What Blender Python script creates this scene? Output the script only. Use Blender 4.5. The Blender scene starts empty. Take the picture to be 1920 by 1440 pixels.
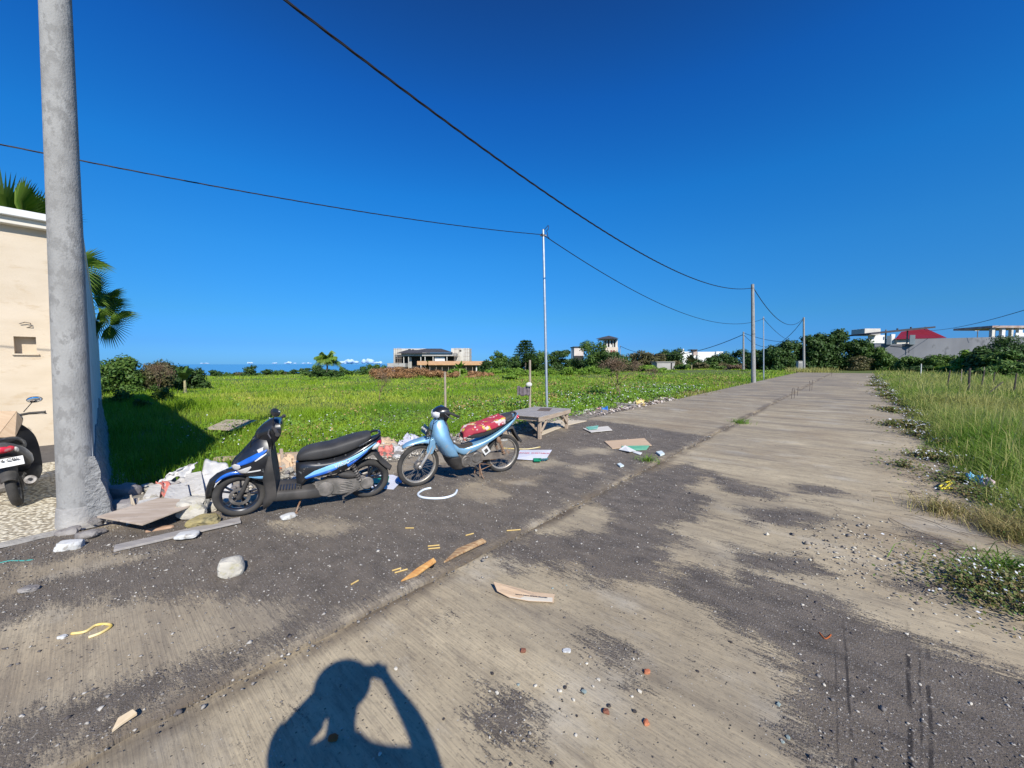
import bpy, math, random
import numpy as np
from mathutils import Vector, Matrix, noise as mn
sc = bpy.context.scene
COL = sc.collection
PI = math.pi
random.seed(4); RNG = np.random.default_rng(7)
# ------------------------------------------------------------------ camera, sky, sun
F, H, YH = 721.0, 1.67, 682.5
PIT = math.atan((720 - YH) / F)
cd = bpy.data.cameras.new('camera'); cam = bpy.data.objects.new('camera', cd); COL.objects.link(cam)
cd.sensor_width = 36; cd.lens = 36 * F / 1920; cd.clip_start = 0.01; cd.clip_end = 20000
cam.location = (0, 0, H); cam.rotation_euler = (PI / 2 - PIT, 0, 0); sc.camera = cam
SHX, SHY = -0.473, 1.2156                     # shadow of one metre of height, on the ground
SUN_EL = math.atan(1 / math.hypot(SHX, SHY)); SUN_AZ = math.atan2(-SHX, -SHY)
w = bpy.data.worlds.new('World'); sc.world = w; w.use_nodes = True
nt = w.node_tree; nt.nodes.clear()
sky = nt.nodes.new('ShaderNodeTexSky'); sky.sky_type = 'NISHITA'; sky.sun_disc = False
sky.sun_elevation = SUN_EL; sky.sun_rotation = SUN_AZ
sky.air_density = 1.0; sky.dust_density = 0.25; sky.ozone_density = 3.5; sky.altitude = 0
tcw = nt.nodes.new('ShaderNodeTexCoord'); sep = nt.nodes.new('ShaderNodeSeparateXYZ'); rmp = nt.nodes.new('ShaderNodeValToRGB')
nt.links.new(tcw.outputs['Generated'], sep.inputs[0]); nt.links.new(sep.outputs[2], rmp.inputs[0])
els = [(0.0, (.17, .52, 1.28)), (.045, (.155, .46, 1.08)), (.11, (.16, .55, .96)), (.25, (.135, .70, 1.18)), (.38, (.09, .75, 1.36)), (.54, (.07, .61, 1.34)), (.70, (.095, .41, .92))]
cr = rmp.color_ramp
while len(cr.elements) < len(els): cr.elements.new(.5)
for e, (p_, c_) in zip(cr.elements, els): e.position = p_; e.color = (c_[0] / 1.6, c_[1] / 1.6, c_[2] / 1.6, 1)
vm = nt.nodes.new('ShaderNodeVectorMath'); vm.operation = 'MULTIPLY'; v2 = nt.nodes.new('ShaderNodeVectorMath'); v2.operation = 'SCALE'; v2.inputs['Scale'].default_value = 1.6
bg = nt.nodes.new('ShaderNodeBackground'); bg.inputs[1].default_value = 0.095
wo = nt.nodes.new('ShaderNodeOutputWorld')
nt.links.new(sky.outputs[0], vm.inputs[0]); nt.links.new(rmp.outputs[0], vm.inputs[1]); nt.links.new(vm.outputs[0], v2.inputs[0])
nt.links.new(v2.outputs[0], bg.inputs[0]); nt.links.new(bg.outputs[0], wo.inputs[0])
sl = bpy.data.lights.new('sun', 'SUN'); sl.energy = 4.9; sl.angle = math.radians(0.55); sl.color = (1, .95, .86)
sun = bpy.data.objects.new('sun', sl); COL.objects.link(sun)
sun.rotation_euler = Vector((SHX, SHY, -1)).to_track_quat('-Z', 'Y').to_euler()
vs = sc.view_settings; vs.view_transform = 'Standard'; vs.look = 'None'; vs.exposure = 0.3; vs.gamma = 1
sc.cycles.max_bounces = 5; sc.cycles.diffuse_bounces = 3; sc.cycles.transparent_max_bounces = 6
# ------------------------------------------------------------------ measuring helpers
SL = 0.0095; RD = math.radians(42.0); RS, RC = math.sin(RD), math.cos(RD)
def sq(X, Y): return X * RS + Y * RC, X * RC - Y * RS
def wxy(s, q): return s * RS + q * RC, s * RC - q * RS
def G(X, Y):
    s, q = sq(X, Y)
    z = SL * max(-30, min(75, s))
    d = max(0, -q - 14); z -= 0.022 * d * d / (d + 10)
    return z
def ray(x, y):
    d = ((x - 960) / F, 1., -(y - 720) / F); c, s = math.cos(PIT), math.sin(PIT)
    return Vector((d[0], d[1] * c + d[2] * s, -d[1] * s + d[2] * c))
def g(x, y, up=0.0):                          # pixel of the 1920 px photo -> point on the ground
    d = ray(x, y); t = (H - up) / (SL * (d[0] * RS + d[1] * RC) - d[2])
    P = Vector((0, 0, H)) + t * d
    return P
def at(x, y, Y):
    d = ray(x, y); return Vector((0, 0, H)) + d * (Y / d[1])
def gx(x, Y):                                 # on the ground at depth Y in pixel column x
    P = at(x, YH, Y); P.z = G(P.x, P.y); return P
# ------------------------------------------------------------------ materials
MATS = {}
def mat(name, c1, c2=None, scale=4.0, rough=0.85, bump=0.0, bscale=None, metal=0.0, spec=0.35, coat=0.0, detail=6, rnd=None, trans=0.0, stretch=(1, 1, 1), wear=None, contrast=(.35, .65), coord='Object'):
    """c1-c2 mixed by noise; rnd=(c3) mixes by per-face attribute; wear=(color, scale, threshold)"""
    if name in MATS: return MATS[name]
    m = bpy.data.materials.new(name); MATS[name] = m; m.use_nodes = True
    n = m.node_tree.nodes; L = m.node_tree.links
    b = n['Principled BSDF']; b.inputs['Roughness'].default_value = rough; b.inputs['Metallic'].default_value = metal
    b.inputs['Specular IOR Level'].default_value = spec; b.inputs['Coat Weight'].default_value = coat; b.inputs['Coat Roughness'].default_value = .12
    tc = n.new('ShaderNodeTexCoord'); mp = n.new('ShaderNodeMapping'); mp.inputs['Scale'].default_value = stretch
    L.new(tc.outputs[coord], mp.inputs[0])
    out = None
    if c2 is not None:
        nz = n.new('ShaderNodeTexNoise'); nz.inputs['Scale'].default_value = scale; nz.inputs['Detail'].default_value = detail
        L.new(mp.outputs[0], nz.inputs[0])
        mr = n.new('ShaderNodeMapRange'); mr.inputs[1].default_value = contrast[0]; mr.inputs[2].default_value = contrast[1]
        L.new(nz.outputs[0], mr.inputs[0])
        mx = n.new('ShaderNodeMix'); mx.data_type = 'RGBA'; mx.inputs[6].default_value = (*c1, 1); mx.inputs[7].default_value = (*c2, 1)
        L.new(mr.outputs[0], mx.inputs[0]); out = mx.outputs[2]
    if rnd is not None:
        a = n.new('ShaderNodeAttribute'); a.attribute_name = 'rnd'
        mx = n.new('ShaderNodeMix'); mx.data_type = 'RGBA'; mx.inputs[7].default_value = (*rnd, 1)
        if out: L.new(out, mx.inputs[6])
        else: mx.inputs[6].default_value = (*c1, 1)
        L.new(a.outputs['Fac'], mx.inputs[0]); out = mx.outputs[2]
    if wear is not None:
        nz = n.new('ShaderNodeTexNoise'); nz.inputs['Scale'].default_value = wear[1]; nz.inputs['Detail'].default_value = 8; nz.inputs['Roughness'].default_value = .65
        L.new(mp.outputs[0], nz.inputs[0])
        mr = n.new('ShaderNodeMapRange'); mr.inputs[1].default_value = wear[2]; mr.inputs[2].default_value = wear[2] + .08
        L.new(nz.outputs[0], mr.inputs[0])
        mx = n.new('ShaderNodeMix'); mx.data_type = 'RGBA'; mx.inputs[7].default_value = (*wear[0], 1)
        if out: L.new(out, mx.inputs[6])
        else: mx.inputs[6].default_value = (*c1, 1)
        L.new(mr.outputs[0], mx.inputs[0]); out = mx.outputs[2]
    if out: L.new(out, b.inputs['Base Color'])
    else: b.inputs['Base Color'].default_value = (*c1, 1)
    if bump:
        nz = n.new('ShaderNodeTexNoise'); nz.inputs['Scale'].default_value = bscale or scale * 4; nz.inputs['Detail'].default_value = 6
        L.new(mp.outputs[0], nz.inputs[0])
        bp = n.new('ShaderNodeBump'); bp.inputs['Strength'].default_value = 1.0; bp.inputs['Distance'].default_value = bump
        L.new(nz.outputs[0], bp.inputs['Height']); L.new(bp.outputs[0], b.inputs['Normal'])
    if trans:
        tr = n.new('ShaderNodeBsdfTranslucent'); ms = n.new('ShaderNodeMixShader'); ms.inputs[0].default_value = trans
        if out: L.new(out, tr.inputs[0])
        else: tr.inputs[0].default_value = (*c1, 1)
        L.new(b.outputs[0], ms.inputs[1]); L.new(tr.outputs[0], ms.inputs[2]); L.new(ms.outputs[0], n['Material Output'].inputs[0])
    return m
# ------------------------------------------------------------------ objects
def tag(o, label=None, cat=None, group=None, kind=None):
    for k, v in (('label', label), ('category', cat), ('group', group), ('kind', kind)):
        if v: o[k] = v
    return o
def thing(name, label, cat, loc=(0, 0, 0), rot=(0, 0, 0), group=None):
    o = bpy.data.objects.new(name, None); COL.objects.link(o); o.location = loc; o.rotation_euler = rot
    o.empty_display_size = .1
    return tag(o, label, cat, group)
def link_mesh(name, me, mats, parent=None, loc=None):
    o = bpy.data.objects.new(name, me); COL.objects.link(o)
    for m in (mats if isinstance(mats, (list, tuple)) else [mats]): me.materials.append(m)
    if parent is not None: o.parent = parent
    if loc is not None: o.location = loc
    return o
def npmesh(name, V, Fc, mats, parent=None, rnd=None, midx=None, smooth=False, loc=None):
    """fast mesh: V (n,3), Fc (m,k) constant k; rnd per face"""
    V = np.asarray(V, np.float32); Fc = np.asarray(Fc, np.int32); k = Fc.shape[1]
    me = bpy.data.meshes.new(name)
    me.vertices.add(len(V)); me.vertices.foreach_set('co', V.ravel())
    me.loops.add(Fc.size); me.loops.foreach_set('vertex_index', Fc.ravel())
    me.polygons.add(len(Fc)); me.polygons.foreach_set('loop_start', np.arange(len(Fc), dtype=np.int32) * k)
    me.polygons.foreach_set('loop_total', np.full(len(Fc), k, np.int32))
    if midx is not None: me.polygons.foreach_set('material_index', np.asarray(midx, np.int32))
    if smooth: me.polygons.foreach_set('use_smooth', np.ones(len(Fc), bool))
    me.update(calc_edges=True)
    if rnd is not None:
        a = me.attributes.new('rnd', 'FLOAT', 'FACE'); a.data.foreach_set('value', np.asarray(rnd, np.float32))
    return link_mesh(name, me, mats, parent, loc)
class B:
    def __init__(s): s.v = []; s.f = []; s.m = []
    def add(s, v, f, m=0, M=None):
        o = len(s.v)
        if M is not None: v = [M @ Vector(p) for p in v]
        s.v += [tuple(p) for p in v]; s.f += [tuple(i + o for i in q) for q in f]; s.m += [m] * len(f); return s
    def box(s, c, d, m=0, R=None):
        x, y, z = d[0] / 2, d[1] / 2, d[2] / 2
        v = [Vector((i * x, j * y, k * z)) for i in (-1, 1) for j in (-1, 1) for k in (-1, 1)]
        if R is not None: v = [R @ p for p in v]
        v = [p + Vector(c) for p in v]
        return s.add(v, [(0, 1, 3, 2), (4, 6, 7, 5), (0, 4, 5, 1), (2, 3, 7, 6), (0, 2, 6, 4), (1, 5, 7, 3)], m)
    def bar(s, a, b, w, h, m=0, up=(0, 0, 1)):   # rectangular bar from a to b
        a, b = Vector(a), Vector(b); d = b - a; L = d.length; x = d.normalized(); u = Vector(up)
        y = u.cross(x)
        if y.length < 1e-4: y = Vector((0, 1, 0))
        y.normalize(); z = x.cross(y)
        R = Matrix((x, y, z)).transposed()
        return s.box((a + b) / 2, (L, w, h), m, R)
    def loft(s, rings, m=0, cap=True, closed=True):
        n = len(rings[0]); v = [p for r in rings for p in r]; f = []
        for i in range(len(rings) - 1):
            for j in range(n if closed else n - 1):
                a = i * n + j; b = i * n + (j + 1) % n; f.append((a, b, b + n, a + n))
        if cap and closed: f.append(tuple(range(n))[::-1]); f.append(tuple((len(rings) - 1) * n + j for j in range(n)))
        return s.add(v, f, m)
    def tube(s, pts, r, n=8, m=0, cap=True):
        pts = [Vector(p) for p in pts]; rs = r if isinstance(r, (list, tuple)) else [r] * len(pts)
        rings = []; pv = None
        for i, p in enumerate(pts):
            t = (pts[min(i + 1, len(pts) - 1)] - pts[max(i - 1, 0)]).normalized()
            if pv is None:
                pv = t.orthogonal().normalized()
            pv = (pv - t * pv.dot(t)).normalized(); b2 = t.cross(pv)
            rings.append([p + (pv * math.cos(a) + b2 * math.sin(a)) * rs[i] for a in [2 * PI * k / n for k in range(n)]])
        return s.loft(rings, m, cap)
    def lathe(s, prof, c, axis='y', n=32, m=0, closed=True):   # prof [(r,h)] around axis
        rings = []
        for r, h in prof:
            rg = []
            for k in range(n):
                a = 2 * PI * k / n; u, v_ = r * math.cos(a), r * math.sin(a)
                p = {'y': (u, h, v_), 'z': (u, v_, h), 'x': (h, u, v_)}[axis]
                rg.append(Vector(c) + Vector(p))
            rings.append(rg)
        return s.loft(rings, m, cap=closed)
    def ring(s, c, R, r, axis='y', n=36, k=10, m=0, ry=None):   # torus
        rings = [];
        for i in range(n):
            a = 2 * PI * i / n; rg = []
            for j in range(k):
                b = 2 * PI * j / k; rr = R + r * math.cos(b); h = (ry or r) * math.sin(b)
                u, v_ = rr * math.cos(a), rr * math.sin(a)
                rg.append(Vector(c) + Vector({'y': (u, h, v_), 'z': (u, v_, h), 'x': (h, u, v_)}[axis]))
            rings.append(rg)
        rings.append(rings[0]); return s.loft(rings, m, cap=False)
    def prism(s, poly, y0, y1, m=0):             # poly (x,z) extruded along y
        n = len(poly); v = [(x, y0, z) for x, z in poly] + [(x, y1, z) for x, z in poly]
        f = [tuple(range(n)), tuple(range(n, 2 * n))[::-1]] + [(i, (i + 1) % n, (i + 1) % n + n, i + n) for i in range(n)]
        return s.add(v, f, m)
    def plate(s, pts, t, m=0):                    # planar-ish polygon in space given thickness upward
        n = len(pts); v = [Vector(p) for p in pts] + [Vector(p) + Vector((0, 0, t)) for p in pts]
        f = [tuple(range(n))[::-1], tuple(range(n, 2 * n))] + [(i, (i + 1) % n, (i + 1) % n + n, i + n) for i in range(n)]
        return s.add(v, f, m)
    def ell(s, c, r, n=16, k=10, m=0, R=None):
        rings = []
        for i in range(k + 1):
            a = PI * i / k; a = min(max(a, .03), PI - .03)
            rg = []
            for j in range(n):
                b = 2 * PI * j / n; p = Vector((r[0] * math.sin(a) * math.cos(b), r[1] * math.sin(a) * math.sin(b), r[2] * math.cos(a)))
                if R is not None: p = R @ p
                rg.append(Vector(c) + p)
            rings.append(rg)
        return s.loft(rings, m)
    def build(s, name, mats, parent=None, smooth=True, bevel=0, ang=40, loc=None, label=None, sub=0, seg=2):
        me = bpy.data.meshes.new(name); me.from_pydata(s.v, [], s.f)
        o = link_mesh(name, me, mats, parent, loc)
        me.polygons.foreach_set('material_index', s.m)
        if smooth:
            me.polygons.foreach_set('use_smooth', [True] * len(me.polygons)); me.update()
            me.set_sharp_from_angle(angle=math.radians(ang))
        me.update()
        if bevel:
            b = o.modifiers.new('bevel', 'BEVEL'); b.width = bevel; b.segments = seg; b.limit_method = 'ANGLE'
        if sub:
            b = o.modifiers.new('sub', 'SUBSURF'); b.levels = sub; b.render_levels = sub
        if label: o['label'] = label
        return o
def text_mesh(name, body, size, M, mt, parent, off=0.001, shear=0):
    c = bpy.data.curves.new(name, 'FONT'); c.body = body; c.size = size; c.extrude = off; c.align_x = 'CENTER'; c.align_y = 'CENTER'; c.shear = shear
    t = bpy.data.objects.new('tmp_text', c); COL.objects.link(t)
    dg = bpy.context.evaluated_depsgraph_get(); me = bpy.data.meshes.new_from_object(t.evaluated_get(dg))
    bpy.data.objects.remove(t); me.name = name; me.transform(M)
    me.materials.clear()
    return link_mesh(name, me, mt, parent)
# ------------------------------------------------------------------ GROUND
m_soil = mat('soil', (.075, .11, .02), (.13, .15, .04), scale=1.3, bump=.03, bscale=12, coord='Object')
def build_ground():
    rs = [0.0] + list(np.geomspace(1.2, 2600, 90)); na = 180; V = [(0, 0, G(0, 0) - .09)]; Fc = []
    for r in rs[1:]:
        for k in range(na):
            a = 2 * PI * k / na; X, Y = r * math.sin(a), r * math.cos(a); s, q = sq(X, Y)
            z = G(X, Y) - .04
            if -6.1 < q < 2.2 and -13 < s < 64: z -= .07
            elif q > 2 or s > 64 or q < -8: z += .05 * mn.noise(Vector((X * .35, Y * .35, 0))) + (.25 if r > 40 else 0) * mn.noise(Vector((X * .05, Y * .05, 3)))
            if r > 700 and q < -200: z = min(z, -14)
            V.append((X, Y, z))
    f3 = []
    for k in range(na): f3.append((0, 1 + (k + 1) % na, 1 + k))
    for i in range(len(rs) - 2):
        for k in range(na):
            a = 1 + i * na + k; b = 1 + i * na + (k + 1) % na; Fc.append((a, b, b + na, a + na))
    me = bpy.data.meshes.new('ground'); me.from_pydata(V, [], f3 + [tuple(reversed(q)) for q in Fc]); me.update()
    me.polygons.foreach_set('use_smooth', [True] * len(me.polygons))
    o = link_mesh('ground', me, m_soil); o['kind'] = 'structure'; return o
build_ground()
# sea
ms = bpy.data.materials.new('sea_water'); ms.use_nodes = True
n = ms.node_tree.nodes; L = ms.node_tree.links; b = n['Principled BSDF']
b.inputs['Base Color'].default_value = (.075, .30, .56, 1); b.inputs['Roughness'].default_value = .55; b.inputs['Specular IOR Level'].default_value = .25
nz = n.new('ShaderNodeTexNoise'); nz.inputs['Scale'].default_value = .08; bp = n.new('ShaderNodeBump'); bp.inputs['Distance'].default_value = 1.0
tc = n.new('ShaderNodeTexCoord'); L.new(tc.outputs['Object'], nz.inputs[0]); L.new(nz.outputs[0], bp.inputs['Height']); L.new(bp.outputs[0], b.inputs['Normal'])
bm = B(); R0 = 14000
bm.add([(0, 0, 0)] + [(R0 * math.sin(2 * PI * k / 96), R0 * math.cos(2 * PI * k / 96), 0) for k in range(96)], [(0, 1 + (k + 1) % 96, 1 + k) for k in range(96)])
o = bm.build('sea', ms, smooth=False, loc=(0, 0, -9)); o['kind'] = 'structure'
# clouds on the horizon, far out at sea
mcl = mat('cloud_white', (.40, .52, .66), rough=1, spec=0)
for i, (px, py, wpx, hpx) in enumerate([(468, 682, 9, 4), (515, 682, 10, 3), (543, 682, 16, 5), (385, 682, 16, 2), (575, 682, 14, 3), (655, 681, 28, 9), (690, 681, 24, 11), (712, 682, 22, 5), (640, 682, 18, 6)]):
    P = at(px, py, 9000); k = 9000 / F; bb = B(); rr = random.Random(i)
    for j in range(9):
        t = rr.uniform(-1, 1); bb.ell((t * wpx * k / 2, rr.uniform(-60, 60), hpx * k * .35 * (1 - .6 * t * t)), (wpx * k * .17, wpx * k * .17, hpx * k * rr.uniform(.35, .7) * (1 - .6 * abs(t))), 12, 8)
    o = bb.build('cloud', mcl, loc=P, ang=180); o['kind'] = 'structure'
# ------------------------------------------------------------------ ROAD
def to_qs(poly):
    out = []
    for x, y in poly:
        P = g(x, y); s, q = sq(P.x, P.y); out.append((q, s))
    return np.array(out)
def sdf(P, poly):                              # >0 inside
    n = len(poly); d = np.full(len(P), 1e9); ins = np.zeros(len(P), bool)
    for i in range(n):
        a, b = poly[i], poly[(i + 1) % n]; e = b - a; w_ = P - a
        t = np.clip((w_ @ e) / (e @ e + 1e-9), 0, 1); d = np.minimum(d, np.hypot(*(w_ - t[:, None] * e).T))
        c = (a[1] > P[:, 1]) != (b[1] > P[:, 1])
        with np.errstate(divide='ignore', invalid='ignore'):
            ins ^= c & (P[:, 0] < (b[0] - a[0]) * (P[:, 1] - a[1]) / (b[1] - a[1]) + a[0])
    return np.where(ins, d, -d)
DARK_R = [[(1190, 890), (1100, 935), (1150, 965), (1130, 1000), (1010, 1000), (900, 1030), (960, 1065), (1080, 1060), (1110, 1090), (1150, 1100), (1230, 1090), (1330, 1150), (1480, 1245), (1495, 1310), (1450, 1370), (1560, 1440), (1700, 1600), (2300, 1600), (2300, 1400), (1920, 1262), (1700, 1190), (1620, 1160), (1560, 1115), (1480, 1095), (1400, 1075), (1380, 1090), (1340, 1060), (1240, 1070), (1250, 1040), (1290, 1010), (1240, 990), (1300, 975), (1340, 935), (1290, 920), (1330, 890), (1290, 868)],
          [(1370, 1030), (1500, 1045), (1550, 1072), (1470, 1085), (1400, 1065)], [(1395, 950), (1500, 956), (1560, 975), (1510, 990), (1410, 982)],
          [(1690, 1083), (1760, 1098), (1770, 1112), (1700, 1104)], [(1700, 992), (1790, 1012), (1780, 1026), (1710, 1012)], [(1480, 905), (1560, 912), (1590, 930), (1500, 925)],
          [(1310, 880), (1400, 905), (1480, 930), (1440, 940), (1360, 920)], [(900, 1320), (960, 1300), (1010, 1330), (1000, 1380), (930, 1380)], [(1100, 1200), (1180, 1220), (1200, 1260), (1130, 1240)]]
DARK_L = [[(-900, 1100), (-200, 1000), (180, 1000), (420, 960), (700, 900), (960, 850), (1000, 800), (1120, 790), (1230, 806), (1330, 822), (1190, 880), (1050, 960), (820, 1070), (620, 1180), (330, 1320), (100, 1430), (-300, 1700)]]
TAN_L = [[(-300, 1230), (0, 1180), (150, 1130), (300, 1130), (480, 1135), (570, 1150), (500, 1195), (380, 1245), (280, 1280), (120, 1330), (-300, 1520)], [(520, 985), (600, 975), (680, 990), (640, 1010), (550, 1010)], [(850, 920), (900, 905), (960, 935), (930, 950), (870, 940)],
         [(970, 870), (1040, 862), (1060, 875), (1000, 885)], [(930, 905), (1010, 900), (1000, 915), (940, 915)], [(1070, 845), (1150, 842), (1140, 856), (1080, 858)], [(0, 1075), (150, 1050), (330, 1040), (200, 1075), (0, 1110)], [(1060, 880), (1120, 872), (1130, 890), (1080, 898)], [(1010, 800), (1070, 795), (1060, 812)], [(-300, 1120), (0, 1090), (60, 1105), (0, 1140)]]
SEAM = SEAM_Q = -2.36
TRACKS = [((1582, 1170), (1600, 1440), .008, .8), ((1700, 1180), (1708, 1440), .012, .9), ((1722, 1190), (1728, 1440), .006, .7), ((1738, 1200), (1746, 1440), .010, .8), ((1565, 1180), (1572, 1440), .005, .5)]
def road_material(name, tan1, tan2, seed):
    m = bpy.data.materials.new(name); m.use_nodes = True; n = m.node_tree.nodes; L = m.node_tree.links; b = n['Principled BSDF']
    b.inputs['Roughness'].default_value = .9; b.inputs['Specular IOR Level'].default_value = .25
    tc = n.new('ShaderNodeTexCoord')
    def mapp(sx, sy, off=0):
        mp = n.new('ShaderNodeMapping'); mp.inputs['Scale'].default_value = (sx, sy, 1); mp.inputs['Location'].default_value = (off + seed, off, 0); L.new(tc.outputs['Object'], mp.inputs[0]); return mp.outputs[0]
    def nz(vec, sc_=1, det=6, rg=.55):
        t = n.new('ShaderNodeTexNoise'); t.inputs['Scale'].default_value = sc_; t.inputs['Detail'].default_value = det; t.inputs['Roughness'].default_value = rg; L.new(vec, t.inputs[0]); return t.outputs[0]
    def mth(op, a, b_=None, c=None):
        t = n.new('ShaderNodeMath'); t.operation = op
        for i, v in enumerate((a, b_, c)):
            if v is None: continue
            if isinstance(v, (int, float)): t.inputs[i].default_value = v
            else: L.new(v, t.inputs[i])
        return t.outputs[0]
    def mr(v, a, b_, c=0, d=1):
        t = n.new('ShaderNodeMapRange'); L.new(v, t.inputs[0])
        for i, k in enumerate((a, b_, c, d)): t.inputs[i + 1].default_value = k
        return t.outputs[0]
    def mix(f, a, b_, mode='MIX'):
        t = n.new('ShaderNodeMix'); t.data_type = 'RGBA'; t.blend_type = mode
        if isinstance(f, (int, float)): t.inputs[0].default_value = f
        else: L.new(f, t.inputs[0])
        for i, v in ((6, a), (7, b_)):
            if isinstance(v, tuple): t.inputs[i].default_value = (*v, 1)
            else: L.new(v, t.inputs[i])
        return t.outputs[2]
    at_ = n.new('ShaderNodeAttribute'); at_.attribute_name = 'mask'
    edge = nz(mapp(2.2, 5.5), 1, 9, .68); fine = nz(mapp(14, 60, 3), 1, 4, .6)
    pm = mth('ADD', at_.outputs['Fac'], mth('MULTIPLY', mth('SUBTRACT', edge, .5), 1.15))
    pm = mth('ADD', pm, mth('MULTIPLY', mth('SUBTRACT', fine, .5), .75))
    grit = nz(mapp(70, 90, 4), 1, 2, .6); pm = mth('ADD', pm, mth('MULTIPLY', mth('SUBTRACT', grit, .5), .45))
    grav = mr(pm, .42, .60) if not seed else mr(pm, .38, .64)
    big = nz(mapp(.5, 1.1, 7), 1, 5); groove = nz(mapp(2.2, 75, 5), 1, 3, .5); med = nz(mapp(3, 6, 9), 1, 8, .65); gr2 = nz(mapp(.9, 22, 15), 1, 3, .5)
    tan = mix(mr(big, .35, .65), tan1, tan2)
    tan = mix(mr(med, .30, .70), mix(.36, tan, (.10, .085, .07)), tan)
    tan = mix(mth('MULTIPLY', mth('MULTIPLY', mr(groove, .54, .70), mr(nz(mapp(.8, .6, 71), 1, 5), .44, .64)), .20), tan, (.10, .085, .07))
    # long dark weather streaks across the slab
    st = nz(mapp(.28, 3.2, 11), 1, 6, .6)
    tan = mix(mth('MULTIPLY', mr(st, .54, .72), .5), tan, (.14, .115, .09))
    st2 = nz(mapp(.7, .55, 21), 1, 6, .6)
    tan = mix(mth('MULTIPLY', mr(st2, .50, .70), .35), tan, (.27, .19, .11))
    pale = nz(mapp(.8, 1.1, 31), 1, 7, .62)
    tan = mix(mth('MULTIPLY', mr(pale, .55, .68), .5), tan, (.52, .48, .40))
    tan = mix(mth('MULTIPLY', mr(nz(mapp(9, 26, 41), 1, 8, .75), .50, .66), .38), tan, (.10, .085, .07))
    tan = mix(mth('MULTIPLY', mr(nz(mapp(.6, 5.5, 45), 1, 9, .75), .52, .66), .55), tan, (.15, .122, .095))
    tan = mix(mth('MULTIPLY', mr(nz(mapp(.22, .8, 51), 1, 8, .7), .50, .62), .42), tan, (.19, .165, .135))
    tan = mix(mth('MULTIPLY', mr(nz(mapp(40, 55, 47), 1, 3, .7), .56, .68), .35), tan, (.06, .05, .045))
    pits = n.new('ShaderNodeTexVoronoi'); pits.inputs['Scale'].default_value = 42; L.new(tc.outputs['Object'], pits.inputs[0])
    ps = n.new('ShaderNodeSeparateColor'); L.new(pits.outputs['Color'], ps.inputs[0])
    pit = mth('MULTIPLY', mr(pits.outputs['Distance'], .12, .24, 1, 0), mr(ps.outputs[0], .86, .88))
    tan = mix(mth('MULTIPLY', pit, .75), tan, (.035, .03, .03))
    dk = mix(mr(nz(mapp(4, 7, 13), 1, 7, .65), .35, .68), (.090, .076, .062), (.200, .166, .130))
    dk = mix(mth('MULTIPLY', mr(nz(mapp(1.1, 2.0, 17), 1, 6), .5, .68), .45), dk, (.19, .155, .115))
    def specks(scale, thr, col, base, r0, r1):
        vo = n.new('ShaderNodeTexVoronoi'); vo.inputs['Scale'].default_value = scale; L.new(tc.outputs['Object'], vo.inputs[0])
        s_ = n.new('ShaderNodeSeparateColor'); L.new(vo.outputs['Color'], s_.inputs[0])
        f_ = mth('MULTIPLY', mr(vo.outputs['Distance'], r0, r1, 1, 0), mr(s_.outputs[0], thr, thr + .03))
        return mix(f_, base, col), vo
    dk, v1 = specks(120, .72, (.26, .245, .23), dk, .25, .45)
    dk, v2 = specks(55, .84, (.40, .37, .32), dk, .16, .30)
    dk, v3 = specks(190, .6, (.15, .13, .125), dk, .3, .5)
    tan, _ = specks(60, .93, (.45, .42, .36), tan, .14, .26)
    dk_tr = []; ax_ = n.new('ShaderNodeSeparateXYZ'); L.new(tc.outputs['Object'], ax_.inputs[0])
    wob = mth('MULTIPLY', mth('SUBTRACT', nz(mapp(1, 2.2, 23), 1, 6, .7), .5), .16)
    dse = mth('ABSOLUTE', mth('ADD', mth('SUBTRACT', ax_.outputs[0], SEAM_Q), wob))
    ld = mth('MULTIPLY', mr(dse, .02, .16, 1, 0), mr(nz(mapp(3, 1.1, 27), 1, 6, .6), .40, .55))
    tan = mix(mth('MULTIPLY', ld, .8), tan, (.085, .065, .05))
    for (x0, y0), (x1, y1), wd_, am_ in (TRACKS if seed == 0 else []):
        a_, b2_ = g(x0, y0), g(x1, y1); (s0_, q0_), (s1_, q1_) = sq(a_.x, a_.y), sq(b2_.x, b2_.y); ln = math.hypot(s1_ - s0_, q1_ - q0_); nq_, ns_ = (s1_ - s0_) / ln, -(q1_ - q0_) / ln; dd_ = nq_ * q0_ + ns_ * s0_
        u_ = mth('ABSOLUTE', mth('SUBTRACT', mth('ADD', mth('MULTIPLY', ax_.outputs[0], nq_), mth('MULTIPLY', ax_.outputs[1], ns_)), mth('ADD', dd_, mth('MULTIPLY', mth('SUBTRACT', nz(mapp(1.5, 1.5, 61), 1, 4), .5), .03))))
        lim = mth('MULTIPLY', mr(ax_.outputs[1], s0_ + .15, s0_ - .35), mr(nz(mapp(5, 5, 63 + wd_ * 900), 1, 4), .42, .52))
        trk = mth('MULTIPLY', mth('MULTIPLY', mr(u_, wd_ * .4, wd_, 1, 0), lim), am_); dk_tr.append(trk)
    # thin cracks
    cv = n.new('ShaderNodeTexVoronoi'); cv.feature = 'DISTANCE_TO_EDGE'; cv.inputs['Scale'].default_value = .42
    cm = n.new('ShaderNodeVectorMath'); cm.operation = 'ADD'; L.new(tc.outputs['Object'], cm.inputs[0])
    cn = n.new('ShaderNodeTexNoise'); cn.inputs['Scale'].default_value = 1.6; cn.inputs['Detail'].default_value = 8; cn.inputs['Roughness'].default_value = .65; L.new(tc.outputs['Object'], cn.inputs[0])
    L.new(cn.outputs[1], cm.inputs[1]); L.new(cm.outputs[0], cv.inputs[0])
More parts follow.
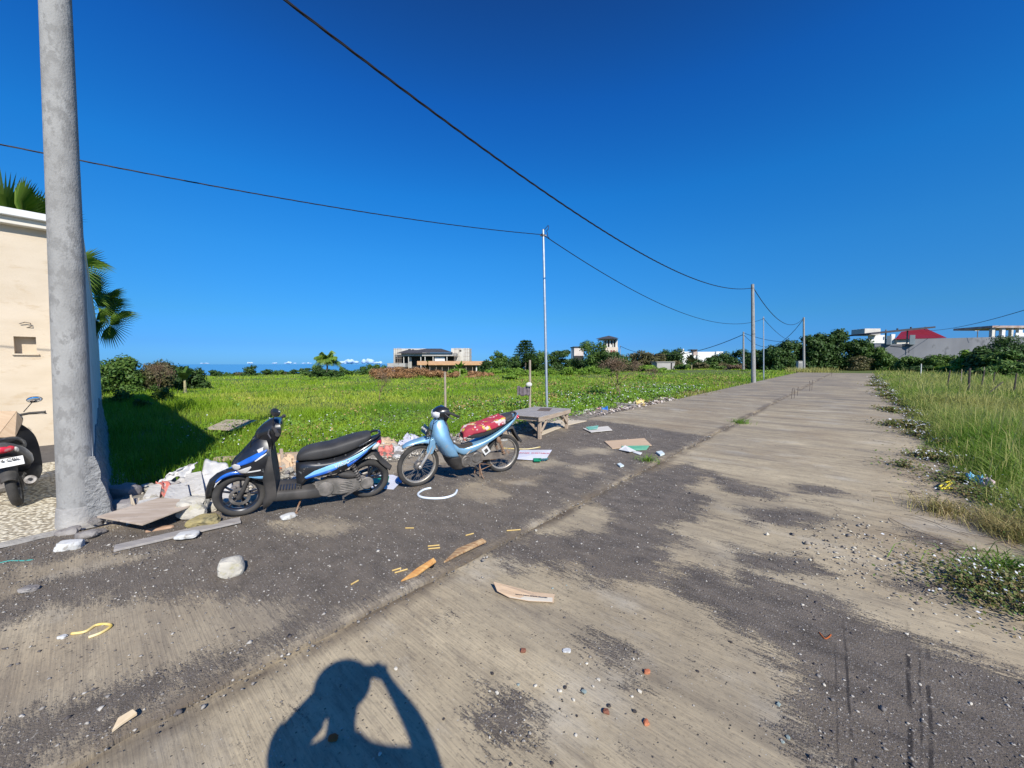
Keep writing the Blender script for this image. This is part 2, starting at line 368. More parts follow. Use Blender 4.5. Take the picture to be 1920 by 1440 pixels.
    crk = mth('MULTIPLY', mr(cv.outputs['Distance'], .0012, .004, 1, 0), mr(nz(mapp(.5, .5, 33), 1, 3), .50, .56))
    tan = mix(mth('MULTIPLY', crk, .7), tan, (.05, .04, .035))
    col = mix(grav, tan, dk)
    if seed: col = mix(mth('MULTIPLY', mth('MULTIPLY', mr(ax_.outputs[1], 5.0, 10.0, 1, 0), mr(nz(mapp(1.3, 1.1, 81), 1, 7, .65), .34, .66)), .42), col, (.20, .168, .130))
    farf = mr(ax_.outputs[1], 9.0, 22.0, 0, 1)
    col = mix(mth('MULTIPLY', mth('MULTIPLY', farf, mr(nz(mapp(.55, .45, 91), 1, 9, .7), .38, .60)), .55), col, (.175, .155, .135))
    col = mix(mth('MULTIPLY', mth('MULTIPLY', farf, mr(nz(mapp(.30, 1.6, 93), 1, 7, .7), .53, .64)), .6), col, (.10, .09, .08))
    for trk in dk_tr: col = mix(trk, col, (.035, .03, .028))
    L.new(col, b.inputs['Base Color'])
    hb = mth('ADD', mth('MULTIPLY', mr(groove, .3, .7), -.0022), mth('MULTIPLY', mth('MULTIPLY', nz(mapp(95, 95, 73), 1, 4, .7), grav), .010))
    hb = mth('ADD', hb, mth('MULTIPLY', med, .006)); hb = mth('SUBTRACT', hb, mth('MULTIPLY', pit, .004))
    bp = n.new('ShaderNodeBump'); bp.inputs['Distance'].default_value = 1.0; bp.inputs['Strength'].default_value = .9
    L.new(hb, bp.inputs['Height']); L.new(bp.outputs[0], b.inputs['Normal'])
    return m
m_roadR = road_material('slab_concrete', (.56, .465, .31), (.42, .345, .23), 0)
m_roadL = road_material('raised_slab_concrete', (.52, .435, .30), (.38, .31, .21), 40)
QL = -5.62
def edge_wob(s, k): return .035 * mn.noise(Vector((s * 1.3, k, 0))) + .02 * mn.noise(Vector((s * 6, k, 1)))
def slab(name, q0, q1, ztop, mt, polys, cut=(), wobL=0, wobR=0, send=61.0, level=0.5):
    S = np.concatenate([np.arange(-12, -1, .2), np.arange(-1, 7, .045), np.arange(7, 16, .09), np.arange(16, send + .01, .3)]); nq = int((q1 - q0) / .045)
    Q = np.linspace(q0, q1, nq); V = []; K = len(Q)
    for s in S:
        a = q0 + (edge_wob(s, 5) * wobL); b_ = q1 + (edge_wob(s, 9) * wobR)
        for i in range(K):
            q = a + (b_ - a) * i / (K - 1)
            z = SL * s + ztop + .006 * mn.noise(Vector((q * .7, s * .5, 2)))
            if wobR and i == K - 1: z -= .012
            V.append((q, s, z))
    P = np.array(V)[:, :2]; mk = np.full(len(P), -.5)
    for pl in polys: mk = np.maximum(mk, sdf(P, to_qs(pl)) / .35)
    for pl in cut: mk = np.minimum(mk, -sdf(P, to_qs(pl)) / .30)
    mk = np.clip(level + mk * .5, 0.02, .98)
    Fc = []
    n_ = len(S)
    for i in range(n_ - 1):
        for j in range(K - 1): a = i * K + j; Fc.append((a, a + 1, a + K + 1, a + K))
    base = len(V); per = [i * K + K - 1 for i in range(n_)]; perL = [i * K for i in range(n_)]
    for i in per: V.append((V[i][0], V[i][1], V[i][2] - .16))
    for i in perL: V.append((V[i][0], V[i][1], V[i][2] - .16))
    for i in range(n_ - 1):
        Fc.append((per[i], base + i, base + i + 1, per[i + 1])); Fc.append((perL[i + 1], base + n_ + i + 1, base + n_ + i, perL[i]))
    e0 = (n_ - 1) * K; 
    V += [(q0, send, SL * send - .2), (q1, send, SL * send - .2)]
    me = bpy.data.meshes.new(name); me.from_pydata(V, [], Fc); me.update()
    at_ = me.attributes.new('mask', 'FLOAT', 'POINT'); at_.data.foreach_set('value', np.concatenate([mk, np.full(len(V) - len(mk), .8)]).astype(np.float32))
    o = link_mesh(name, me, mt); o.rotation_euler = (0, 0, -RD); o['kind'] = 'structure'; return o
slab('road', SEAM - .03, 1.5, 0.0, m_roadR, DARK_R, wobR=2, level=.5)
slab('road_lane', QL, SEAM, .034, m_roadL, DARK_L, TAN_L, wobL=2, wobR=.8, send=60.4)
# gravel shoulder under the debris and along both edges
m_dirt = mat('shoulder_dirt', (.16, .135, .105), (.30, .27, .22), scale=3, bump=.02, bscale=30, rough=.95, wear=((.07, .062, .058), 6, .55))
def strip(name, q0, q1, s0, s1, z0, mt, ns=80, nq=14, bump_=.03):
    V = []; Fc = []
    for i in range(ns + 1):
        s = s0 + (s1 - s0) * i / ns
        for j in range(nq + 1):
            t = j / nq; q = q0 + (q1 - q0) * t; X, Y = wxy(s, q)
            V.append((X, Y, G(X, Y) + z0 + bump_ * math.sin(PI * t) * (.6 + mn.noise(Vector((s * 1.1, q * 1.5, 4)))) + .012 * mn.noise(Vector((s * 5, q * 5, 1)))))
    for i in range(ns):
        for j in range(nq): a = i * (nq + 1) + j; Fc.append((a, a + 1, a + nq + 2, a + nq + 1))
    o = npmesh(name, V, Fc, mt, smooth=True); o['kind'] = 'structure'; return o
strip('verge', -7.1, QL + .12, -.2, 14, -.005, m_dirt, 160, 20, .09)
strip('verge', 1.3, 2.4, -6, 61, -.03, mat('verge_dirt', (.10, .09, .05), (.17, .15, .09), scale=4, bump=.02, bscale=30), 160, 10, .04)
# pebble forecourt by the gate
def cell_mat(name, c1, c2, gap, scale, bumpd):
    m = bpy.data.materials.new(name); m.use_nodes = True; n = m.node_tree.nodes; L = m.node_tree.links; b = n['Principled BSDF']; b.inputs['Roughness'].default_value = .8
    tc = n.new('ShaderNodeTexCoord'); vo = n.new('ShaderNodeTexVoronoi'); vo.inputs['Scale'].default_value = scale; L.new(tc.outputs['Object'], vo.inputs[0])
    s_ = n.new('ShaderNodeSeparateColor'); L.new(vo.outputs['Color'], s_.inputs[0])
    mx = n.new('ShaderNodeMix'); mx.data_type = 'RGBA'; mx.inputs[6].default_value = (*c1, 1); mx.inputs[7].default_value = (*c2, 1); L.new(s_.outputs[0], mx.inputs[0])
    mr = n.new('ShaderNodeMapRange'); mr.inputs[1].default_value = .35; mr.inputs[2].default_value = .62; L.new(vo.outputs['Distance'], mr.inputs[0])
    m2 = n.new('ShaderNodeMix'); m2.data_type = 'RGBA'; m2.inputs[7].default_value = (*gap, 1); L.new(mx.outputs[2], m2.inputs[6]); L.new(mr.outputs[0], m2.inputs[0]); L.new(m2.outputs[2], b.inputs['Base Color'])
    bp = n.new('ShaderNodeBump'); bp.inputs['Distance'].default_value = bumpd; bp.invert = True; L.new(vo.outputs['Distance'], bp.inputs['Height']); L.new(bp.outputs[0], b.inputs['Normal'])
    return m
m_peb = cell_mat('pebble_inlay', (.62, .55, .40), (.80, .74, .60), (.32, .27, .19), 26, .02)
strip('paving', -10.2, -5.86, -9, .35, .0, m_peb, 30, 10, 0)
strip('driveway', -12.42, -10.2, -9, .3, -.004, mat('drive_tarmac', (.075, .068, .065), (.11, .10, .095), scale=9, bump=.005, bscale=80), 20, 4, 0)
strip('kerb', -5.88, -5.70, -9, .1, .02, mat('kerb_concrete', (.30, .28, .25), (.42, .40, .36), scale=8, bump=.01, bscale=50, wear=((.12, .11, .10), 5, .56)), 60, 4, 0.01)
# ------------------------------------------------------------------ POLES AND CABLES
m_pole = mat('spun_concrete', (.24, .235, .225), (.37, .365, .35), scale=5, bump=.005, bscale=70, stretch=(1, 1, .6), wear=((.235, .23, .22), 14, .50), contrast=(.25, .75))
m_galv = mat('galvanised_steel', (.50, .53, .56), (.62, .65, .68), scale=9, rough=.42, metal=.75, spec=.5)
m_cable = mat('cable_black', (.012, .011, .014), rough=.5)
m_black = mat('black_rubber', (.012, .012, .012), rough=.7)
m_steel = mat('old_steel', (.22, .21, .20), (.12, .09, .07), scale=20, rough=.5, metal=.6)
def concrete_pole(base, top, r0, r1, label, skirt=False, bands=()):
    t = thing('utility_pole', label, 'pole', base); b = B(); T = Vector(top) - Vector(base); n = 40
    pts = [T * (i / n) for i in range(n + 1)]; pts[0] = pts[0] - Vector((0, 0, .3))
    b.tube(pts, [r0 + (r1 - r0) * i / n for i in range(n + 1)], 40); b.build('shaft', m_pole, t, ang=60)
    if skirt:
        b = B(); b.lathe([(r0 + .020, -.2), (r0 + .016, .06), (r0 + .010, .14), (r0 + .004, .20), (r0 - .02, .22)], (0, 0, 0), 'z', 40); b.build('footing', mat('footing_concrete', (.27, .26, .25), (.40, .385, .36), scale=5, bump=.01, bscale=30), t)
    for h in bands:
        b = B(); P = T * h; rr = r0 + (r1 - r0) * h; b.lathe([(rr + .006, -.02), (rr + .009, -.018), (rr + .009, .018), (rr + .006, .02)], P, 'z', 24); b.build('band', m_steel, t)
    return t
P0 = g(146, 982); top0 = P0 + Vector((.12, 0, 7.25))
concrete_pole(P0, top0, .140, .098, 'thick grey concrete pole at the driveway corner, by far the nearest pole', True, (.975,))
P1 = g(1413, 718); P1.z = G(P1.x, P1.y) - .02; t1 = at(1411, 533, P1.y)
concrete_pole(P1, t1, .15, .10, 'grey concrete pole midway along the raised lane where the thick cable ends', False, (.5, .96))
P2 = g(1507.5, 697.5); P2.z = G(P2.x, P2.y) - .02; t2 = at(1507, 595, P2.y)
concrete_pole(P2, t2, .15, .10, 'grey concrete pole at the far end of the road beside the meter box', False, (.97,))
Pf = g(1394, 696); tf = at(1394, 622, Pf.y)
concrete_pole(Pf, tf, .15, .10, 'short pale concrete pole standing far out in the field left of the road poles', False, (.9, .97))
def steel_pole(base, top, r, label, loop=False):
    t = thing('steel_pole', label, 'pole', base); T = Vector(top) - Vector(base)
    b = B(); b.tube([Vector((0, 0, -.2)), T * .5, T], [r, r, r * .86], 20); b.build('shaft', m_galv, t)
    b = B(); b.lathe([(r + .006, -.03), (r + .012, -.028), (r + .012, .028), (r + .006, .03)], T * .97, 'z', 20); b.box(T * .97 + Vector((r + .03, 0, 0)), (.06, .03, .04)); b.box(T * .97 + Vector((-r - .03, 0, 0)), (.06, .03, .04)); b.build('clamp', m_steel, t, bevel=.003)
    b = B(); b.ell(T + Vector((0, 0, .0)), (r, r, .02)); b.build('cap', m_galv, t)
    return t
Q1 = g(1026, 774); tQ1 = at(1018.5, 431, Q1.y)
steel_pole(Q1, tQ1, .042, 'slim silver steel pole behind the wooden bench, with a looped cable at its top')
Q2 = gx(1433, 33); tQ2 = at(1431.5, 594, 33)
steel_pole(Q2, tQ2, .045, 'slim silver steel pole standing between the two distant concrete road poles')
Q3 = gx(1074, 95); steel_pole(Q3, at(1072, 656, 95), .07, 'thin far steel pole left of the tower house')
Q4 = gx(1163, 90); steel_pole(Q4, at(1163, 648, 90), .09, 'thin pale pole beside the right wall of the tower house')
def sagpts(A, Bp, sag, n=60):
    A, Bp = Vector(A), Vector(Bp); return [A.lerp(Bp, i / n) - Vector((0, 0, 4 * sag * (i / n) * (1 - i / n))) for i in range(n + 1)]
def cable(A, Bp, sag, r, label, n=60, twist=False):
    pts = sagpts(A, Bp, sag, n); b = B()
    if twist:
        pts = sagpts(A, Bp, sag, 420)
        for ph in (0, 2 * PI / 3, 4 * PI / 3):
            pp = []
            for i, p in enumerate(pts):
                a = ph + i * .42; pp.append(p + Vector((math.cos(a) * .6, -math.cos(a) * .6, math.sin(a))) * r * .5)
            b.tube(pp, r * .56, 6)
    else: b.tube(pts, r, 6)
    o = b.build('overhead_cable', m_cable, ang=180); return tag(o, label, 'cable')
A1 = P0 + Vector((.0, .0, 6.85)); A1.x = -4.42; A1.y = 3.86
E1 = at(1410, 540, P1.y)
cable(A1, E1, 1.4, .021, 'thick twisted black cable sweeping from the near concrete pole down to the middle one', twist=True)
E2 = at(1505, 598, P2.y)
cable(E1 + Vector((.1, 0, 0)), E2, 1.55, .025, 'black cable sagging deeply between the two distant concrete poles')
cQ1 = at(1018, 440, Q1.y)
cable(cQ1 + Vector((-18.39, -15.43, -.5)), cQ1, .8, .011, 'thin black cable crossing the sky from the left edge to the slim bench pole', twist=True)
cable(cQ1, at(1431, 598, 33), 1.35, .014, 'thin black cable drooping from the slim bench pole to the farther slim pole')
cable(at(1432, 598, 33), at(1490, 640, 60), .5, .018, 'faint thin cable falling from the farther slim pole towards the trees')
cable(at(1163, 649, 90), at(1394, 627, Pf.y), 2.6, .045, 'long low cable sagging over the treetops right of the tower house')
cable(at(1394, 627, Pf.y), at(1505, 600, P2.y), 2.6, .03, 'cable from the short pale field pole up to the pole at the road end')
cable(at(1394, 624, Pf.y), at(1490, 640, 66), .5, .03, 'nearly level cable running from the short pale field pole into the dark trees')
cable(at(1735, 620, 75), at(1935, 577, 34), .5, .03, 'black cable rising from the red roof to the right edge of the photo')
cable(at(1832, 620, 62), at(1875, 611, 60), .1, .03, 'short cable leading to the roof of the open concrete pavilion')
o = B().tube([tQ1 + Vector(p) for p in ((-.05, 0, -.14), (.02, 0, -.02), (.12, 0, .10), (.155, 0, .14), (.175, 0, .12), (.16, 0, .02), (.10, 0, -.04), (.13, 0, -.08), (.14, 0, -.20), (.2, .02, -.27))], .011, 6).build('jumper_cable', m_cable, ang=180)
tag(o, 'small looped black jumper cable at the top of the slim pole behind the bench', 'cable')
# ------------------------------------------------------------------ WALLS
m_cream = mat('cream_plaster', (.53, .44, .325), (.59, .50, .385), scale=1.1, bump=.004, bscale=25, wear=((.50, .40, .28), 1.6, .55), stretch=(1, 1, 2.5))
m_white = mat('white_render', (.62, .62, .60), (.72, .72, .70), scale=3, bump=.002, bscale=20)
m_sidew = mat('side_wall_render', (.50, .53, .55), (.66, .68, .68), scale=1.6, bump=.012, bscale=16, wear=((.26, .27, .27), 2.2, .57))
def frame_at(s, q, z=0):                       # matrix of the road frame: x along the road, y to the left of it
    X, Y = wxy(s, q); return Vector((X, Y, z)), -RD + PI / 2
WQ = -12.42
def wall_sx(px, py):                           # pixel -> (s, z) on the vertical plane q = WQ
    d = ray(px, py); k = WQ / (d.x * RC - d.y * RS); P = Vector((0, 0, H)) + k * d; return sq(P.x, P.y)[0], P.z
sc_, zc_ = wall_sx(144, 420)
s_bl, z_bl = wall_sx(27, 661); s_br, z_tr = wall_sx(67, 630)
loc, rz = frame_at(0, WQ, -.02)
cw = thing('gate_wall', 'tall cream plastered wall with white coping and a small square niche', 'wall', loc, (0, 0, rz))
cs1 = sc_; top = zc_ - .10
b = B(); y0, y1 = 0, .35                       # y towards the back (left of the road)
def wb(x0, x1, z0, z1, ya=0, yb=.35): b.box(((x0 + x1) / 2, (ya + yb) / 2, (z0 + z1) / 2), (x1 - x0, yb - ya, z1 - z0))
wb(-9, s_bl, -.1, top); wb(s_br, cs1, -.1, top); wb(s_bl, s_br, -.1, z_bl); wb(s_bl, s_br, z_tr, top); wb(s_bl - .0, s_br, z_bl, z_tr, .17, .34)
b.build('wall', m_cream, cw, smooth=False)
b = B(); b.box(((-9 + cs1) / 2, .12, top + .07), (9 + cs1 + .12, .78, .14)); b.build('coping', m_white, cw, bevel=.012)
b = B(); b.box(((-9 + cs1) / 2 - .02, .06, top - .07), (9 + cs1 - .04, .46, .14)); b.build('fascia', mat('fascia_paint', (.62, .58, .50)), cw, bevel=.01)
b = B(); b.box(((s_bl + s_br) / 2, .045, z_bl - .016), (s_br - s_bl + .06, .17, .03)); b.build('niche_sill', m_cream, cw, bevel=.004)
sh, zh = wall_sx(50, 606)
b = B(); b.tube([(sh - .09, -.03, zh + .0), (sh - .02, -.05, zh + .035), (sh + .05, -.05, zh + .02), (sh + .06, -.04, zh - .04), (sh - .01, .01, zh - .075)], .008, 6); b.build('wire_hook', m_steel, cw)
# white side wall running back from the corner pole
c0 = g(181, 978); cdir = at(188, YH, 24) - c0; cdir = Vector((cdir.x, cdir.y)).normalized(); ang = math.atan2(cdir.y, cdir.x)
sw = thing('side_wall', 'bluish white rendered boundary wall seen edge-on behind the concrete pole', 'wall', (c0.x, c0.y, -.02), (0, 0, ang))
LW = 25
b = B(); b.box((LW / 2, .08, 1.5), (LW, .16, 3.12)); b.build('wall', m_sidew, sw, smooth=False)
b = B(); b.box((LW / 2, .075, 3.10), (LW, .18, .08)); b.build('coping', m_white, sw, bevel=.02)
b = B(); rings = []                             # rough concrete footing proud of the wall
for i in range(91):
    x = -.06 + 9 * (i / 90) ** 1.5; top_ = .75 + .25 * mn.noise(Vector((x * 1.2, 0, 7))); rg = []
    for j in range(10):
        z = top_ * (1 - j / 9); out = .03 + .13 * (j / 9) ** 1.3 + .035 * mn.noise(Vector((x * 5, z * 7, 3))); rg.append(Vector((x, -max(.012, out if j else .012), z - .04)))
    rg += [Vector((x, .12, -.1)), Vector((x, .12, top_ - .04))]; rings.append(rg)
b.loft(rings)
b.build('footing', mat('rough_footing', (.19, .19, .19), (.30, .30, .295), scale=14, bump=.03, bscale=40), sw)
# ------------------------------------------------------------------ WOODEN BENCH (low table)
m_wood = mat('raw_timber', (.36, .27, .19), (.45, .36, .27), scale=3, stretch=(1, 12, 12), bump=.002, bscale=20, wear=((.30, .21, .14), 5, .60))
m_woodg = mat('weathered_board', (.27, .25, .235), (.38, .35, .32), scale=3, stretch=(1, 10, 10), bump=.002, bscale=25, wear=((.22, .19, .17), 4, .60))
lf, rf = g(1012, 826), g(1062, 806); lf.z = rf.z = 0
ux = (rf - lf).normalized(); TL = (rf - lf).length; uy = Vector((-ux.y, ux.x, 0)); ta = math.atan2(ux.y, ux.x)
HT = .47
bt = thing('wooden_bench', 'low rough wooden platform bench with braced legs beside the slim pole', 'bench', (lf.x, lf.y, G(lf.x, lf.y) + .034), (0, 0, ta))
W_ = .86
b = B(); nb = 5
b.box((TL / 2, W_ / 2, HT + .009), (TL + .26, W_ + .12, .018)); b.build('tabletop', m_woodg, bt, bevel=.003)
for (x, y) in ((0, 0), (TL, 0), (0, W_), (TL, W_)):
    b = B(); b.box((x, y, HT / 2 - .02), (.075, .06, HT - .0)); b.build('leg', m_wood, bt, bevel=.004)
for y in (-.045, W_ + .045):
    b = B(); b.box((TL / 2, y, HT - .045), (TL + .26, .028, .09)); b.build('apron', m_wood, bt, bevel=.003)
for x in (-.055, TL + .055):
    b = B(); b.box((x, W_ / 2, HT - .045), (.028, W_ + .06, .085)); b.build('apron', m_wood, bt, bevel=.003)
for x, y, dx, dy in ((0, 0, .34, 0), (0, 0, 0, .34), (TL, 0, -.34, 0), (TL, 0, 0, .3), (0, W_, .3, 0), (TL, W_, -.3, 0)):
    b = B(); b.bar((x, y - .03 if dx else y, .14), (x + dx, y + dy - (.03 if dx else 0), HT - .05), .022, .055); b.build('brace', m_wood, bt, bevel=.003)
b = B(); b.box((TL * .72, W_ * .45, HT + .024), (.5, .28, .012), R=Matrix.Rotation(.3, 3, 'Z')); o = b.build('dark_offcut', mat('dark_board', (.10, .075, .06), (.16, .12, .1), scale=6), bevel=.002)
o.location = bt.location; o.rotation_euler = bt.rotation_euler; tag(o, 'dark brown offcut board lying on the bench top', 'board')
m_cardb = mat('cardboard', (.52, .37, .24), (.58, .43, .29), scale=4, bump=.002, bscale=60, stretch=(1, 6, 1))
m_ply = mat('plywood', (.42, .33, .25), (.52, .43, .34), scale=2.4, stretch=(1, 7, 7), bump=.001, bscale=20, wear=((.20, .16, .13), 5, .60), contrast=(.4, .6))
def slab_px(name, pts, h, mt, label, cat, zs=None, group=None, sub=None):
    """thin board through photo corner points on the ground"""
    P = [g(x, y, .034 if sub is None else sub) for x, y in pts]; c = sum(P, Vector()) / len(P); b = B()
    pl = [p - c + Vector((0, 0, (zs[i] if zs else 0))) for i, p in enumerate(P)]
    b.plate(pl, h); o = b.build(name, mt, loc=c + Vector((0, 0, .003)), smooth=False, bevel=min(.002, h / 3)); return tag(o, label, cat, group)
slab_px('pallet_board', [(1015, 817), (1060, 799), (1100, 790), (1046, 789), (1000, 804)], .02, mat('pale_plank', (.55, .46, .33), (.62, .53, .40), scale=3, stretch=(1, 9, 9)), 'pale planks lying on the ground under the wooden bench', 'board')
slab_px('plywood_sheet', [(183, 990), (268, 1010), (382, 966), (300, 958)], .018, m_ply, 'large weathered plywood sheet propped on rubble beside the concrete pole', 'board', zs=[.10, .12, .14, .13])
slab_px('grey_plank', [(213, 1036), (215, 1026), (449, 975), (452, 983)], .02, m_woodg, 'long grey plank lying along the road edge in front of the plywood sheet', 'plank', zs=[.0, 0, .01, .01])
slab_px('plywood_square', [(385, 815), (438, 818), (482, 797), (424, 796)], .016, m_ply, 'square plywood sheet lying in the grass beyond the black scooter', 'board', zs=[.12, .12, .12, .12], sub=0.0)
slab_px('cardboard_sheet', [(1133, 829), (1148, 842), (1222, 838), (1208, 827)], .010, m_cardb, 'large flat brown cardboard sheet on the lane right of the bench', 'cardboard', zs=[.01, .0, .02, .05])
slab_px('cardboard_sheet', [(1093, 805), (1108, 813), (1148, 809), (1140, 803)], .012, mat('pale_card', (.55, .52, .47), (.62, .58, .52), scale=4), 'small pale board with a green corner lying beyond the big cardboard', 'cardboard', zs=[.01, .02, .02, .04])
slab_px('green_sheet', [(1098, 804), (1104, 809), (1120, 808), (1122, 802)], .006, mat('green_plastic', (.12, .42, .26), (.3, .55, .42), scale=6, rough=.4), 'green plastic scrap lying on the small pale board', 'plastic sheet', zs=[.035, .035, .04, .05])
slab_px('green_sheet', [(1170, 846), (1212, 844), (1218, 839), (1165, 840)], .008, mat('green_foil', (.10, .36, .20), (.18, .45, .28), scale=6, rough=.4), 'green plastic strip along the near edge of the large brown cardboard', 'plastic sheet', zs=[.0, .0, .03, .03])
slab_px('white_chip', [(1160, 845), (1180, 851), (1192, 846), (1172, 840)], .01, m_white, 'crumpled white plastic scrap below the green strip', 'plastic scrap', zs=[.01, .03, .0, .04])
slab_px('white_chip', [(1186, 849), (1200, 854), (1204, 850), (1192, 847)], .012, m_white, 'small white scrap just right of the crumpled one by the green strip', 'plastic scrap')
slab_px('white_chip', [(1230, 850), (1238, 856), (1246, 853), (1240, 848)], .03, mat('ice_white', (.6, .68, .68)), 'pale bluish chip beside the weed tuft on the road seam', 'chip')
slab_px('white_chip', [(1157, 872), (1163, 877), (1170, 875), (1163, 870)], .02, mat('ice_white', (.6, .68, .68)), 'pale bluish chip alone on the dark lane below the cardboard', 'chip')
# white and green banners
m_ban = mat('banner_white', (.74, .74, .80), (.66, .66, .72), scale=5, rough=.45, bump=.003, bscale=8)
m_grn = mat('banner_green', (.01, .30, .12), rough=.4); m_blu = mat('banner_blue', (.04, .14, .52), rough=.4); m_red = mat('banner_red', (.62, .05, .07), rough=.5)
def frame4(c, ax, ay):
    az = ax.cross(ay).normalized(); return Matrix((( ax.x, ay.x, az.x, c.x), (ax.y, ay.y, az.y, c.y), (ax.z, ay.z, az.z, c.z), (0, 0, 0, 1)))
def banner(pts, label, extra):
    P = [g(x, y, .05) for x, y in pts]; c = sum(P, Vector()) / len(P)
    t = thing('fallen_banner', label, 'banner', c); b = B(); b.plate([p - c + Vector((0, 0, .012 * (-1) ** i)) for i, p in enumerate(P)], .004); b.build('sheet', m_ban, t, smooth=False)
    ax = (P[1] - P[0]).normalized(); ay = Vector((-ax.y, ax.x, 0)).normalized(); extra(t, c, P, ax, ay)
def ex1(t, c, P, ax, ay):
    for poly, mt, nm in (([(1000, 859), (1001, 865), (1014, 865), (1015, 859)], m_grn, 'green_panel'), ([(1015, 860), (1016, 863), (1027, 862), (1028, 859)], mat('banner_teal', (.08, .28, .25), rough=.4), 'teal_panel')):
        q = [g(x, y, .066) - c for x, y in poly]; b = B(); b.plate(q, .002); b.build(nm, mt, t, smooth=False)
    q = g(1002, 850, .066) - c; q.z = .022
    text_mesh('lettering', 'AND COMBIX', .085, frame4(q, ax, ay), m_red, t)
    q = g(1020, 861.5, .07) - c; q.z = .024; text_mesh('lettering', 'ORIX', .075, frame4(q, ax, ay), mat('ink', (.02, .03, .06)), t)
banner([(966, 862), (1022, 863), (1035, 845), (975, 843)], 'white banner with red lettering and a green patch lying behind the blue motorcycle', ex1)
def ex2(t, c, P, ax, ay):
    for poly, mt, nm in (([(688, 906), (727, 906), (730, 893), (688, 892)], m_grn, 'green_panel'), ([(640, 911), (686, 911), (688, 897), (650, 897)], m_grn, 'green_panel'), ([(742, 902), (752, 906), (757, 898), (750, 892)], m_blu, 'blue_panel')):
        q = [g(x, y, .066) - c for x, y in poly]; b = B(); b.plate(q, .002); b.build(nm, mt, t, smooth=False)
banner([(640, 914), (738, 916), (757, 900), (736, 889), (655, 894)], 'crumpled white and green banner lying between the scooter and the blue motorcycle', ex2)
# ------------------------------------------------------------------ ROCKS, SACKS AND RUBBISH
def rock(name, px, py, size, mt, label, cat='stone', up=.034, seed=0, group=None, rot=0, sub=3, am=.22, tilt=0):
    b_ = bpy.data.meshes.new(name); import bmesh
    bm = bmesh.new(); bmesh.ops.create_icosphere(bm, subdivisions=sub, radius=1)
    for v in bm.verts:
        n_ = mn.noise(v.co * 1.1 + Vector((seed * 7.3, 0, 0))); m_ = max(abs(v.co.x), abs(v.co.y), abs(v.co.z)); blk = v.co / (m_ ** .65)
        v.co = blk * (.82 + am * n_ * 1.6 + am * .35 * mn.noise(v.co * 3.3 + Vector((seed, 5, 0)))); v.co = Vector((v.co.x * size[0], v.co.y * size[1], v.co.z * size[2])) / 2
    bm.to_mesh(b_); bm.free()
    P = g(px, py, up); o = link_mesh(name, b_, mt); o.location = P + Vector((0, 0, size[2] * .36)); o.rotation_euler = (tilt, tilt * .6, rot)
    b_.polygons.foreach_set('use_smooth', [True] * len(b_.polygons)); b_.set_sharp_from_angle(angle=math.radians(32)); return tag(o, label, cat, group)
mrk_c = mat('cream_stone', (.52, .49, .42), (.42, .39, .33), scale=9, bump=.01, bscale=40, wear=((.40, .37, .22), 6, .58))
mrk_w = mat('white_lump', (.52, .52, .51), (.62, .62, .60), scale=6, bump=.006, bscale=30, wear=((.36, .34, .30), 7, .56))
mrk_g = mat('grey_stone', (.20, .18, .17), (.30, .28, .26), scale=9, bump=.01, bscale=40)
mrk_y = mat('mossy_stone', (.38, .31, .13), (.26, .22, .12), scale=9, bump=.02, bscale=30, wear=((.12, .11, .06), 8, .55))
mrk_r = mat('brick_red', (.42, .12, .06), (.50, .20, .10), scale=15, bump=.006, bscale=60)
mrk_k = mat('sack_grey', (.22, .20, .20), (.30, .28, .27), scale=5, bump=.01, bscale=30)
rock('stone_block', 434, 1076, (.21, .17, .17), mrk_c, 'cream square-edged stone block alone on the dark lane', seed=1, rot=.5, am=.10)
rock('stone', 132, 1034, (.24, .15, .13), mrk_w, 'white stone at the foot of the concrete pole', seed=2, up=0, rot=.2, am=.12)
rock('stone', 128, 1006, (.2, .14, .11), mrk_g, 'brownish grey stone between the pebble paving and the white stone', seed=3, up=0, rot=.6)
rock('stone', 168, 1012, (.24, .2, .12), mrk_g, 'dark grey stone touching the base of the concrete pole', seed=4, up=0, rot=.1)
rock('stone', 540, 972, (.17, .12, .06), mrk_w, 'flat white stone in front of the scooter side stand', seed=5, rot=.9, am=.1)
rock('stone', 352, 1006, (.22, .17, .05), mrk_w, 'flat whitish stone resting on the long grey plank', seed=6, rot=.3, up=.05, am=.08)
rock('boulder', 385, 985, (.30, .20, .13), mrk_y, 'yellowish mossy boulder between the plywood sheet and the scooter wheel', seed=7, rot=.4)
rock('boulder', 362, 965, (.34, .24, .22), mrk_c, 'pale cream boulder on the back corner of the plywood sheet', seed=8, rot=.2, up=.06)
rock('boulder', 415, 958, (.26, .2, .17), mrk_c, 'cream boulder touching the scooter front tyre', seed=9, rot=.7, up=0)
rock('cement_sack', 228, 938, (.44, .28, .24), mrk_k, 'grey rounded cement sack in the shade of the side wall', 'sack', seed=10, rot=.1, am=.08, up=0)
rock('cement_sack', 226, 962, (.36, .24, .18), mrk_k, 'lower grey sack squashed against the wall footing', 'sack', seed=11, rot=.5, am=.15, up=0)
rock('rubble_lump', 300, 998, (.26, .09, .07), mat('brown_wood', (.36, .22, .14), (.45, .30, .2), scale=6, stretch=(1, 8, 8)), 'brown wood offcut propping up the front of the plywood sheet', 'wood offcut', seed=12, rot=.55, up=0, am=.06)
rock('stone', 1005, 996, (.03, .03, .02), mrk_c, 'tiny cream pebble on the dark road beyond the seam', seed=13, up=0)
rock('broken_brick', 945, 826, (.22, .12, .08), mrk_w, 'small white block between the motorcycle rear wheel and the bench leg', 'block', seed=14, rot=.1, am=.05)
rock('stone', 53, 1108, (.12, .1, .04), mrk_g, 'flat dark stone lying on the lane near the left photo edge', seed=15)
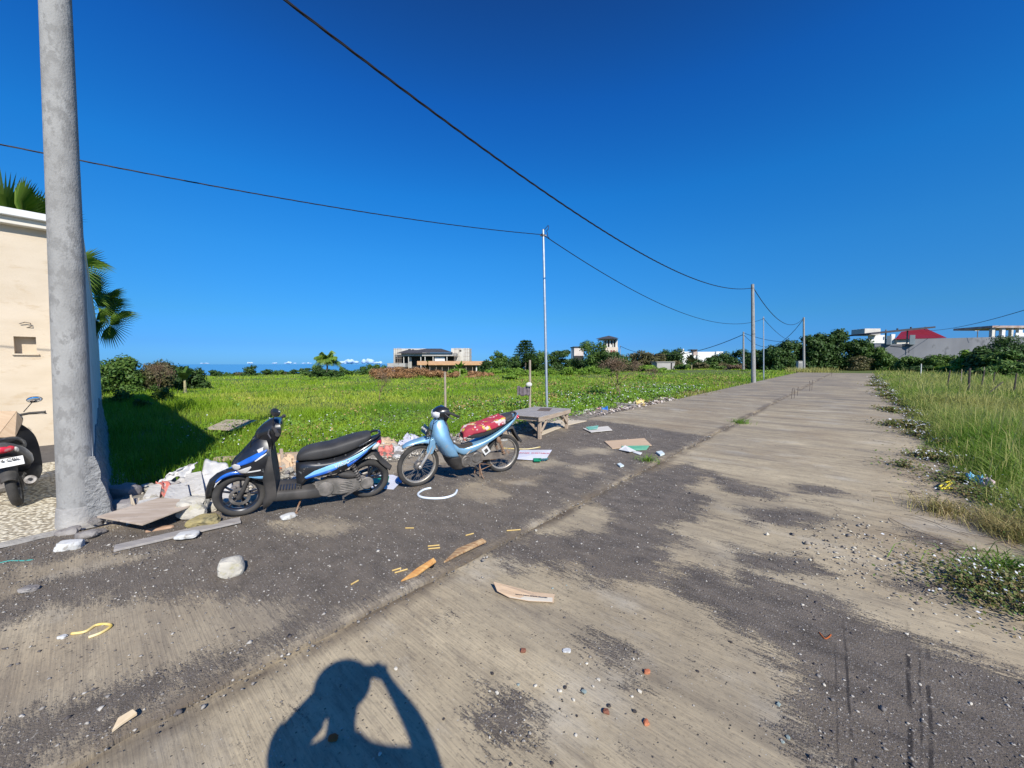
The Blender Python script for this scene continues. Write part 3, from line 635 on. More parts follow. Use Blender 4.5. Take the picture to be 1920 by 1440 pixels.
rock('stone', 118, 1196, (.05, .04, .02), mrk_w, 'small pale pebble beside the yellow strap', seed=16)
# small chips on the near slab, in groups by look
def chips(name, spots, mt, label, cat, group, sz=.03, up=0.0):
    for i, (x, y) in enumerate(spots):
        k = sz * random.uniform(.3, .7); rock(name, x, y, (k * 1.3, k, k * .7), mt, label, cat, up=up, seed=i + 30, group=group, rot=random.uniform(0, 3), sub=2)
rock('brick_chip', 981, 1222, (.036, .024, .02), mat('brown_chip', (.20, .08, .05)), 'dark brown chip nearest the torn cardboard strip', 'chip', up=0, seed=21)
rock('brick_chip', 1213, 1262, (.038, .026, .022), mrk_r, 'orange brick chip right of the loose gravel patch', 'chip', up=0, seed=22)
rock('brick_chip', 1136, 1337, (.032, .026, .022), mat('brown_chip', (.20, .08, .05)), 'dark brown cube-like chip below the gravel patch', 'chip', up=0, seed=23)
rock('brick_chip', 625, 1385, (.05, .04, .015), mat('rust_chip', (.35, .09, .02)), 'rusty flat chip inside the shadow of the photographer', 'chip', up=0, seed=24)
rock('brick_chip', 1212, 1357, (.03, .03, .02), mrk_r, 'small orange chip near the bottom right of the gravel patch', 'chip', up=0, seed=25)
rock('paper_scrap', 1062, 1221, (.055, .04, .012), mrk_w, 'white crumpled scrap on the concrete right of the brown chip', 'scrap', up=0, seed=26)
chips('pebble', [(972, 1285), (1036, 1104), (1062, 1098), (1095, 1299), (1460, 1322), (1478, 1384), (1468, 1392)], mat('blue_grey_pebble', (.22, .28, .27), (.3, .35, .33), scale=20), 'small blue-grey pebble scattered on the concrete slab', 'pebble', 'blue-grey pebbles on the slab', .034)
chips('pebble', [(918, 1297), (932, 1300), (1004, 1287), (1112, 1288), (1122, 1275), (1050, 1297), (1075, 1313), (1100, 1245), (1185, 1307), (1200, 1298), (1080, 1380), (555, 1185), (742, 1255), (712, 1415), (1545, 1285), (1550, 1300), (1505, 1135), (1512, 1137), (1487, 1208), (1725, 1284), (1700, 1190), (1488, 1208), (1820, 1320), (1590, 1160)], mat('pale_pebble', (.52, .48, .40), (.62, .58, .5), scale=20), 'small pale pebble scattered on the near slab', 'pebble', 'pale pebbles on the slab', .028)
chips('pebble', [(1093, 1293), (1142, 1325), (1050, 1330), (923, 1264), (832, 1349), (1082, 1343), (1265, 1346), (1190, 1335), (1527, 1163), (1547, 1195), (1370, 1205), (1415, 1263), (1308, 1260), (958, 1434), (1035, 1432), (688, 1204), (610, 1143), (460, 1165), (1060, 1290)], mat('dark_pebble', (.04, .035, .035), (.07, .06, .055), scale=20), 'small dark stone chip on the near slab', 'pebble', 'dark stone chips on the slab', .028)
# torn cardboard strip with its print
P = [g(x, y, .0) for x, y in ((925, 1104), (960, 1108), (1000, 1116), (1040, 1120), (1038, 1133), (990, 1130), (955, 1124), (932, 1116))]; c = sum(P, Vector()) / 8
t = thing('cardboard_strip', 'torn curved cardboard strip with a line of print lying on the near slab', 'cardboard', c)
b = B(); z = [.05, .03, .02, .02, .012, .01, .012, .03]; b.plate([p - c + Vector((0, 0, z[i])) for i, p in enumerate(P)], .004); b.build('strip', m_cardb, t, smooth=False)
ax = (P[4] - P[6]).normalized(); ay = Vector((-ax.y, ax.x, 0)); b = B()
lb = [g(x, y) - c for x, y in ((955, 1120), (1000, 1123.5), (1036, 1126), (1036, 1133), (990, 1130), (955, 1124))]; zz = [.020, .019, .020, .017, .015, .017]
b.plate([p + Vector((0, 0, zz[i] )) for i, p in enumerate(lb)], .002); b.build('pale_edge', mat('pale_card2', (.62, .56, .46)), t, smooth=False)
text_mesh('lettering', 'NIKMATI MAKAN BERSAMA KELUARGA', .013, frame4(g(996, 1124.2) - c + Vector((0, 0, .026)), ax, ay), mat('ink', (.02, .03, .06)), t)
# hose, straps, ropes
def rope(name, px, r, mt, label, cat, up=.034, n=8, flat=None, rise=None):
    P = [g(x, y, up + r) for x, y in px]; c = sum(P, Vector()) / len(P); pts = []
    for i in range(len(P) - 1):
        p0, p1, p2, p3 = P[max(i - 1, 0)], P[i], P[i + 1], P[min(i + 2, len(P) - 1)]
        for k in range(6):
            t_ = k / 6; pts.append(.5 * ((2 * p1) + (p2 - p0) * t_ + (2 * p0 - 5 * p1 + 4 * p2 - p3) * t_ * t_ + (3 * p1 - p0 - 3 * p2 + p3) * t_ ** 3) - c)
    pts.append(P[-1] - c); b = B(); b.tube(pts, r, n); o = b.build(name, mt, loc=c, ang=180); return tag(o, label, cat)
m_hose = mat('hose_white', (.68, .74, .80), rough=.4); m_yel = mat('strap_yellow', (.70, .50, .10), (.78, .68, .42), scale=6, rough=.5)
rope('hose', [(808, 915), (795, 918), (784, 926), (790, 932), (812, 934.5), (835, 933), (852, 927), (857, 919)], .014, m_hose, 'curved white hose piece in front of the blue motorcycle', 'hose')
rope('strap', [(134, 1188), (160, 1184), (180, 1172), (200, 1170), (208, 1174), (190, 1186), (166, 1195)], .008, m_yel, 'bent yellow strap lying on the lane at lower left', 'strap')
rope('strap', [(1762, 912), (1772, 905), (1788, 902), (1780, 908), (1772, 914), (1764, 916), (1784, 915)], .012, mat('yellow_plastic', (.75, .62, .05), rough=.4), 'bright yellow plastic strap at the grass edge on the right', 'strap', up=.02)
rope('strap', [(940, 840), (985, 842), (1013, 838)], .009, m_yel, 'thin yellow straw between the white banner and the bench', 'straw')
rope('rope', [(0, 1056), (20, 1052), (45, 1052), (62, 1050)], .008, mat('teal_rope', (.05, .32, .28)), 'thin teal rope at the left photo edge beside the kerb', 'rope', up=.02)
rope('bent_wire', [(1536, 1186), (1546, 1197), (1553, 1195), (1558, 1190)], .004, mat('rust_chip', (.35, .09, .02)), 'rusty bent wire on the dark gravel at right', 'wire', up=0)
for i, (x0, y0, x1, y1) in enumerate([(802, 1024, 824, 1022), (803, 1029, 825, 1027), (735, 1070, 752, 1065), (740, 1074, 764, 1067), (873, 1004, 888, 1000), (760, 990, 776, 990), (658, 1096, 672, 1088), (950, 995, 976, 993)]):
    rope('bamboo_stick', [(x0, y0), ((x0 + x1) / 2, (y0 + y1) / 2), (x1, y1)], .006, mat('bamboo', (.62, .45, .18), (.5, .34, .12), scale=12), 'short split bamboo stick lying on the lane left of the seam', 'stick')['group'] = 'bamboo sticks by the seam'
slab_px('bark_strip', [(752, 1092), (782, 1081), (818, 1062), (813, 1060), (782, 1073)], .012, mat('orange_bark', (.45, .20, .06), (.55, .33, .12), scale=9, stretch=(1, 6, 1)), 'orange dried leaf sheath lying along the seam', 'bark', zs=[.0, .0, .03, .05, .02])
slab_px('palm_sheath', [(832, 1057), (862, 1046), (912, 1024), (904, 1023), (858, 1038)], .015, mat('brown_bark', (.22, .11, .05), (.45, .32, .18), scale=14, stretch=(1, 8, 1)), 'brown dried palm sheath on the seam above the orange one', 'bark', zs=[.0, .02, .03, .05, .03])
rope('shoe_sole', [(795, 1063), (803, 1058), (811, 1060)], .022, m_black, 'black rubber lump beside the orange leaf sheath', 'rubber lump')
slab_px('bark_strip', [(210, 1376), (228, 1366), (258, 1350), (250, 1347), (222, 1360)], .014, mat('pale_bark', (.50, .38, .24), (.6, .5, .36), scale=12), 'pale bark piece on the seam at the lower left', 'bark', zs=[.0, .01, .02, .03, .02])
# white sheets / sacks of the debris heap
def sheet(name, px, mt, label, cat, hts, up=0.0, n=14, crum=.03, seed=0, thick=.012):
    """crumpled sheet over a quad given by four photo corners with heights"""
    P = [g(x, y, up) + Vector((0, 0, h)) for (x, y), h in zip(px, hts)]; c = sum(P, Vector()) / 4; V = []
    for i in range(n + 1):
        for j in range(n + 1):
            u, v = i / n, j / n; p = (P[0] * (1 - u) + P[1] * u) * (1 - v) + (P[3] * (1 - u) + P[2] * u) * v
            p = p + Vector((mn.noise(Vector((u * 3, v * 3, seed))), mn.noise(Vector((u * 3, v * 3, seed + 9))), 1.6 * mn.noise(Vector((u * 4, v * 4, seed + 5))) + abs(mn.noise(Vector((u * 9, v * 9, seed)))) )) * crum
            V.append(p - c)
    b = B(); b.add(V, [(i * (n + 1) + j, (i + 1) * (n + 1) + j, (i + 1) * (n + 1) + j + 1, i * (n + 1) + j + 1) for i in range(n) for j in range(n)])
    o = b.build(name, mt, loc=c, ang=50); so = o.modifiers.new('thick', 'SOLIDIFY'); so.thickness = thick; so.offset = -1; return tag(o, label, cat)
m_sack = mat('white_sack', (.52, .51, .49), (.64, .63, .61), scale=7, bump=.004, bscale=14, wear=((.38, .35, .30), 5, .57)); m_redbag = mat('red_bag', (.62, .16, .12), (.72, .30, .24), scale=9, bump=.01, bscale=22, rough=.5)
sheet('plaster_sack', [(290, 925), (355, 912), (372, 900), (330, 915)], m_sack, 'crumpled white sack on top of the debris heap by the wall', 'sack', [.10, .16, .26, .22], seed=1, crum=.03)
sheet('plaster_sack', [(298, 938), (345, 935), (350, 918), (290, 925)], mat('grey_sheet', (.42, .40, .38), (.5, .48, .45), scale=7, bump=.006, bscale=20), 'grey torn sheet under the white sack', 'sheet', [.06, .08, .16, .12], seed=2, crum=.025)
sheet('red_bag', [(322, 957), (345, 945), (310, 925), (292, 928)], m_redbag, 'faded red plastic bag on the debris heap by the plywood sheet', 'plastic bag', [.06, .08, .16, .14], seed=3, crum=.03)
sheet('white_cloth_sheet', [(365, 945), (440, 935), (428, 905), (385, 900)], m_sack, 'large pale sheet draped behind the scooter front wheel', 'sheet', [.02, .02, .27, .30], seed=4, crum=.018)
sheet('red_bag', [(712, 866), (738, 860), (735, 846), (708, 850)], m_redbag, 'bright red plastic bag between the scooter tail and the blue motorcycle', 'plastic bag', [.02, .02, .10, .12], seed=5, crum=.06)
sheet('cardboard_scrap', [(688, 846), (745, 842), (740, 832), (706, 830)], m_cardb, 'bent cardboard scrap behind the red bag', 'cardboard', [.04, .06, .1, .14], seed=6, crum=.04)
sheet('white_paper', [(742, 858), (757, 856), (752, 844), (738, 846)], m_sack, 'white folded card leaning by the blue motorcycle front tyre', 'card', [.02, .02, .08, .10], seed=7, crum=.02)
sheet('grey_sheet', [(745, 840), (775, 842), (785, 830), (765, 822)], mat('lilac_sheet', (.5, .5, .58), (.62, .62, .68), scale=7), 'pale lilac sheet in the grass edge behind the blue motorcycle wheel', 'sheet', [.05, .05, .12, .14], seed=8, crum=.04)
sheet('cardboard_scrap', [(520, 888), (560, 884), (556, 872), (522, 872)], m_cardb, 'crumpled cardboard heap seen through the scooter frame', 'cardboard', [.02, .02, .16, .14], seed=9, crum=.08)
sheet('torn_bag', [(1085, 782), (1108, 778), (1112, 772), (1088, 776)], m_sack, 'white torn bag at the grass edge right of the bench', 'plastic bag', [0, 0, .1, .1], seed=10, crum=.05)
sheet('blue_bag', [(1127, 775), (1140, 774), (1140, 768), (1128, 770)], mat('blue_plastic', (.05, .22, .7), rough=.4), 'bright blue plastic bag in the roadside litter', 'plastic bag', [0, 0, .12, .12], seed=11, crum=.05)
sheet('yellow_bag', [(1192, 764), (1210, 761), (1206, 755), (1192, 757)], mat('yellow_bag', (.72, .52, .12), (.8, .66, .4), scale=8), 'yellow bag at the far end of the roadside litter', 'plastic bag', [0, 0, .14, .14], seed=12, crum=.06)
sheet('pink_bag', [(1118, 775), (1127, 774), (1127, 769), (1118, 771)], mat('pink_plastic', (.6, .3, .36), rough=.5), 'pinkish plastic bag left of the bright blue one', 'plastic bag', [0, 0, .1, .1], seed=13, crum=.05)
sheet('blue_wrapper', [(1812, 906), (1845, 914), (1838, 908), (1818, 903)], mat('sky_plastic', (.15, .5, .8), rough=.4), 'light blue plastic wrapper in the grass edge on the right', 'wrapper', [.04, .04, .1, .1], seed=14, crum=.04)
sheet('pink_wrapper', [(1842, 916), (1868, 924), (1862, 917), (1845, 912)], mat('pale_pink', (.66, .5, .56), rough=.4), 'pale pink wrapper beside the light blue one', 'wrapper', [.04, .04, .1, .1], seed=15, crum=.04)
m_brk = mat('broken_concrete', (.46, .44, .41), (.58, .56, .52), scale=6, bump=.012, bscale=30, wear=((.34, .31, .27), 7, .57))
for px_, h_, zz_, lab_ in (([(236, 985), (292, 975), (300, 950), (262, 955)], .05, [.0, .02, .07, .05], 'pale broken concrete slab behind the dry sticks'), ([(300, 968), (360, 955), (352, 930), (318, 940)], .05, [.03, .02, .12, .14], 'tilted pale concrete slab beside the faded red bag'), ([(340, 940), (385, 938), (378, 912), (350, 915)], .045, [.02, .04, .16, .14], 'steep grey concrete slab between the white sack and the big pale sheet'),
    ([(268, 945), (300, 940), (305, 925), (282, 928)], .05, [.02, .02, .08, .07], 'flat concrete lump at the left end of the debris heap'), ([(395, 955), (440, 948), (432, 935), (400, 938)], .04, [.0, .0, .05, .06], 'flat pale concrete slab under the draped pale sheet'), ([(470, 902), (520, 893), (505, 880), (470, 888)], .05, [.0, .0, .07, .06], 'pale concrete slab behind the scooter front wheel'), ([(575, 880), (612, 872), (600, 862), (572, 868)], .05, [.0, .0, .06, .06], 'pale concrete slab seen under the scooter seat')):
    o = slab_px('broken_block', px_, h_, m_brk, lab_, 'concrete slab', zs=zz_, sub=.03)
# timber and crate wood behind the scooter
def timber(px0, px1, wd, ht, label, up0=.02, up1=.02, name='timber', mt=None):
    a = g(*px0) + Vector((0, 0, up0)); c_ = g(*px1) + Vector((0, 0, up1)); m_ = (a + c_) / 2; b = B(); b.bar(a - m_, c_ - m_, wd, ht); o = b.build(name, mt or m_wood, loc=m_, bevel=.004); return tag(o, label, 'timber')
timber((403, 868), (600, 862), .09, .07, 'long wooden beam lying behind the black scooter', .06, .12)
timber((480, 876), (585, 876), .07, .05, 'shorter timber under the long beam behind the scooter', .04, .06)
timber((545, 885), (600, 870), .06, .05, 'slanted crate slat behind the scooter seat', .04, .14)
timber((533, 888), (528, 868), .05, .05, 'upright crate slat seen through the scooter frame', .02, .22)
timber((556, 880), (556, 872), .06, .06, 'short crate block beside the upright slat', .10, .16)
timber((1150, 764), (1195, 766), .06, .03, 'grey weathered batten on top of the roadside litter', .18, .12, mt=m_woodg)
timber((300, 933), (338, 926), .05, .02, 'thin grey lath poking from the debris heap', .1, .16, mt=m_woodg)
for i, (x, y, x2, y2) in enumerate([(250, 962, 247, 930), (256, 962, 249, 935), (259, 958, 262, 935), (266, 955, 268, 940), (350, 930, 366, 940)]):
    a = g(x, y); hh = (y - y2) / F * a.y * 1.1; b = B(); b.tube([(0, 0, -.05), ((x2 - x) / F * a.y * .5 + .003 * i, 0, hh * .5), ((x2 - x) / F * a.y, 0, hh)], .009, 6)
    o = b.build('broken_stick', mat('dry_stick', (.5, .42, .32)), loc=a); tag(o, 'thin broken dry stick poking up behind the plywood sheet', 'stick', 'dry sticks by the wall')
# loose rubble stones along the shoulder
lib = []
rub_spots = {}
def rub(n, box, mt, label, grp, lo, hi, hmax=.1):
    for i in range(n):
        s = random.uniform(*box[0]); q = random.uniform(*box[1]); X, Y = wxy(s, q); k = random.uniform(lo, hi)
        me = lib[random.randrange(len(lib))].copy() if False else None
        o = bpy.data.objects.new('rubble_stone', random.choice(lib[mt])); COL.objects.link(o); o.location = (X, Y, G(X, Y) + random.uniform(.03, hmax)); o.scale = (k, k * random.uniform(.6, 1), k * random.uniform(.4, .8)); o.rotation_euler = (random.uniform(-.4, .4), random.uniform(-.4, .4), random.uniform(0, 6))
        tag(o, label, 'stone', grp)
import bmesh
def stone_meshes(mt, n=4, seed=0):
    out = []
    for i in range(n):
        me = bpy.data.meshes.new('rubble_stone'); bm = bmesh.new(); bmesh.ops.create_icosphere(bm, subdivisions=2, radius=.5)
        for v in bm.verts:
            m_ = max(abs(v.co.x), abs(v.co.y), abs(v.co.z)) / .5; v.co = v.co / (m_ ** .6) * (1 + .35 * mn.noise(v.co * 3 + Vector((i * 9 + seed, 0, 0))))
        bm.to_mesh(me); bm.free(); me.materials.append(mt); out.append(me)
    return out
lib = {'c': stone_meshes(mrk_c), 'w': stone_meshes(mrk_w, seed=3), 'g': stone_meshes(mrk_g, seed=6), 'r': stone_meshes(mrk_r, seed=9)}
rub(70, ((.3, 5.2), (-7.0, -5.75)), 'c', 'small cream rubble stone in the debris strip along the raised lane', 'cream rubble stones', .05, .16)
rub(60, ((.0, 5.5), (-7.0, -5.65)), 'g', 'small grey rubble stone in the debris strip along the raised lane', 'grey rubble stones', .05, .15)
rub(40, ((.3, 5.0), (-6.9, -5.7)), 'w', 'small white rubble stone in the debris strip along the raised lane', 'white rubble stones', .04, .12)
rub(14, ((.5, 5.2), (-6.8, -5.8)), 'r', 'small brick fragment in the debris strip along the raised lane', 'brick fragments', .05, .11)
# ------------------------------------------------------------------ MOTORCYCLES
def paint(name, c, rough=.28, coat=.5, metal=0.0, dust=.5):
    return mat(name, c, rough=rough, coat=coat, metal=metal, spec=.5, wear=(tuple(min(1, x * .5 + .17) for x in c), 9, .60), c2=tuple(x * 1.25 + .01 for x in c), scale=6)
mk_blk = paint('black_plastic_gloss', (.010, .011, .014), .3, .4); mk_mat = mat('black_plastic_dusty', (.030, .029, .028), (.075, .068, .062), scale=5, rough=.65, bump=.001, bscale=90)
mk_blue = paint('stripe_blue', (.008, .10, .46)); mk_lblue = paint('stripe_pale_blue', (.20, .45, .70)); mk_seat = mat('seat_vinyl', (.030, .030, .032), (.055, .053, .052), scale=4, rough=.55, bump=.0015, bscale=200)
mk_alloy = mat('dusty_alloy', (.28, .26, .24), (.14, .125, .11), scale=14, rough=.5, metal=.6, bump=.002, bscale=50); mk_eng = mat('engine_case', (.15, .14, .125), (.30, .27, .24), scale=12, rough=.55, metal=.3, bump=.003, bscale=40)
mk_tyre = mat('tyre_rubber', (.028, .027, .026), (.065, .06, .055), scale=6, rough=.85, bump=.002, bscale=120); mk_chrome = mat('chrome', (.62, .62, .62), (.40, .36, .32), scale=18, rough=.22, metal=.95)
mk_lens = mat('lamp_lens', (.52, .50, .48), (.62, .60, .56), scale=3, rough=.15, coat=.8, spec=.6); mk_rim = mat('black_alloy_rim', (.014, .016, .024), rough=.3, coat=.4, spec=.5); mk_tail = paint('tail_red', (.45, .012, .03), .15)
mk_mir = mat('mirror_glass', (.75, .80, .88), rough=.03, metal=1.0); mk_rust = mat('rusty_steel', (.20, .10, .05), (.30, .22, .16), scale=20, rough=.8, bump=.003, bscale=60); mk_whitep = mat('plate_white', (.72, .72, .70), (.62, .61, .58), scale=8, rough=.45)
def sup(xf, xb, w, z, n=22, flat=.85, yo=0):          # horizontal egg section: rounded nose at xf, square back at xb
    pts = []
    for k in range(n):
        t = -PI / 2 + PI * k / (n - 1); c, s_ = math.cos(t), math.sin(t)
        pts.append(Vector((xb + (xf - xb) * abs(c) ** flat, yo + w * math.copysign(abs(s_) ** .8, s_), z)))
    return pts
def vloft(levels, n=22, flat=.85): return [sup(xf, xb, w, z, n, flat) for z, xf, xb, w in levels]
def xsec(x, zt, zb, w, n=20, e=.62, yo=0):           # cross-section at x: superellipse in y,z
    pts = []; zc = (zt + zb) / 2; hz = (zt - zb) / 2
    for k in range(n):
        t = 2 * PI * k / n; c, s_ = math.cos(t), math.sin(t)
        pts.append(Vector((x, yo + w * math.copysign(abs(c) ** e, c), zc + hz * math.copysign(abs(s_) ** e, s_))))
    return pts
def dens(rows, k=3):                                  # smooth catmull interpolation of parameter rows
    out = []
    for i in range(len(rows) - 1):
        p0, p1, p2, p3 = rows[max(i - 1, 0)], rows[i], rows[i + 1], rows[min(i + 2, len(rows) - 1)]
        for j in range(k):
            t = j / k; out.append(tuple(.5 * ((2 * b_) + (c_ - a_) * t + (2 * a_ - 5 * b_ + 4 * c_ - d_) * t * t + (3 * b_ - a_ - 3 * c_ + d_) * t ** 3) for a_, b_, c_, d_ in zip(p0, p1, p2, p3)))
    out.append(rows[-1]); return out
def interp_w(rows, key, val, v):
    ks = [r[key] for r in rows]; vs_ = [r[val] for r in rows]
    if ks[0] > ks[-1]: ks, vs_ = ks[::-1], vs_[::-1]
    return float(np.interp(v, ks, vs_))
def ribbon(parent, name, top, bot, yf, mt, off=.004, n=24, sides=(1, -1), th=.004):
    """strip between two polylines in side view, laid on a body whose half width is yf(x,z)"""
    def rs(pl):
        L_ = [0]
        for i in range(1, len(pl)): L_.append(L_[-1] + math.dist(pl[i], pl[i - 1]))
        return [(float(np.interp(L_[-1] * k / n, L_, [p[0] for p in pl])), float(np.interp(L_[-1] * k / n, L_, [p[1] for p in pl]))) for k in range(n + 1)]
    T, Bm = rs(top), rs(bot); out = []
    for sd in sides:
        b = B(); v = []; m_ = 4
        for k in range(n + 1):
            for j in range(m_ + 1):
                x = T[k][0] * (1 - j / m_) + Bm[k][0] * j / m_; z = T[k][1] * (1 - j / m_) + Bm[k][1] * j / m_; v.append((x, sd * (yf(x, z) + off), z))
        f = [(k * (m_ + 1) + j, k * (m_ + 1) + j + 1, (k + 1) * (m_ + 1) + j + 1, (k + 1) * (m_ + 1) + j) for k in range(n) for j in range(m_)]
        if sd > 0: f = [q[::-1] for q in f]
        b.add(v, f); o = b.build(name, mt, parent, ang=60); s2 = o.modifiers.new('th', 'SOLIDIFY'); s2.thickness = th; s2.offset = -1; out.append(o)
    return out
def egg_y(rows, flat=.85):                            # half-width function of a vloft body
    def f(x, z):
        xf, xb, w_ = interp_w(rows, 0, 1, z), interp_w(rows, 0, 2, z), interp_w(rows, 0, 3, z)
        c = min(1, max(0, (x - xb) / max(1e-4, xf - xb))) ** (1 / flat); s_ = math.sqrt(max(0, 1 - c * c)); return w_ * s_ ** .8
    return f
def sec_y(rows, e=.62):                                # half-width function of an x-section body (x, zt, zb, w)
    def f(x, z):
        zt, zb, w_ = interp_w(rows, 0, 1, x), interp_w(rows, 0, 2, x), interp_w(rows, 0, 3, x); zc, hz = (zt + zb) / 2, (zt - zb) / 2
        s_ = min(1, abs(z - zc) / max(hz, 1e-4)) ** (1 / e); return w_ * max(0, 1 - s_ * s_) ** (e / 2)
    return f
def tyre(parent, c, R, r, w, name='tyre'):
    b = B(); prof = []
    for j in range(14):
        a = 2 * PI * j / 14; prof.append((R - r + r * math.cos(a), w * math.sin(a)))
    n = 64; rings = []
    for i in range(n):
        a = 2 * PI * i / n; k = 1 + (.004 if i % 2 else 0); rings.append([Vector(c) + Vector((p[0] * (k if p[0] > R - r * .4 else 1) * math.cos(a), p[1], p[0] * (k if p[0] > R - r * .4 else 1) * math.sin(a))) for p in prof])
    rings.append(rings[0]); b.loft(rings, cap=False); return b.build(name, mk_tyre, parent, ang=60)
def wheel_cast(parent, name, x, R, turn=0):
    w_ = bpy.data.objects.new(name, None); COL.objects.link(w_); w_.parent = parent; w_.location = (x, 0, R); w_.rotation_euler = (0, 0, turn); w_.empty_display_size = .1
    tyre(w_, (0, 0, 0), R, .040, .042)
    b = B(); b.lathe([(R - .060, -.030), (R - .066, -.032), (R - .082, -.022), (R - .088, 0), (R - .082, .022), (R - .066, .032), (R - .060, .030), (R - .070, 0)], (0, 0, 0), 'y', 48, closed=False)
    for k in range(5):
        a = 2 * PI * k / 5 + .55
        for da in (-.16, .16):
            b.bar((.03 * math.cos(a), 0, .03 * math.sin(a)), ((R - .075) * math.cos(a + da), .0, (R - .075) * math.sin(a + da)), .018, .020, up=(0, 1, 0))
    b.lathe([(.001, -.045), (.032, -.045), (.034, .045), (.001, .045)], (0, 0, 0), 'y', 24); b.build('rim', mk_rim, w_, bevel=.002)
    return w_
def wheel_spoke(parent, name, x, R, hubr, turn=0):
    w_ = bpy.data.objects.new(name, None); COL.objects.link(w_); w_.parent = parent; w_.location = (x, 0, R); w_.rotation_euler = (0, 0, turn); w_.empty_display_size = .1
    tyre(w_, (0, 0, 0), R, .033, .034)
    b = B(); b.lathe([(R - .052, -.026), (R - .060, -.028), (R - .070, -.018), (R - .072, 0), (R - .070, .018), (R - .060, .028), (R - .052, .026), (R - .060, 0)], (0, 0, 0), 'y', 56, closed=False); b.build('rim', mat('worn_rim', (.46, .43, .38), (.34, .30, .25), scale=18, rough=.4, metal=.5), w_, ang=60)
    b = B()
    for k in range(36):
        a = 2 * PI * k / 36; sd = 1 if k % 2 else -1; a2 = a + (.42 if (k // 2) % 2 else -.42)
        b.tube([(hubr * math.cos(a2), sd * .03, hubr * math.sin(a2)), ((R - .066) * math.cos(a), 0, (R - .066) * math.sin(a))], .0016, 4)
    b.build('spokes', mk_steelrod, w_)
    b = B(); b.lathe([(.001, -.05), (.03, -.05), (hubr * .9, -.038), (hubr, -.03), (hubr, .03), (hubr * .9, .038), (.03, .05), (.001, .05)], (0, 0, 0), 'y', 32); b.lathe([(hubr * .6, .052), (hubr * .55, .056), (hubr * .5, .052)], (0, 0, 0), 'y', 24); b.build('hub', mk_alloy, w_, bevel=.002)
    return w_
mk_steelrod = mat('spoke_steel', (.42, .40, .37), rough=.4, metal=.7)
def bike_empty(name, label, cat, Bp, A, lean):
    """origin at rear tyre contact, x forwards, y to the machine's left"""
    f = (A - Bp).normalized(); left = Vector((-f.y, f.x, 0)).normalized(); up = (f.cross(left)).normalized()
    up2 = (up * math.cos(lean) + left * math.sin(lean)).normalized(); l2 = up2.cross(f)
    M = Matrix(((f.x, l2.x, up2.x, Bp.x), (f.y, l2.y, up2.y, Bp.y), (f.z, l2.z, up2.z, Bp.z), (0, 0, 0, 1)))
    t = thing(name, label, cat); t.matrix_world = M; return t
def mirror(t, base, top, r=(.062, .045), yaw=0):
    b = B(); b.tube([base, (Vector(base) + Vector(top)) / 2 + Vector((.01, 0, 0)), top], .005, 8); st = b.build('mirror_stem', mk_blk, t)
    R_ = Matrix.Rotation(yaw, 3, 'Z') @ Matrix.Rotation(-.12, 3, 'Y'); b = B(); b.ell(Vector(top), (.016, r[0], r[1]), 20, 10, R=R_); m_ = b.build('mirror', mk_blk, t)
    b = B(); b.ell(Vector(top) + R_ @ Vector((-.010, 0, 0)), (.008, r[0] * .9, r[1] * .88), 20, 10, R=R_); b.build('glass', mk_mir, m_)
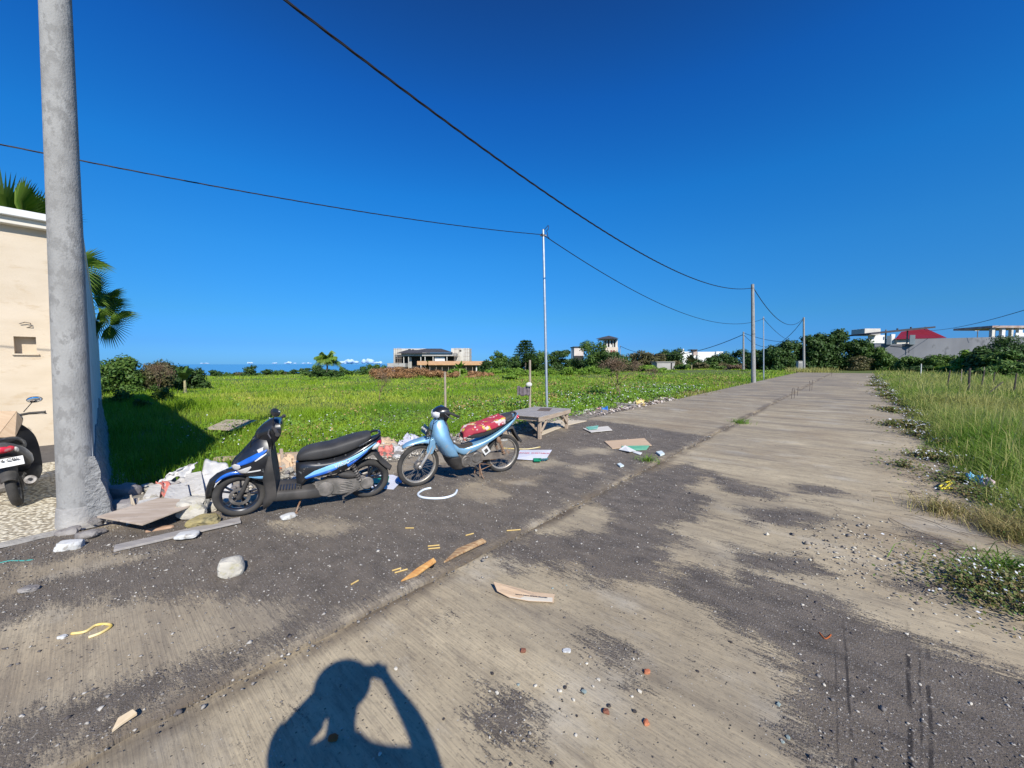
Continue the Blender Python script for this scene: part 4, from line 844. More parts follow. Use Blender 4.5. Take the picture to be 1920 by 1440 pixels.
def scooter(label, Bp, A, lean, col_a, col_b, striped, mirrors, front_turn=.06, wl=1.245):
    t = bike_empty('parked_scooter', label, 'scooter', Bp, A, lean)
    R = .243; FX = wl + .03
    fw = wheel_cast(t, 'front_wheel', FX, R, front_turn); rw = wheel_cast(t, 'rear_wheel', 0.0, R)
    b = B(); b.lathe([(.066, .050), (.096, .050), (.096, .054), (.066, .054)], (0, 0, 0), 'y', 40, closed=False)
    for k in range(6): a = PI * k / 3; b.bar((.02 * math.cos(a), .050, .02 * math.sin(a)), (.070 * math.cos(a + .3), .050, .070 * math.sin(a + .3)), .006, .012, up=(0, 1, 0))
    b.build('brake_disc', mk_alloy, fw)
    b = B(); b.box((-.05, .060, .07), (.07, .035, .05)); b.build('brake_caliper', mk_eng, fw, bevel=.006)
    for sd in (1, -1):
        b = B(); b.tube([(FX - .115, sd * .072, .50), (FX - .045, sd * .074, .33), (FX, sd * .074, R)], [.020, .021, .022], 14); b.ell((FX, sd * .074, R), (.028, .02, .03)); b.build('fork_leg', mk_mat, t)
    # front mudguard: arched shell over the wheel
    def arch(cx, cz, ang_list, R_, wds, dr, name, mt, th=.01):
        b = B(); rings = []
        for a, w_, d_ in zip(ang_list, wds, dr):
            a = math.radians(a); c_, s_ = math.cos(a), math.sin(a); rg = []
            for k in range(13):
                u = -1 + 2 * k / 12; rr = R_ + d_ - .055 * abs(u) ** 2.6; rg.append(Vector((cx + rr * c_, w_ * u, cz + rr * s_)))
            rings.append(rg)
        b.loft(rings, cap=False, closed=False); o = b.build(name, mt, t, ang=60); s2 = o.modifiers.new('th', 'SOLIDIFY'); s2.thickness = th; s2.offset = 0; return o
    arch(FX, R, [0, 12, 26, 40, 55, 72, 90, 108, 124, 138], .285, [.006, .020, .036, .05, .06, .068, .072, .072, .066, .055], [.010, .012, .020, .034, .034, .028, .02, .010, .0, -.012], 'front_mudguard', mk_blk if striped else col_a)
    if striped:
        for sd in (1, -1):
            b = B(); v = []
            angs = np.linspace(48, 140, 16)
            for i, a_ in enumerate(angs):
                a = math.radians(a_); k = i / 15; wd = .006 + .030 * math.sin(PI * min(1, k * 1.2 + .1)) if k < .9 else .014
                for r_ in (.262 - .004 * k, .262 + wd): v.append((FX + r_ * math.cos(a), sd * (.078), R + r_ * math.sin(a)))
            f = [(2 * i, 2 * i + 2, 2 * i + 3, 2 * i + 1) for i in range(15)]
            if sd < 0: f = [q[::-1] for q in f]
            b.add(v, f); o = b.build('mudguard_stripe', col_a, t, ang=60); s2 = o.modifiers.new('th', 'SOLIDIFY'); s2.thickness = .012; s2.offset = 0
    # nose / front panel
    nose = dens([(.385, 1.10, .975, .09), (.43, 1.15, .965, .135), (.49, 1.235, .955, .165), (.545, 1.30, .95, .175), (.60, 1.325, .95, .18), (.65, 1.305, .952, .185), (.71, 1.25, .96, .18), (.78, 1.19, .972, .15), (.85, 1.135, .99, .105), (.905, 1.10, 1.03, .05)], 3)
    b = B(); b.loft([sup(r[1], r[2], r[3], r[0], 24, .9) for r in nose]); np_ = b.build('front_panel', mk_blk, t, ang=50)
    ny = egg_y(nose, .9)
    if striped:
        ribbon(t, 'panel_stripe', [(1.265, .635), (1.16, .70), (1.06, .752), (.985, .775)], [(1.235, .612), (1.13, .655), (1.05, .70), (.985, .765)], ny, col_a, .004)
        ribbon(t, 'panel_stripe', [(1.10, .668), (1.04, .715), (.99, .742)], [(1.09, .662), (1.04, .694), (.99, .732)], ny, mk_whitep, .004)
        ribbon(t, 'panel_stripe', [(1.215, .545), (1.12, .56), (1.05, .570)], [(1.21, .53), (1.12, .545), (1.05, .556)], ny, mk_whitep, .004)
        ribbon(t, 'panel_stripe', [(1.17, .478), (1.08, .488), (1.0, .485)], [(1.16, .470), (1.08, .452), (1.0, .455)], ny, col_b, .004)
    ribbon(t, 'headlight', [(1.318, .60), (1.28, .632), (1.235, .628)], [(1.300, .555), (1.255, .565), (1.225, .60)], ny, mk_lens, .006)
    ribbon(t, 'headlight', [(1.262, .56), (1.20, .59), (1.135, .615)], [(1.245, .525), (1.18, .530), (1.13, .60)], ny, mk_lens, .005)
    # leg shield
    shield = dens([(.085, 1.075, 1.045, .10), (.16, 1.07, .985, .16), (.25, 1.045, .93, .185), (.36, 1.05, .925, .195), (.47, 1.06, .93, .20), (.58, 1.03, .94, .20), (.70, 1.0, .95, .185), (.77, .99, .955, .14)], 3)
    b = B(); b.loft([sup(r[1], r[2], r[3], r[0], 24, .35) for r in shield]); b.build('leg_shield', mk_mat, t, ang=50)
    # head
    hd = dens([(.72, 1.01, .95, .05), (.80, 1.07, .93, .085), (.87, 1.10, .88, .115), (.93, 1.095, .855, .135), (.985, 1.05, .855, .13), (1.03, 1.0, .87, .10), (1.058, .955, .90, .05)], 3)
    b = B(); b.loft([sup(r[1], r[2], r[3], r[0], 22, .8) for r in hd]); b.build('handlebar_cowl', mk_blk, t, ang=55)
    b = B(); b.ell((.90, 0, 1.02), (.055, .08, .02), R=Matrix.Rotation(-.5, 3, 'Y')); b.build('instrument_dial', mk_mat, t)
    for sd in (1, -1):
        b = B(); b.tube([(.93, sd * .10, .985), (.90, sd * .20, .995), (.865, sd * .33, .985)], .0165, 12); b.lathe([(.021, -.004), (.021, .004)], (.865, sd * .335, .985), 'y', 12); b.build('handle_grip', mk_mat, t)
        b = B(); b.tube([(.955, sd * .15, .985), (.955, sd * .25, .97), (.925, sd * .34, .955)], .006, 8); b.build('brake_lever', mk_alloy, t)
    if mirrors & 1: mirror(t, (.92, .15, 1.02), (.89, .18, 1.17), yaw=.85)
    if mirrors & 2: mirror(t, (.92, -.15, 1.02), (.86, -.27, 1.17), (.072, .042), yaw=-.1)
    ribbon(t, 'turn_signal', [(1.075, .775), (1.02, .80)], [(1.06, .745), (1.02, .765)], ny, mk_lens, .006)
    # floorboard and skirts
    fl = dens([(.50, .245, .13, .13), (.58, .275, .14, .165), (.72, .285, .155, .175), (.86, .295, .165, .18), (.97, .305, .175, .18), (1.03, .30, .19, .15)], 2)
    b = B(); b.loft([xsec(*r, n=24, e=.45) for r in fl]); b.build('floorboard', mk_mat, t, ang=50)
    b = B()
    for k in range(9): b.box((.70 + k * .028, .08, .290 + k * .0012), (.010, .13, .006))
    b.build('floor_ribs', mk_blk, t)
    # under-seat body and tail
    body = dens([(.745, .545, .27, .075), (.70, .565, .275, .115), (.62, .575, .35, .142), (.50, .570, .375, .160), (.36, .585, .39, .172), (.24, .62, .425, .172), (.12, .675, .515, .158), (.0, .725, .60, .13), (-.09, .765, .665, .09), (-.15, .785, .715, .045)], 3)
    b = B(); b.loft([xsec(*r, n=24, e=.6) for r in body]); bd = b.build('body_panel', mk_blk if striped else col_a, t, ang=50)
    by = sec_y(body, .6)
    if striped:
        ribbon(t, 'side_stripe', [(.655, .415), (.56, .478), (.42, .528), (.25, .572), (.10, .632), (-.04, .70), (-.10, .725)], [(.660, .400), (.56, .428), (.42, .468), (.25, .520), (.10, .590), (-.02, .672), (-.09, .71)], by, col_b, .004, 36)
        ribbon(t, 'side_stripe', [(.655, .400), (.56, .430), (.42, .470), (.33, .498)], [(.650, .388), (.56, .408), (.42, .445), (.33, .485)], by, col_a, .006, 24)
        ribbon(t, 'side_stripe', [(.235, .520), (.12, .570), (.0, .655)], [(.22, .485), (.13, .545), (.01, .635)], by, col_a, .005, 20)
        for sd in (1,):
            x, z = .285, .535; M = Matrix(((-1, 0, 0, x), (0, 0, 1, by(x, z) + .012), (0, 1, 0, z), (0, 0, 0, 1))) @ Matrix.Rotation(.33, 4, 'Z')
            text_mesh('lettering', 'VARIO', .058, M, mk_whitep, t, .003, .25)
    seat = dens([(.735, .61, .575, .06), (.70, .665, .575, .105), (.62, .708, .575, .128), (.50, .728, .575, .135), (.38, .742, .590, .140), (.26, .775, .615, .142), (.12, .808, .665, .138), (.02, .822, .72, .122), (-.035, .822, .765, .085)], 3)
    b = B(); b.loft([xsec(*r, n=26, e=.62) for r in seat]); b.build('seat', mk_seat, t, ang=60)
    b = B(); b.tube([(.10, .135, .705), (.0, .135, .755), (-.09, .115, .795), (-.135, .055, .812), (-.140, 0, .814), (-.135, -.055, .812), (-.09, -.115, .795), (.0, -.135, .755), (.10, -.135, .705)], .014, 12); b.build('grab_rail', mk_blk, t)
    b = B(); b.ell((-.115, 0, .70), (.05, .095, .045), 20, 10, R=Matrix.Rotation(.5, 3, 'Y')); b.build('tail_light', mk_tail, t)
    for sd in (1, -1):
        b = B(); b.ell((-.085, sd * .095, .672), (.055, .02, .026), R=Matrix.Rotation(.6, 3, 'Y')); b.build('turn_signal', mk_lens, t)
    for k_, (p0, p1, p2, p3) in enumerate((((.95, .12, .96), (1.13, .10, .86), (1.16, .09, .62), (1.20, .08, .40)), ((.95, -.12, .96), (1.14, -.09, .84), (1.16, -.08, .60), (1.19, .06, .36)))):
        b = B(); b.tube([p0, p1, p2, p3], .0045, 6); b.build('brake_cable', m_black, t)
    b = B()
    for x_, z_ in ((.66, .50), (.47, .43), (.30, .45), (.15, .56)): b.lathe([(.001, 0), (.009, 0), (.007, .006), (.001, .006)], (x_, by(x_, z_) - .001, z_), 'y', 10)
    b.build('panel_bolts', mk_alloy, t)
    b = B(); b.bar((.10, .13, .20), (.28, .15, .12), .012, .018); b.tube([(.28, .14, .12), (.28, .20, .12)], .010, 8); b.build('kick_lever', mk_alloy, t)
    b = B(); b.tube([(.50, .06, .30), (.44, .09, .36), (.34, .10, .37), (.26, .08, .42)], .012, 8); b.tube([(.40, .13, .16), (.30, .135, .145), (.12, .13, .16)], .006, 6); b.build('engine_hose', m_black, t)
    # rear mudguard and flap
    b = B(); rings = []
    for x, z, w_ in dens([(.16, .50, .07), (.05, .545, .085), (-.05, .60, .085), (-.10, .60, .08), (-.16, .50, .075), (-.22, .43, .07), (-.28, .37, .06)], 3):
        rings.append([Vector((x + .03 * abs(u) ** 2, w_ * u, z - .035 * abs(u) ** 2)) for u in np.linspace(-1, 1, 9)])
    b.loft(rings, cap=False, closed=False); o = b.build('rear_mudguard', mk_mat, t, ang=60); s2 = o.modifiers.new('th', 'SOLIDIFY'); s2.thickness = .01
    # engine
    b = B(); b.prism([(.56, .30), (.44, .335), (.22, .315), (.06, .305), (-.02, .25), (.0, .20), (.08, .165), (.25, .15), (.42, .135), (.53, .17)], .055, .125); b.lathe([(.001, .125), (.085, .125), (.085, .137), (.07, .142), (.001, .142)], (.46, 0, .235), 'y', 32); b.lathe([(.001, .125), (.075, .125), (.07, .140), (.001, .142)], (.02, 0, .243), 'y', 28)
    for k in range(6): b.box((.24, .131, .19 + k * .02), (.16 - .01 * k, .01, .008))
    b.build('engine_cover', mk_eng, t, bevel=.006)
    b = B(); b.box((.36, 0, .23), (.30, .12, .14)); b.ell((.55, 0, .24), (.07, .08, .06)); b.tube([(.56, -.02, .22), (.58, -.08, .16), (.45, -.12, .14)], .014, 8); b.build('engine_block', mk_alloy, t, bevel=.01)
    b = B(); b.lathe([(.001, .06), (.055, .06), (.062, .07), (.062, .115), (.001, .115)], (.57, 0, .20), 'y', 24); b.build('cooling_fan_cover', mk_blk, t)
    b = B(); b.tube([(.16, -.125, .21), (.05, -.135, .24), (-.12, -.14, .285), (-.22, -.145, .315)], [.042, .052, .054, .048], 20); b.lathe([(.001, 0), (.02, .001), (.02, .004), (.001, .004)], (-.225, -.145, .318), 'x', 12); mf = b.build('muffler', mk_alloy, t)
    b = B(); b.tube([(-.215, -.145, .313), (-.232, -.145, .319)], .016, 12); b.build('muffler_tip', m_black, mf)
    b = B(); b.ell((.22, .10, .365), (.12, .05, .045), R=Matrix.Rotation(-.2, 3, 'Y')); b.build('air_box', mk_mat, t)
    sp = [Vector((.165, .12, .475)), Vector((.10, .12, .285))]; b = B(); n_ = 90
    ax_ = (sp[1] - sp[0]); e1 = ax_.normalized().orthogonal().normalized(); e2 = ax_.normalized().cross(e1)
    b.tube([sp[0] + ax_ * (i / n_) + (e1 * math.cos(i * .45) + e2 * math.sin(i * .45)) * .024 for i in range(n_ + 1)], .006, 6); b.tube(sp, .013, 10); b.build('rear_shock', mk_alloy, t)
    b = B(); b.tube([(.70, .09, .15), (.735, .14, .08), (.755, .19, .035)], .009, 8); b.box((.76, .20, .030), (.05, .03, .008)); b.build('side_stand', mk_rust, t)
    return t
A_, B_ = g(460, 965, .034), g(690, 931, .034)
A_ = B_ + (A_ - B_).normalized() * 1.245
scooter('black scooter with blue stripes on its nose and flanks, leaning on its side stand', B_, A_, math.radians(9), mk_blue, mk_lblue, True, 1)
mk_grey = paint('dark_grey_paint', (.060, .058, .062), .35, .4)
Bg = g(36, 948, .0); fd = Vector((-.75, .66, 0)).normalized(); Bg = Bg + Vector((0, 0, .0)); Bg.z = 0
s3 = scooter('dusty dark grey scooter seen from behind on the pebble paving, cardboard over its seat', Bg, Bg + fd * 1.245, math.radians(7), mk_grey, mk_grey, False, 2, -.1)
b = B(); b.box((-.235, -.01, .56), (.008, .26, .10), R=Matrix.Rotation(.25, 3, 'Y')); pl = b.build('number_plate', mk_whitep, s3, bevel=.002)
for tx, hh, zz in (('C 4 CBL', .055, .585), ('02-22', .030, .535)):
    M = Matrix(((0, 0, -1, -.2435 + (.56 - zz) * .26), (-1, 0, 0, -.02), (0, 1, 0, zz), (0, 0, 0, 1))) @ Matrix.Rotation(.25, 4, 'X')
    text_mesh('lettering', tx, hh, M, mat('plate_ink', (.02, .02, .02)), pl, .002)
# cardboard over the seat
Wm = s3.matrix_world
def cpt(x, y, z): return Wm @ Vector((x, y, z))
b = B(); P = [cpt(-.05, .02, .84), cpt(.60, -.12, 1.06), cpt(.74, .30, 1.14), cpt(.1, .50, .95)]; c = sum(P, Vector()) / 4
b.plate([p - c for p in P], .006); P2_ = [cpt(-.05, .02, .84), cpt(.60, -.12, 1.06), cpt(.60, -.15, .93), cpt(.02, -.10, .80)]; b.plate([p - c for p in P2_], .005)
tag(b.build('cardboard', m_cardb, loc=c, smooth=False), 'folded brown cardboard laid over the seat of the grey scooter', 'cardboard')
# blue underbone motorcycle
def motorcycle():
    B2, A2 = g(940, 884, .034), g(788, 910, .034); A2 = B2 + (A2 - B2).normalized() * 1.24
    t = bike_empty('parked_motorcycle', 'pale blue underbone motorcycle with wire wheels and a red cloth on its seat', 'motorcycle', B2, A2, math.radians(7)); R = .286; FX = 1.255
    mb = paint('pale_blue_paint', (.17, .33, .48), .32, .5, .3)
    wheel_spoke(t, 'front_wheel', FX, R, .055, .10); wheel_spoke(t, 'rear_wheel', .0, R, .06)
    for sd in (1, -1):
        b = B(); b.tube([(FX - .175, sd * .075, .60), (FX - .12, sd * .076, .48), (FX, sd * .078, R)], [.018, .021, .020], 14); b.ell((FX, sd * .078, R), (.026, .02, .028)); b.build('fork_leg', mat('fork_silver', (.55, .53, .50), (.42, .38, .33), scale=20, rough=.35, metal=.5), t)
    # high front mudguard
    b = B(); rings = []
    for x, z, w_, dp in dens([(1.475, .555, .035, .01), (1.43, .598, .055, .02), (1.34, .632, .068, .035), (1.24, .655, .074, .05), (1.15, .672, .080, .085), (1.09, .655, .084, .13), (1.055, .60, .082, .10), (1.05, .52, .06, .03)], 3):
        rings.append([Vector((x - .01 * abs(u) ** 2, w_ * math.copysign(abs(u) ** .8, u), z - dp * abs(u) ** 2.5)) for u in np.linspace(-1, 1, 13)])
    b.loft(rings, cap=False, closed=False); o = b.build('front_mudguard', mb, t, ang=60); s2 = o.modifiers.new('th', 'SOLIDIFY'); s2.thickness = .008
    for sd in (1, -1):
        b = B(); b.prism([(1.13, .62), (1.085, .65), (1.07, .60), (1.085, .50), (1.105, .462), (1.155, .452), (1.17, .50)], sd * .078, sd * .094); b.build('fork_cover', mb, t, bevel=.006)
    head = dens([(.86, .98, .905, .05), (.90, 1.04, .895, .085), (.95, 1.085, .885, .115), (1.0, 1.075, .885, .12), (1.04, 1.03, .90, .095), (1.06, .98, .93, .05)], 3)
    b = B(); b.loft([sup(r[1], r[2], r[3], r[0], 24, .85) for r in head]); b.build('handlebar_cowl', mk_blk, t, ang=55)
    ribbon(t, 'headlight', [(1.088, .985), (1.06, 1.005), (1.02, .998)], [(1.085, .925), (1.05, .905), (1.02, .93)], egg_y(head), mat('white_lens', (.72, .72, .74), rough=.2, coat=.6), .006)
    for sd in (1, -1):
        b = B(); b.tube([(.95, sd * .09, .985), (.90, sd * .20, 1.0), (.845, sd * .33, .985)], .0165, 12); b.build('handle_grip', mk_mat, t)
        b = B(); b.tube([(.965, sd * .15, .99), (.955, sd * .24, .975), (.915, sd * .34, .955)], .006, 8); b.build('brake_lever', mk_alloy, t)
    b = B(); b.box((1.175, .0, .76), (.012, .20, .105), R=Matrix.Rotation(-.45, 3, 'Y')); pl = b.build('number_plate', mk_blk, t, bevel=.002)
    text_mesh('lettering', 'DK 3917 FQ', .038, Matrix(((0, 0, 1, 1.190), (1, 0, 0, 0), (0, 1, 0, .77), (0, 0, 0, 1))) @ Matrix.Rotation(-.45, 4, 'X'), mk_whitep, pl, .002)
    b = B(); b.tube([(1.11, .09, .76), (1.17, .13, .80), (1.19, .11, .70), (1.12, .08, .69)], .008, 8); b.build('plate_bracket', mk_mat, t)
    # leg shield: blue front shell
    sh = dens([(.885, 1.04, .945, .055), (.83, 1.085, .925, .095), (.76, 1.10, .91, .13), (.68, 1.09, .90, .165), (.60, 1.055, .865, .195), (.52, 1.005, .835, .215), (.44, .955, .795, .215), (.36, .90, .76, .20), (.28, .865, .735, .17), (.20, .80, .71, .13)], 3)
    def shell(rows, name, mt, th=.014, flat=.55, k0=0, k1=None, parent=t):
        b = B(); rings = []
        for z, xf, xb, w_ in rows[k0:k1]: rings.append(sup(xf, xb, w_, z, 25, flat))
        b.loft(rings, cap=False, closed=False); o = b.build(name, mt, parent, ang=60); s2 = o.modifiers.new('th', 'SOLIDIFY'); s2.thickness = th; return o
    shell(sh, 'leg_shield', mb, k1=20)
    shell([(z, xf - .004, xb - .02, w_ - .004) for z, xf, xb, w_ in sh], 'lower_shield', mk_mat, k0=19)
    b = B(); b.loft([sup(r[1] - .03, r[2] - .03, r[3] - .03, r[0], 20, .5) for r in sh[:14]]); b.build('inner_shield', mk_mat, t)
    body = dens([(.96, .80, .66, .05), (.90, .715, .56, .062), (.82, .590, .46, .07), (.74, .508, .405, .078), (.65, .485, .36, .09), (.55, .50, .375, .105), (.42, .535, .43, .118), (.28, .585, .500, .122), (.14, .655, .575, .118), (.0, .735, .655, .105), (-.10, .805, .735, .085), (-.17, .865, .79, .06), (-.215, .885, .845, .03)], 3)
    b = B(); b.loft([xsec(*r, n=24, e=.6) for r in body]); b.build('body_panel', mb, t, ang=50)
    by = sec_y(body, .6)
    ribbon(t, 'step_tunnel', [(.90, .722), (.82, .600), (.74, .518), (.65, .497), (.56, .510), (.50, .52)], [(.885, .64), (.80, .555), (.72, .480), (.65, .465), (.58, .478), (.52, .50)], by, mk_mat, .006, 24)
    seat = dens([(.66, .66, .60, .06), (.62, .72, .60, .095), (.52, .755, .585, .115), (.40, .772, .59, .125), (.26, .80, .625, .13), (.12, .84, .69, .128), (.0, .872, .755, .115), (-.08, .885, .80, .09), (-.11, .885, .84, .05)], 3)
    b = B(); b.loft([xsec(*r, n=24, e=.62) for r in seat]); b.build('seat', mk_seat, t, ang=60)
    b = B(); b.tube([(.02, .12, .80), (-.10, .115, .855), (-.165, .06, .885), (-.18, 0, .89), (-.165, -.06, .885), (-.10, -.115, .855), (.02, -.12, .80)], .013, 10); b.build('grab_rail', mk_mat, t)
    b = B(); b.ell((-.195, 0, .83), (.04, .075, .035), R=Matrix.Rotation(.5, 3, 'Y')); b.build('tail_light', mk_tail, t)
    b = B(); rings = []
    for x, z, w_ in dens([(.05, .64, .06), (-.05, .69, .075), (-.14, .70, .07), (-.18, .64, .065), (-.23, .56, .06), (-.32, .455, .05)], 3):
        rings.append([Vector((x + .03 * abs(u) ** 2, w_ * u, z - .03 * abs(u) ** 2)) for u in np.linspace(-1, 1, 9)])
    b.loft(rings, cap=False, closed=False); o = b.build('rear_mudguard', mk_mat, t, ang=60); s2 = o.modifiers.new('th', 'SOLIDIFY'); s2.thickness = .01
    b = B(); b.lathe([(.001, .02), (.082, .02), (.088, .03), (.088, .105), (.075, .118), (.001, .12)], (.615, 0, .285), 'y', 32); b.lathe([(.05, .118), (.048, .124), (.001, .124)], (.615, 0, .285), 'y', 24); b.lathe([(.001, -.06), (.07, -.06), (.075, .09), (.065, .10), (.001, .10)], (.46, 0, .315), 'y', 32)
    b.prism([(.70, .35), (.50, .39), (.38, .36), (.36, .24), (.48, .19), (.66, .19)], -.08, .085); b.build('crankcase', mk_alloy, t, bevel=.008)
    b = B()
    for k in range(8): b.box((.70 + .022 * k, 0, .315 + .006 * k), (.010, .12, .12), R=Matrix.Rotation(-.25, 3, 'Y'))
    b.tube([(.68, 0, .31), (.90, 0, .37)], .04, 12); b.build('cylinder_fins', mk_eng, t)
    b = B(); b.tube([(.50, -.10, .20), (.30, -.12, .16), (.0, -.125, .19), (-.18, -.13, .24)], [.014, .03, .038, .034], 14); b.build('muffler', mk_rust, t)
    for sd in (1, -1):
        b = B(); b.bar((.43, sd * .075, .29), (-.03, sd * .08, R), .022, .036); b.build('swing_arm', mk_alloy, t, bevel=.004)
        sp = [Vector((.135, sd * .11, .555)), Vector((.03, sd * .105, .31))]; b = B(); ax_ = sp[1] - sp[0]; e1 = ax_.normalized().orthogonal(); e1.normalize(); e2 = ax_.normalized().cross(e1)
        b.tube([sp[0] + ax_ * (i / 90) + (e1 * math.cos(i * .5) + e2 * math.sin(i * .5)) * .022 for i in range(91)], .0055, 6); b.tube(sp, .012, 10); b.ell(sp[0] + Vector((0, 0, -.02)), (.032, .03, .05)); b.build('rear_shock', mk_rust, t)
    b = B(); b.prism([(.42, .35), (.10, .335), (-.02, .33), (-.05, .29), (.0, .25), (.12, .255), (.42, .27)], .085, .095); b.build('chain_case', mat('dull_cover', (.12, .10, .085), (.2, .17, .14), scale=14, rough=.7), t, bevel=.004)
    b = B(); b.box((.335, .125, .41), (.10, .008, .11), R=Matrix.Rotation(.6, 3, 'Y')); b.build('exhaust_guard', mk_whitep, t, bevel=.003)
    b = B(); b.box((.335, .131, .41), (.05, .008, .055), R=Matrix.Rotation(.6, 3, 'Y')); b.build('guard_opening', mk_mat, t, bevel=.003)
    b = B(); b.tube([(.50, -.2, .20), (.50, .2, .20)], .010, 8); b.tube([(.50, .15, .2), (.50, .24, .205)], .016, 10); b.build('foot_peg', mk_mat, t)
    b = B(); b.tube([(.40, .06, .20), (.20, .09, .17), (.40, .10, .12)], .008, 8); b.tube([(.40, .07, .20), (.395, .09, .02)], .010, 8); b.tube([(.40, -.07, .20), (.395, -.09, .0)], .010, 8); b.tube([(.40, .06, .2), (.385, .13, .055), (.39, .2, .035)], .009, 8); b.build('side_stand', mk_rust, t)
    for p_ in (((.96, .10, .97), (1.10, .12, .90), (1.13, .10, .70), (1.16, .09, .50)), ((.96, -.10, .97), (1.12, -.05, .88), (1.14, .05, .66), (1.22, .07, .33))):
        b = B(); b.tube(p_, .0045, 6); b.build('brake_cable', m_black, t)
    b = B(); b.tube([(.62, .10, .38), (.56, .10, .43), (.47, .08, .42), (.42, .06, .38)], .012, 8); b.ell((.52, .05, .41), (.05, .04, .035)); b.build('carburettor', mk_eng, t)
    b = B(); b.bar((.60, .125, .255), (.48, .15, .19), .010, .014); b.tube([(.48, .13, .19), (.48, .19, .19)], .009, 8); b.build('gear_lever', mk_alloy, t)
    b = B(); b.tube([(.40, .085, .265), (.02, .09, .262)], .006, 6); b.tube([(.40, .085, .335), (.02, .09, .315)], .006, 6); b.build('chain', mk_rust, t)
    # cloth on the seat
    b = B(); n_, k_ = 34, 22; v = []
    sy = sec_y(seat, .62)
    for i in range(n_ + 1):
        x = .665 - .62 * i / n_; zt = interp_w(seat, 0, 1, x); w0 = interp_w(seat, 0, 3, x)
        for j in range(k_ + 1):
            a = -1 + 2 * j / k_; wv = w0 * 1.0; aa = a * 1.35
            y = wv * math.sin(min(PI / 2, abs(aa) * PI / 2)) * (1 if a > 0 else -1) * 1.015; drop = max(0, abs(aa) - .8)
            z = zt + .003 - .022 * (abs(a) ** 3) - drop * .14 + .008 * mn.noise(Vector((x * 14, a * 4, 2))) + .005 * mn.noise(Vector((x * 40, a * 9, 5)))
            y += (.006 * mn.noise(Vector((x * 22, a * 6, 9))) + .008 * drop) * (1 if a > 0 else -1)
            v.append((x, y, z + .003))
    b.add(v, [(i * (k_ + 1) + j, i * (k_ + 1) + j + 1, (i + 1) * (k_ + 1) + j + 1, (i + 1) * (k_ + 1) + j) for i in range(n_) for j in range(k_)])
    mc = mat('floral_cloth', (.42, .03, .06), (.36, .06, .08), scale=5, rough=.9, bump=.002, bscale=60)
    nn = mc.node_tree.nodes; LL = mc.node_tree.links; bs = nn['Principled BSDF']; src = bs.inputs['Base Color'].links[0].from_socket
    tcx = nn.new('ShaderNodeTexCoord')
    def ov(src, scale, thr, colr, off):
        mp_ = nn.new('ShaderNodeMapping'); mp_.inputs['Location'].default_value = (off, off, 0); LL.new(tcx.outputs['Object'], mp_.inputs[0])
        z_ = nn.new('ShaderNodeTexNoise'); z_.inputs['Scale'].default_value = scale; z_.inputs['Detail'].default_value = 3; LL.new(mp_.outputs[0], z_.inputs[0])
        r_ = nn.new('ShaderNodeMapRange'); r_.inputs[1].default_value = thr; r_.inputs[2].default_value = thr + .03; LL.new(z_.outputs[0], r_.inputs[0])
        x_ = nn.new('ShaderNodeMix'); x_.data_type = 'RGBA'; x_.inputs[7].default_value = (*colr, 1); LL.new(src, x_.inputs[6]); LL.new(r_.outputs[0], x_.inputs[0]); return x_.outputs[2]
    o1 = ov(src, 9, .60, (.62, .46, .07), 3); o2 = ov(o1, 11, .57, (.62, .50, .48), 8); o3 = ov(o2, 16, .66, (.10, .08, .08), 12); LL.new(o3, bs.inputs['Base Color'])
    o = b.build('seat_cloth', mc, ang=70); s2 = o.modifiers.new('th', 'SOLIDIFY'); s2.thickness = .004; o.matrix_world = t.matrix_world.copy()
    tag(o, 'red and yellow flowered cloth draped over the seat of the blue motorcycle', 'cloth')
    return t
motorcycle()
# ------------------------------------------------------------------ PHOTOGRAPHER (standing where the picture is taken; seen as a shadow)
def skinned(name, mt, nodes, edges, parent=None, sub=2):
    me = bpy.data.meshes.new(name); me.from_pydata([n_[0] for n_ in nodes], edges, []); o = link_mesh(name, me, mt, parent)
    sk = o.modifiers.new('skin', 'SKIN'); 
    for i, n_ in enumerate(nodes): me.skin_vertices[0].data[i].radius = n_[1] if isinstance(n_[1], tuple) else (n_[1], n_[1]); me.skin_vertices[0].data[i].use_root = (i == 0)
    s_ = o.modifiers.new('sub', 'SUBSURF'); s_.levels = sub; s_.render_levels = sub; return o
mskin = mat('skin', (.42, .25, .17), rough=.55); mshirt = mat('shirt', (.05, .06, .09), (.07, .08, .11), scale=9, rough=.9); mtrou = mat('trousers', (.06, .055, .05), (.08, .07, .065), scale=9, rough=.9); mhair = mat('hair', (.012, .010, .009), rough=.6)
px0, py0 = -.04, -.22
pr = thing('person', 'person in dark shirt standing and holding up a phone with both hands to photograph', 'person', (px0, py0, .034 - .03))
def pp(x, y, z): return (x - px0, y - py0, z)
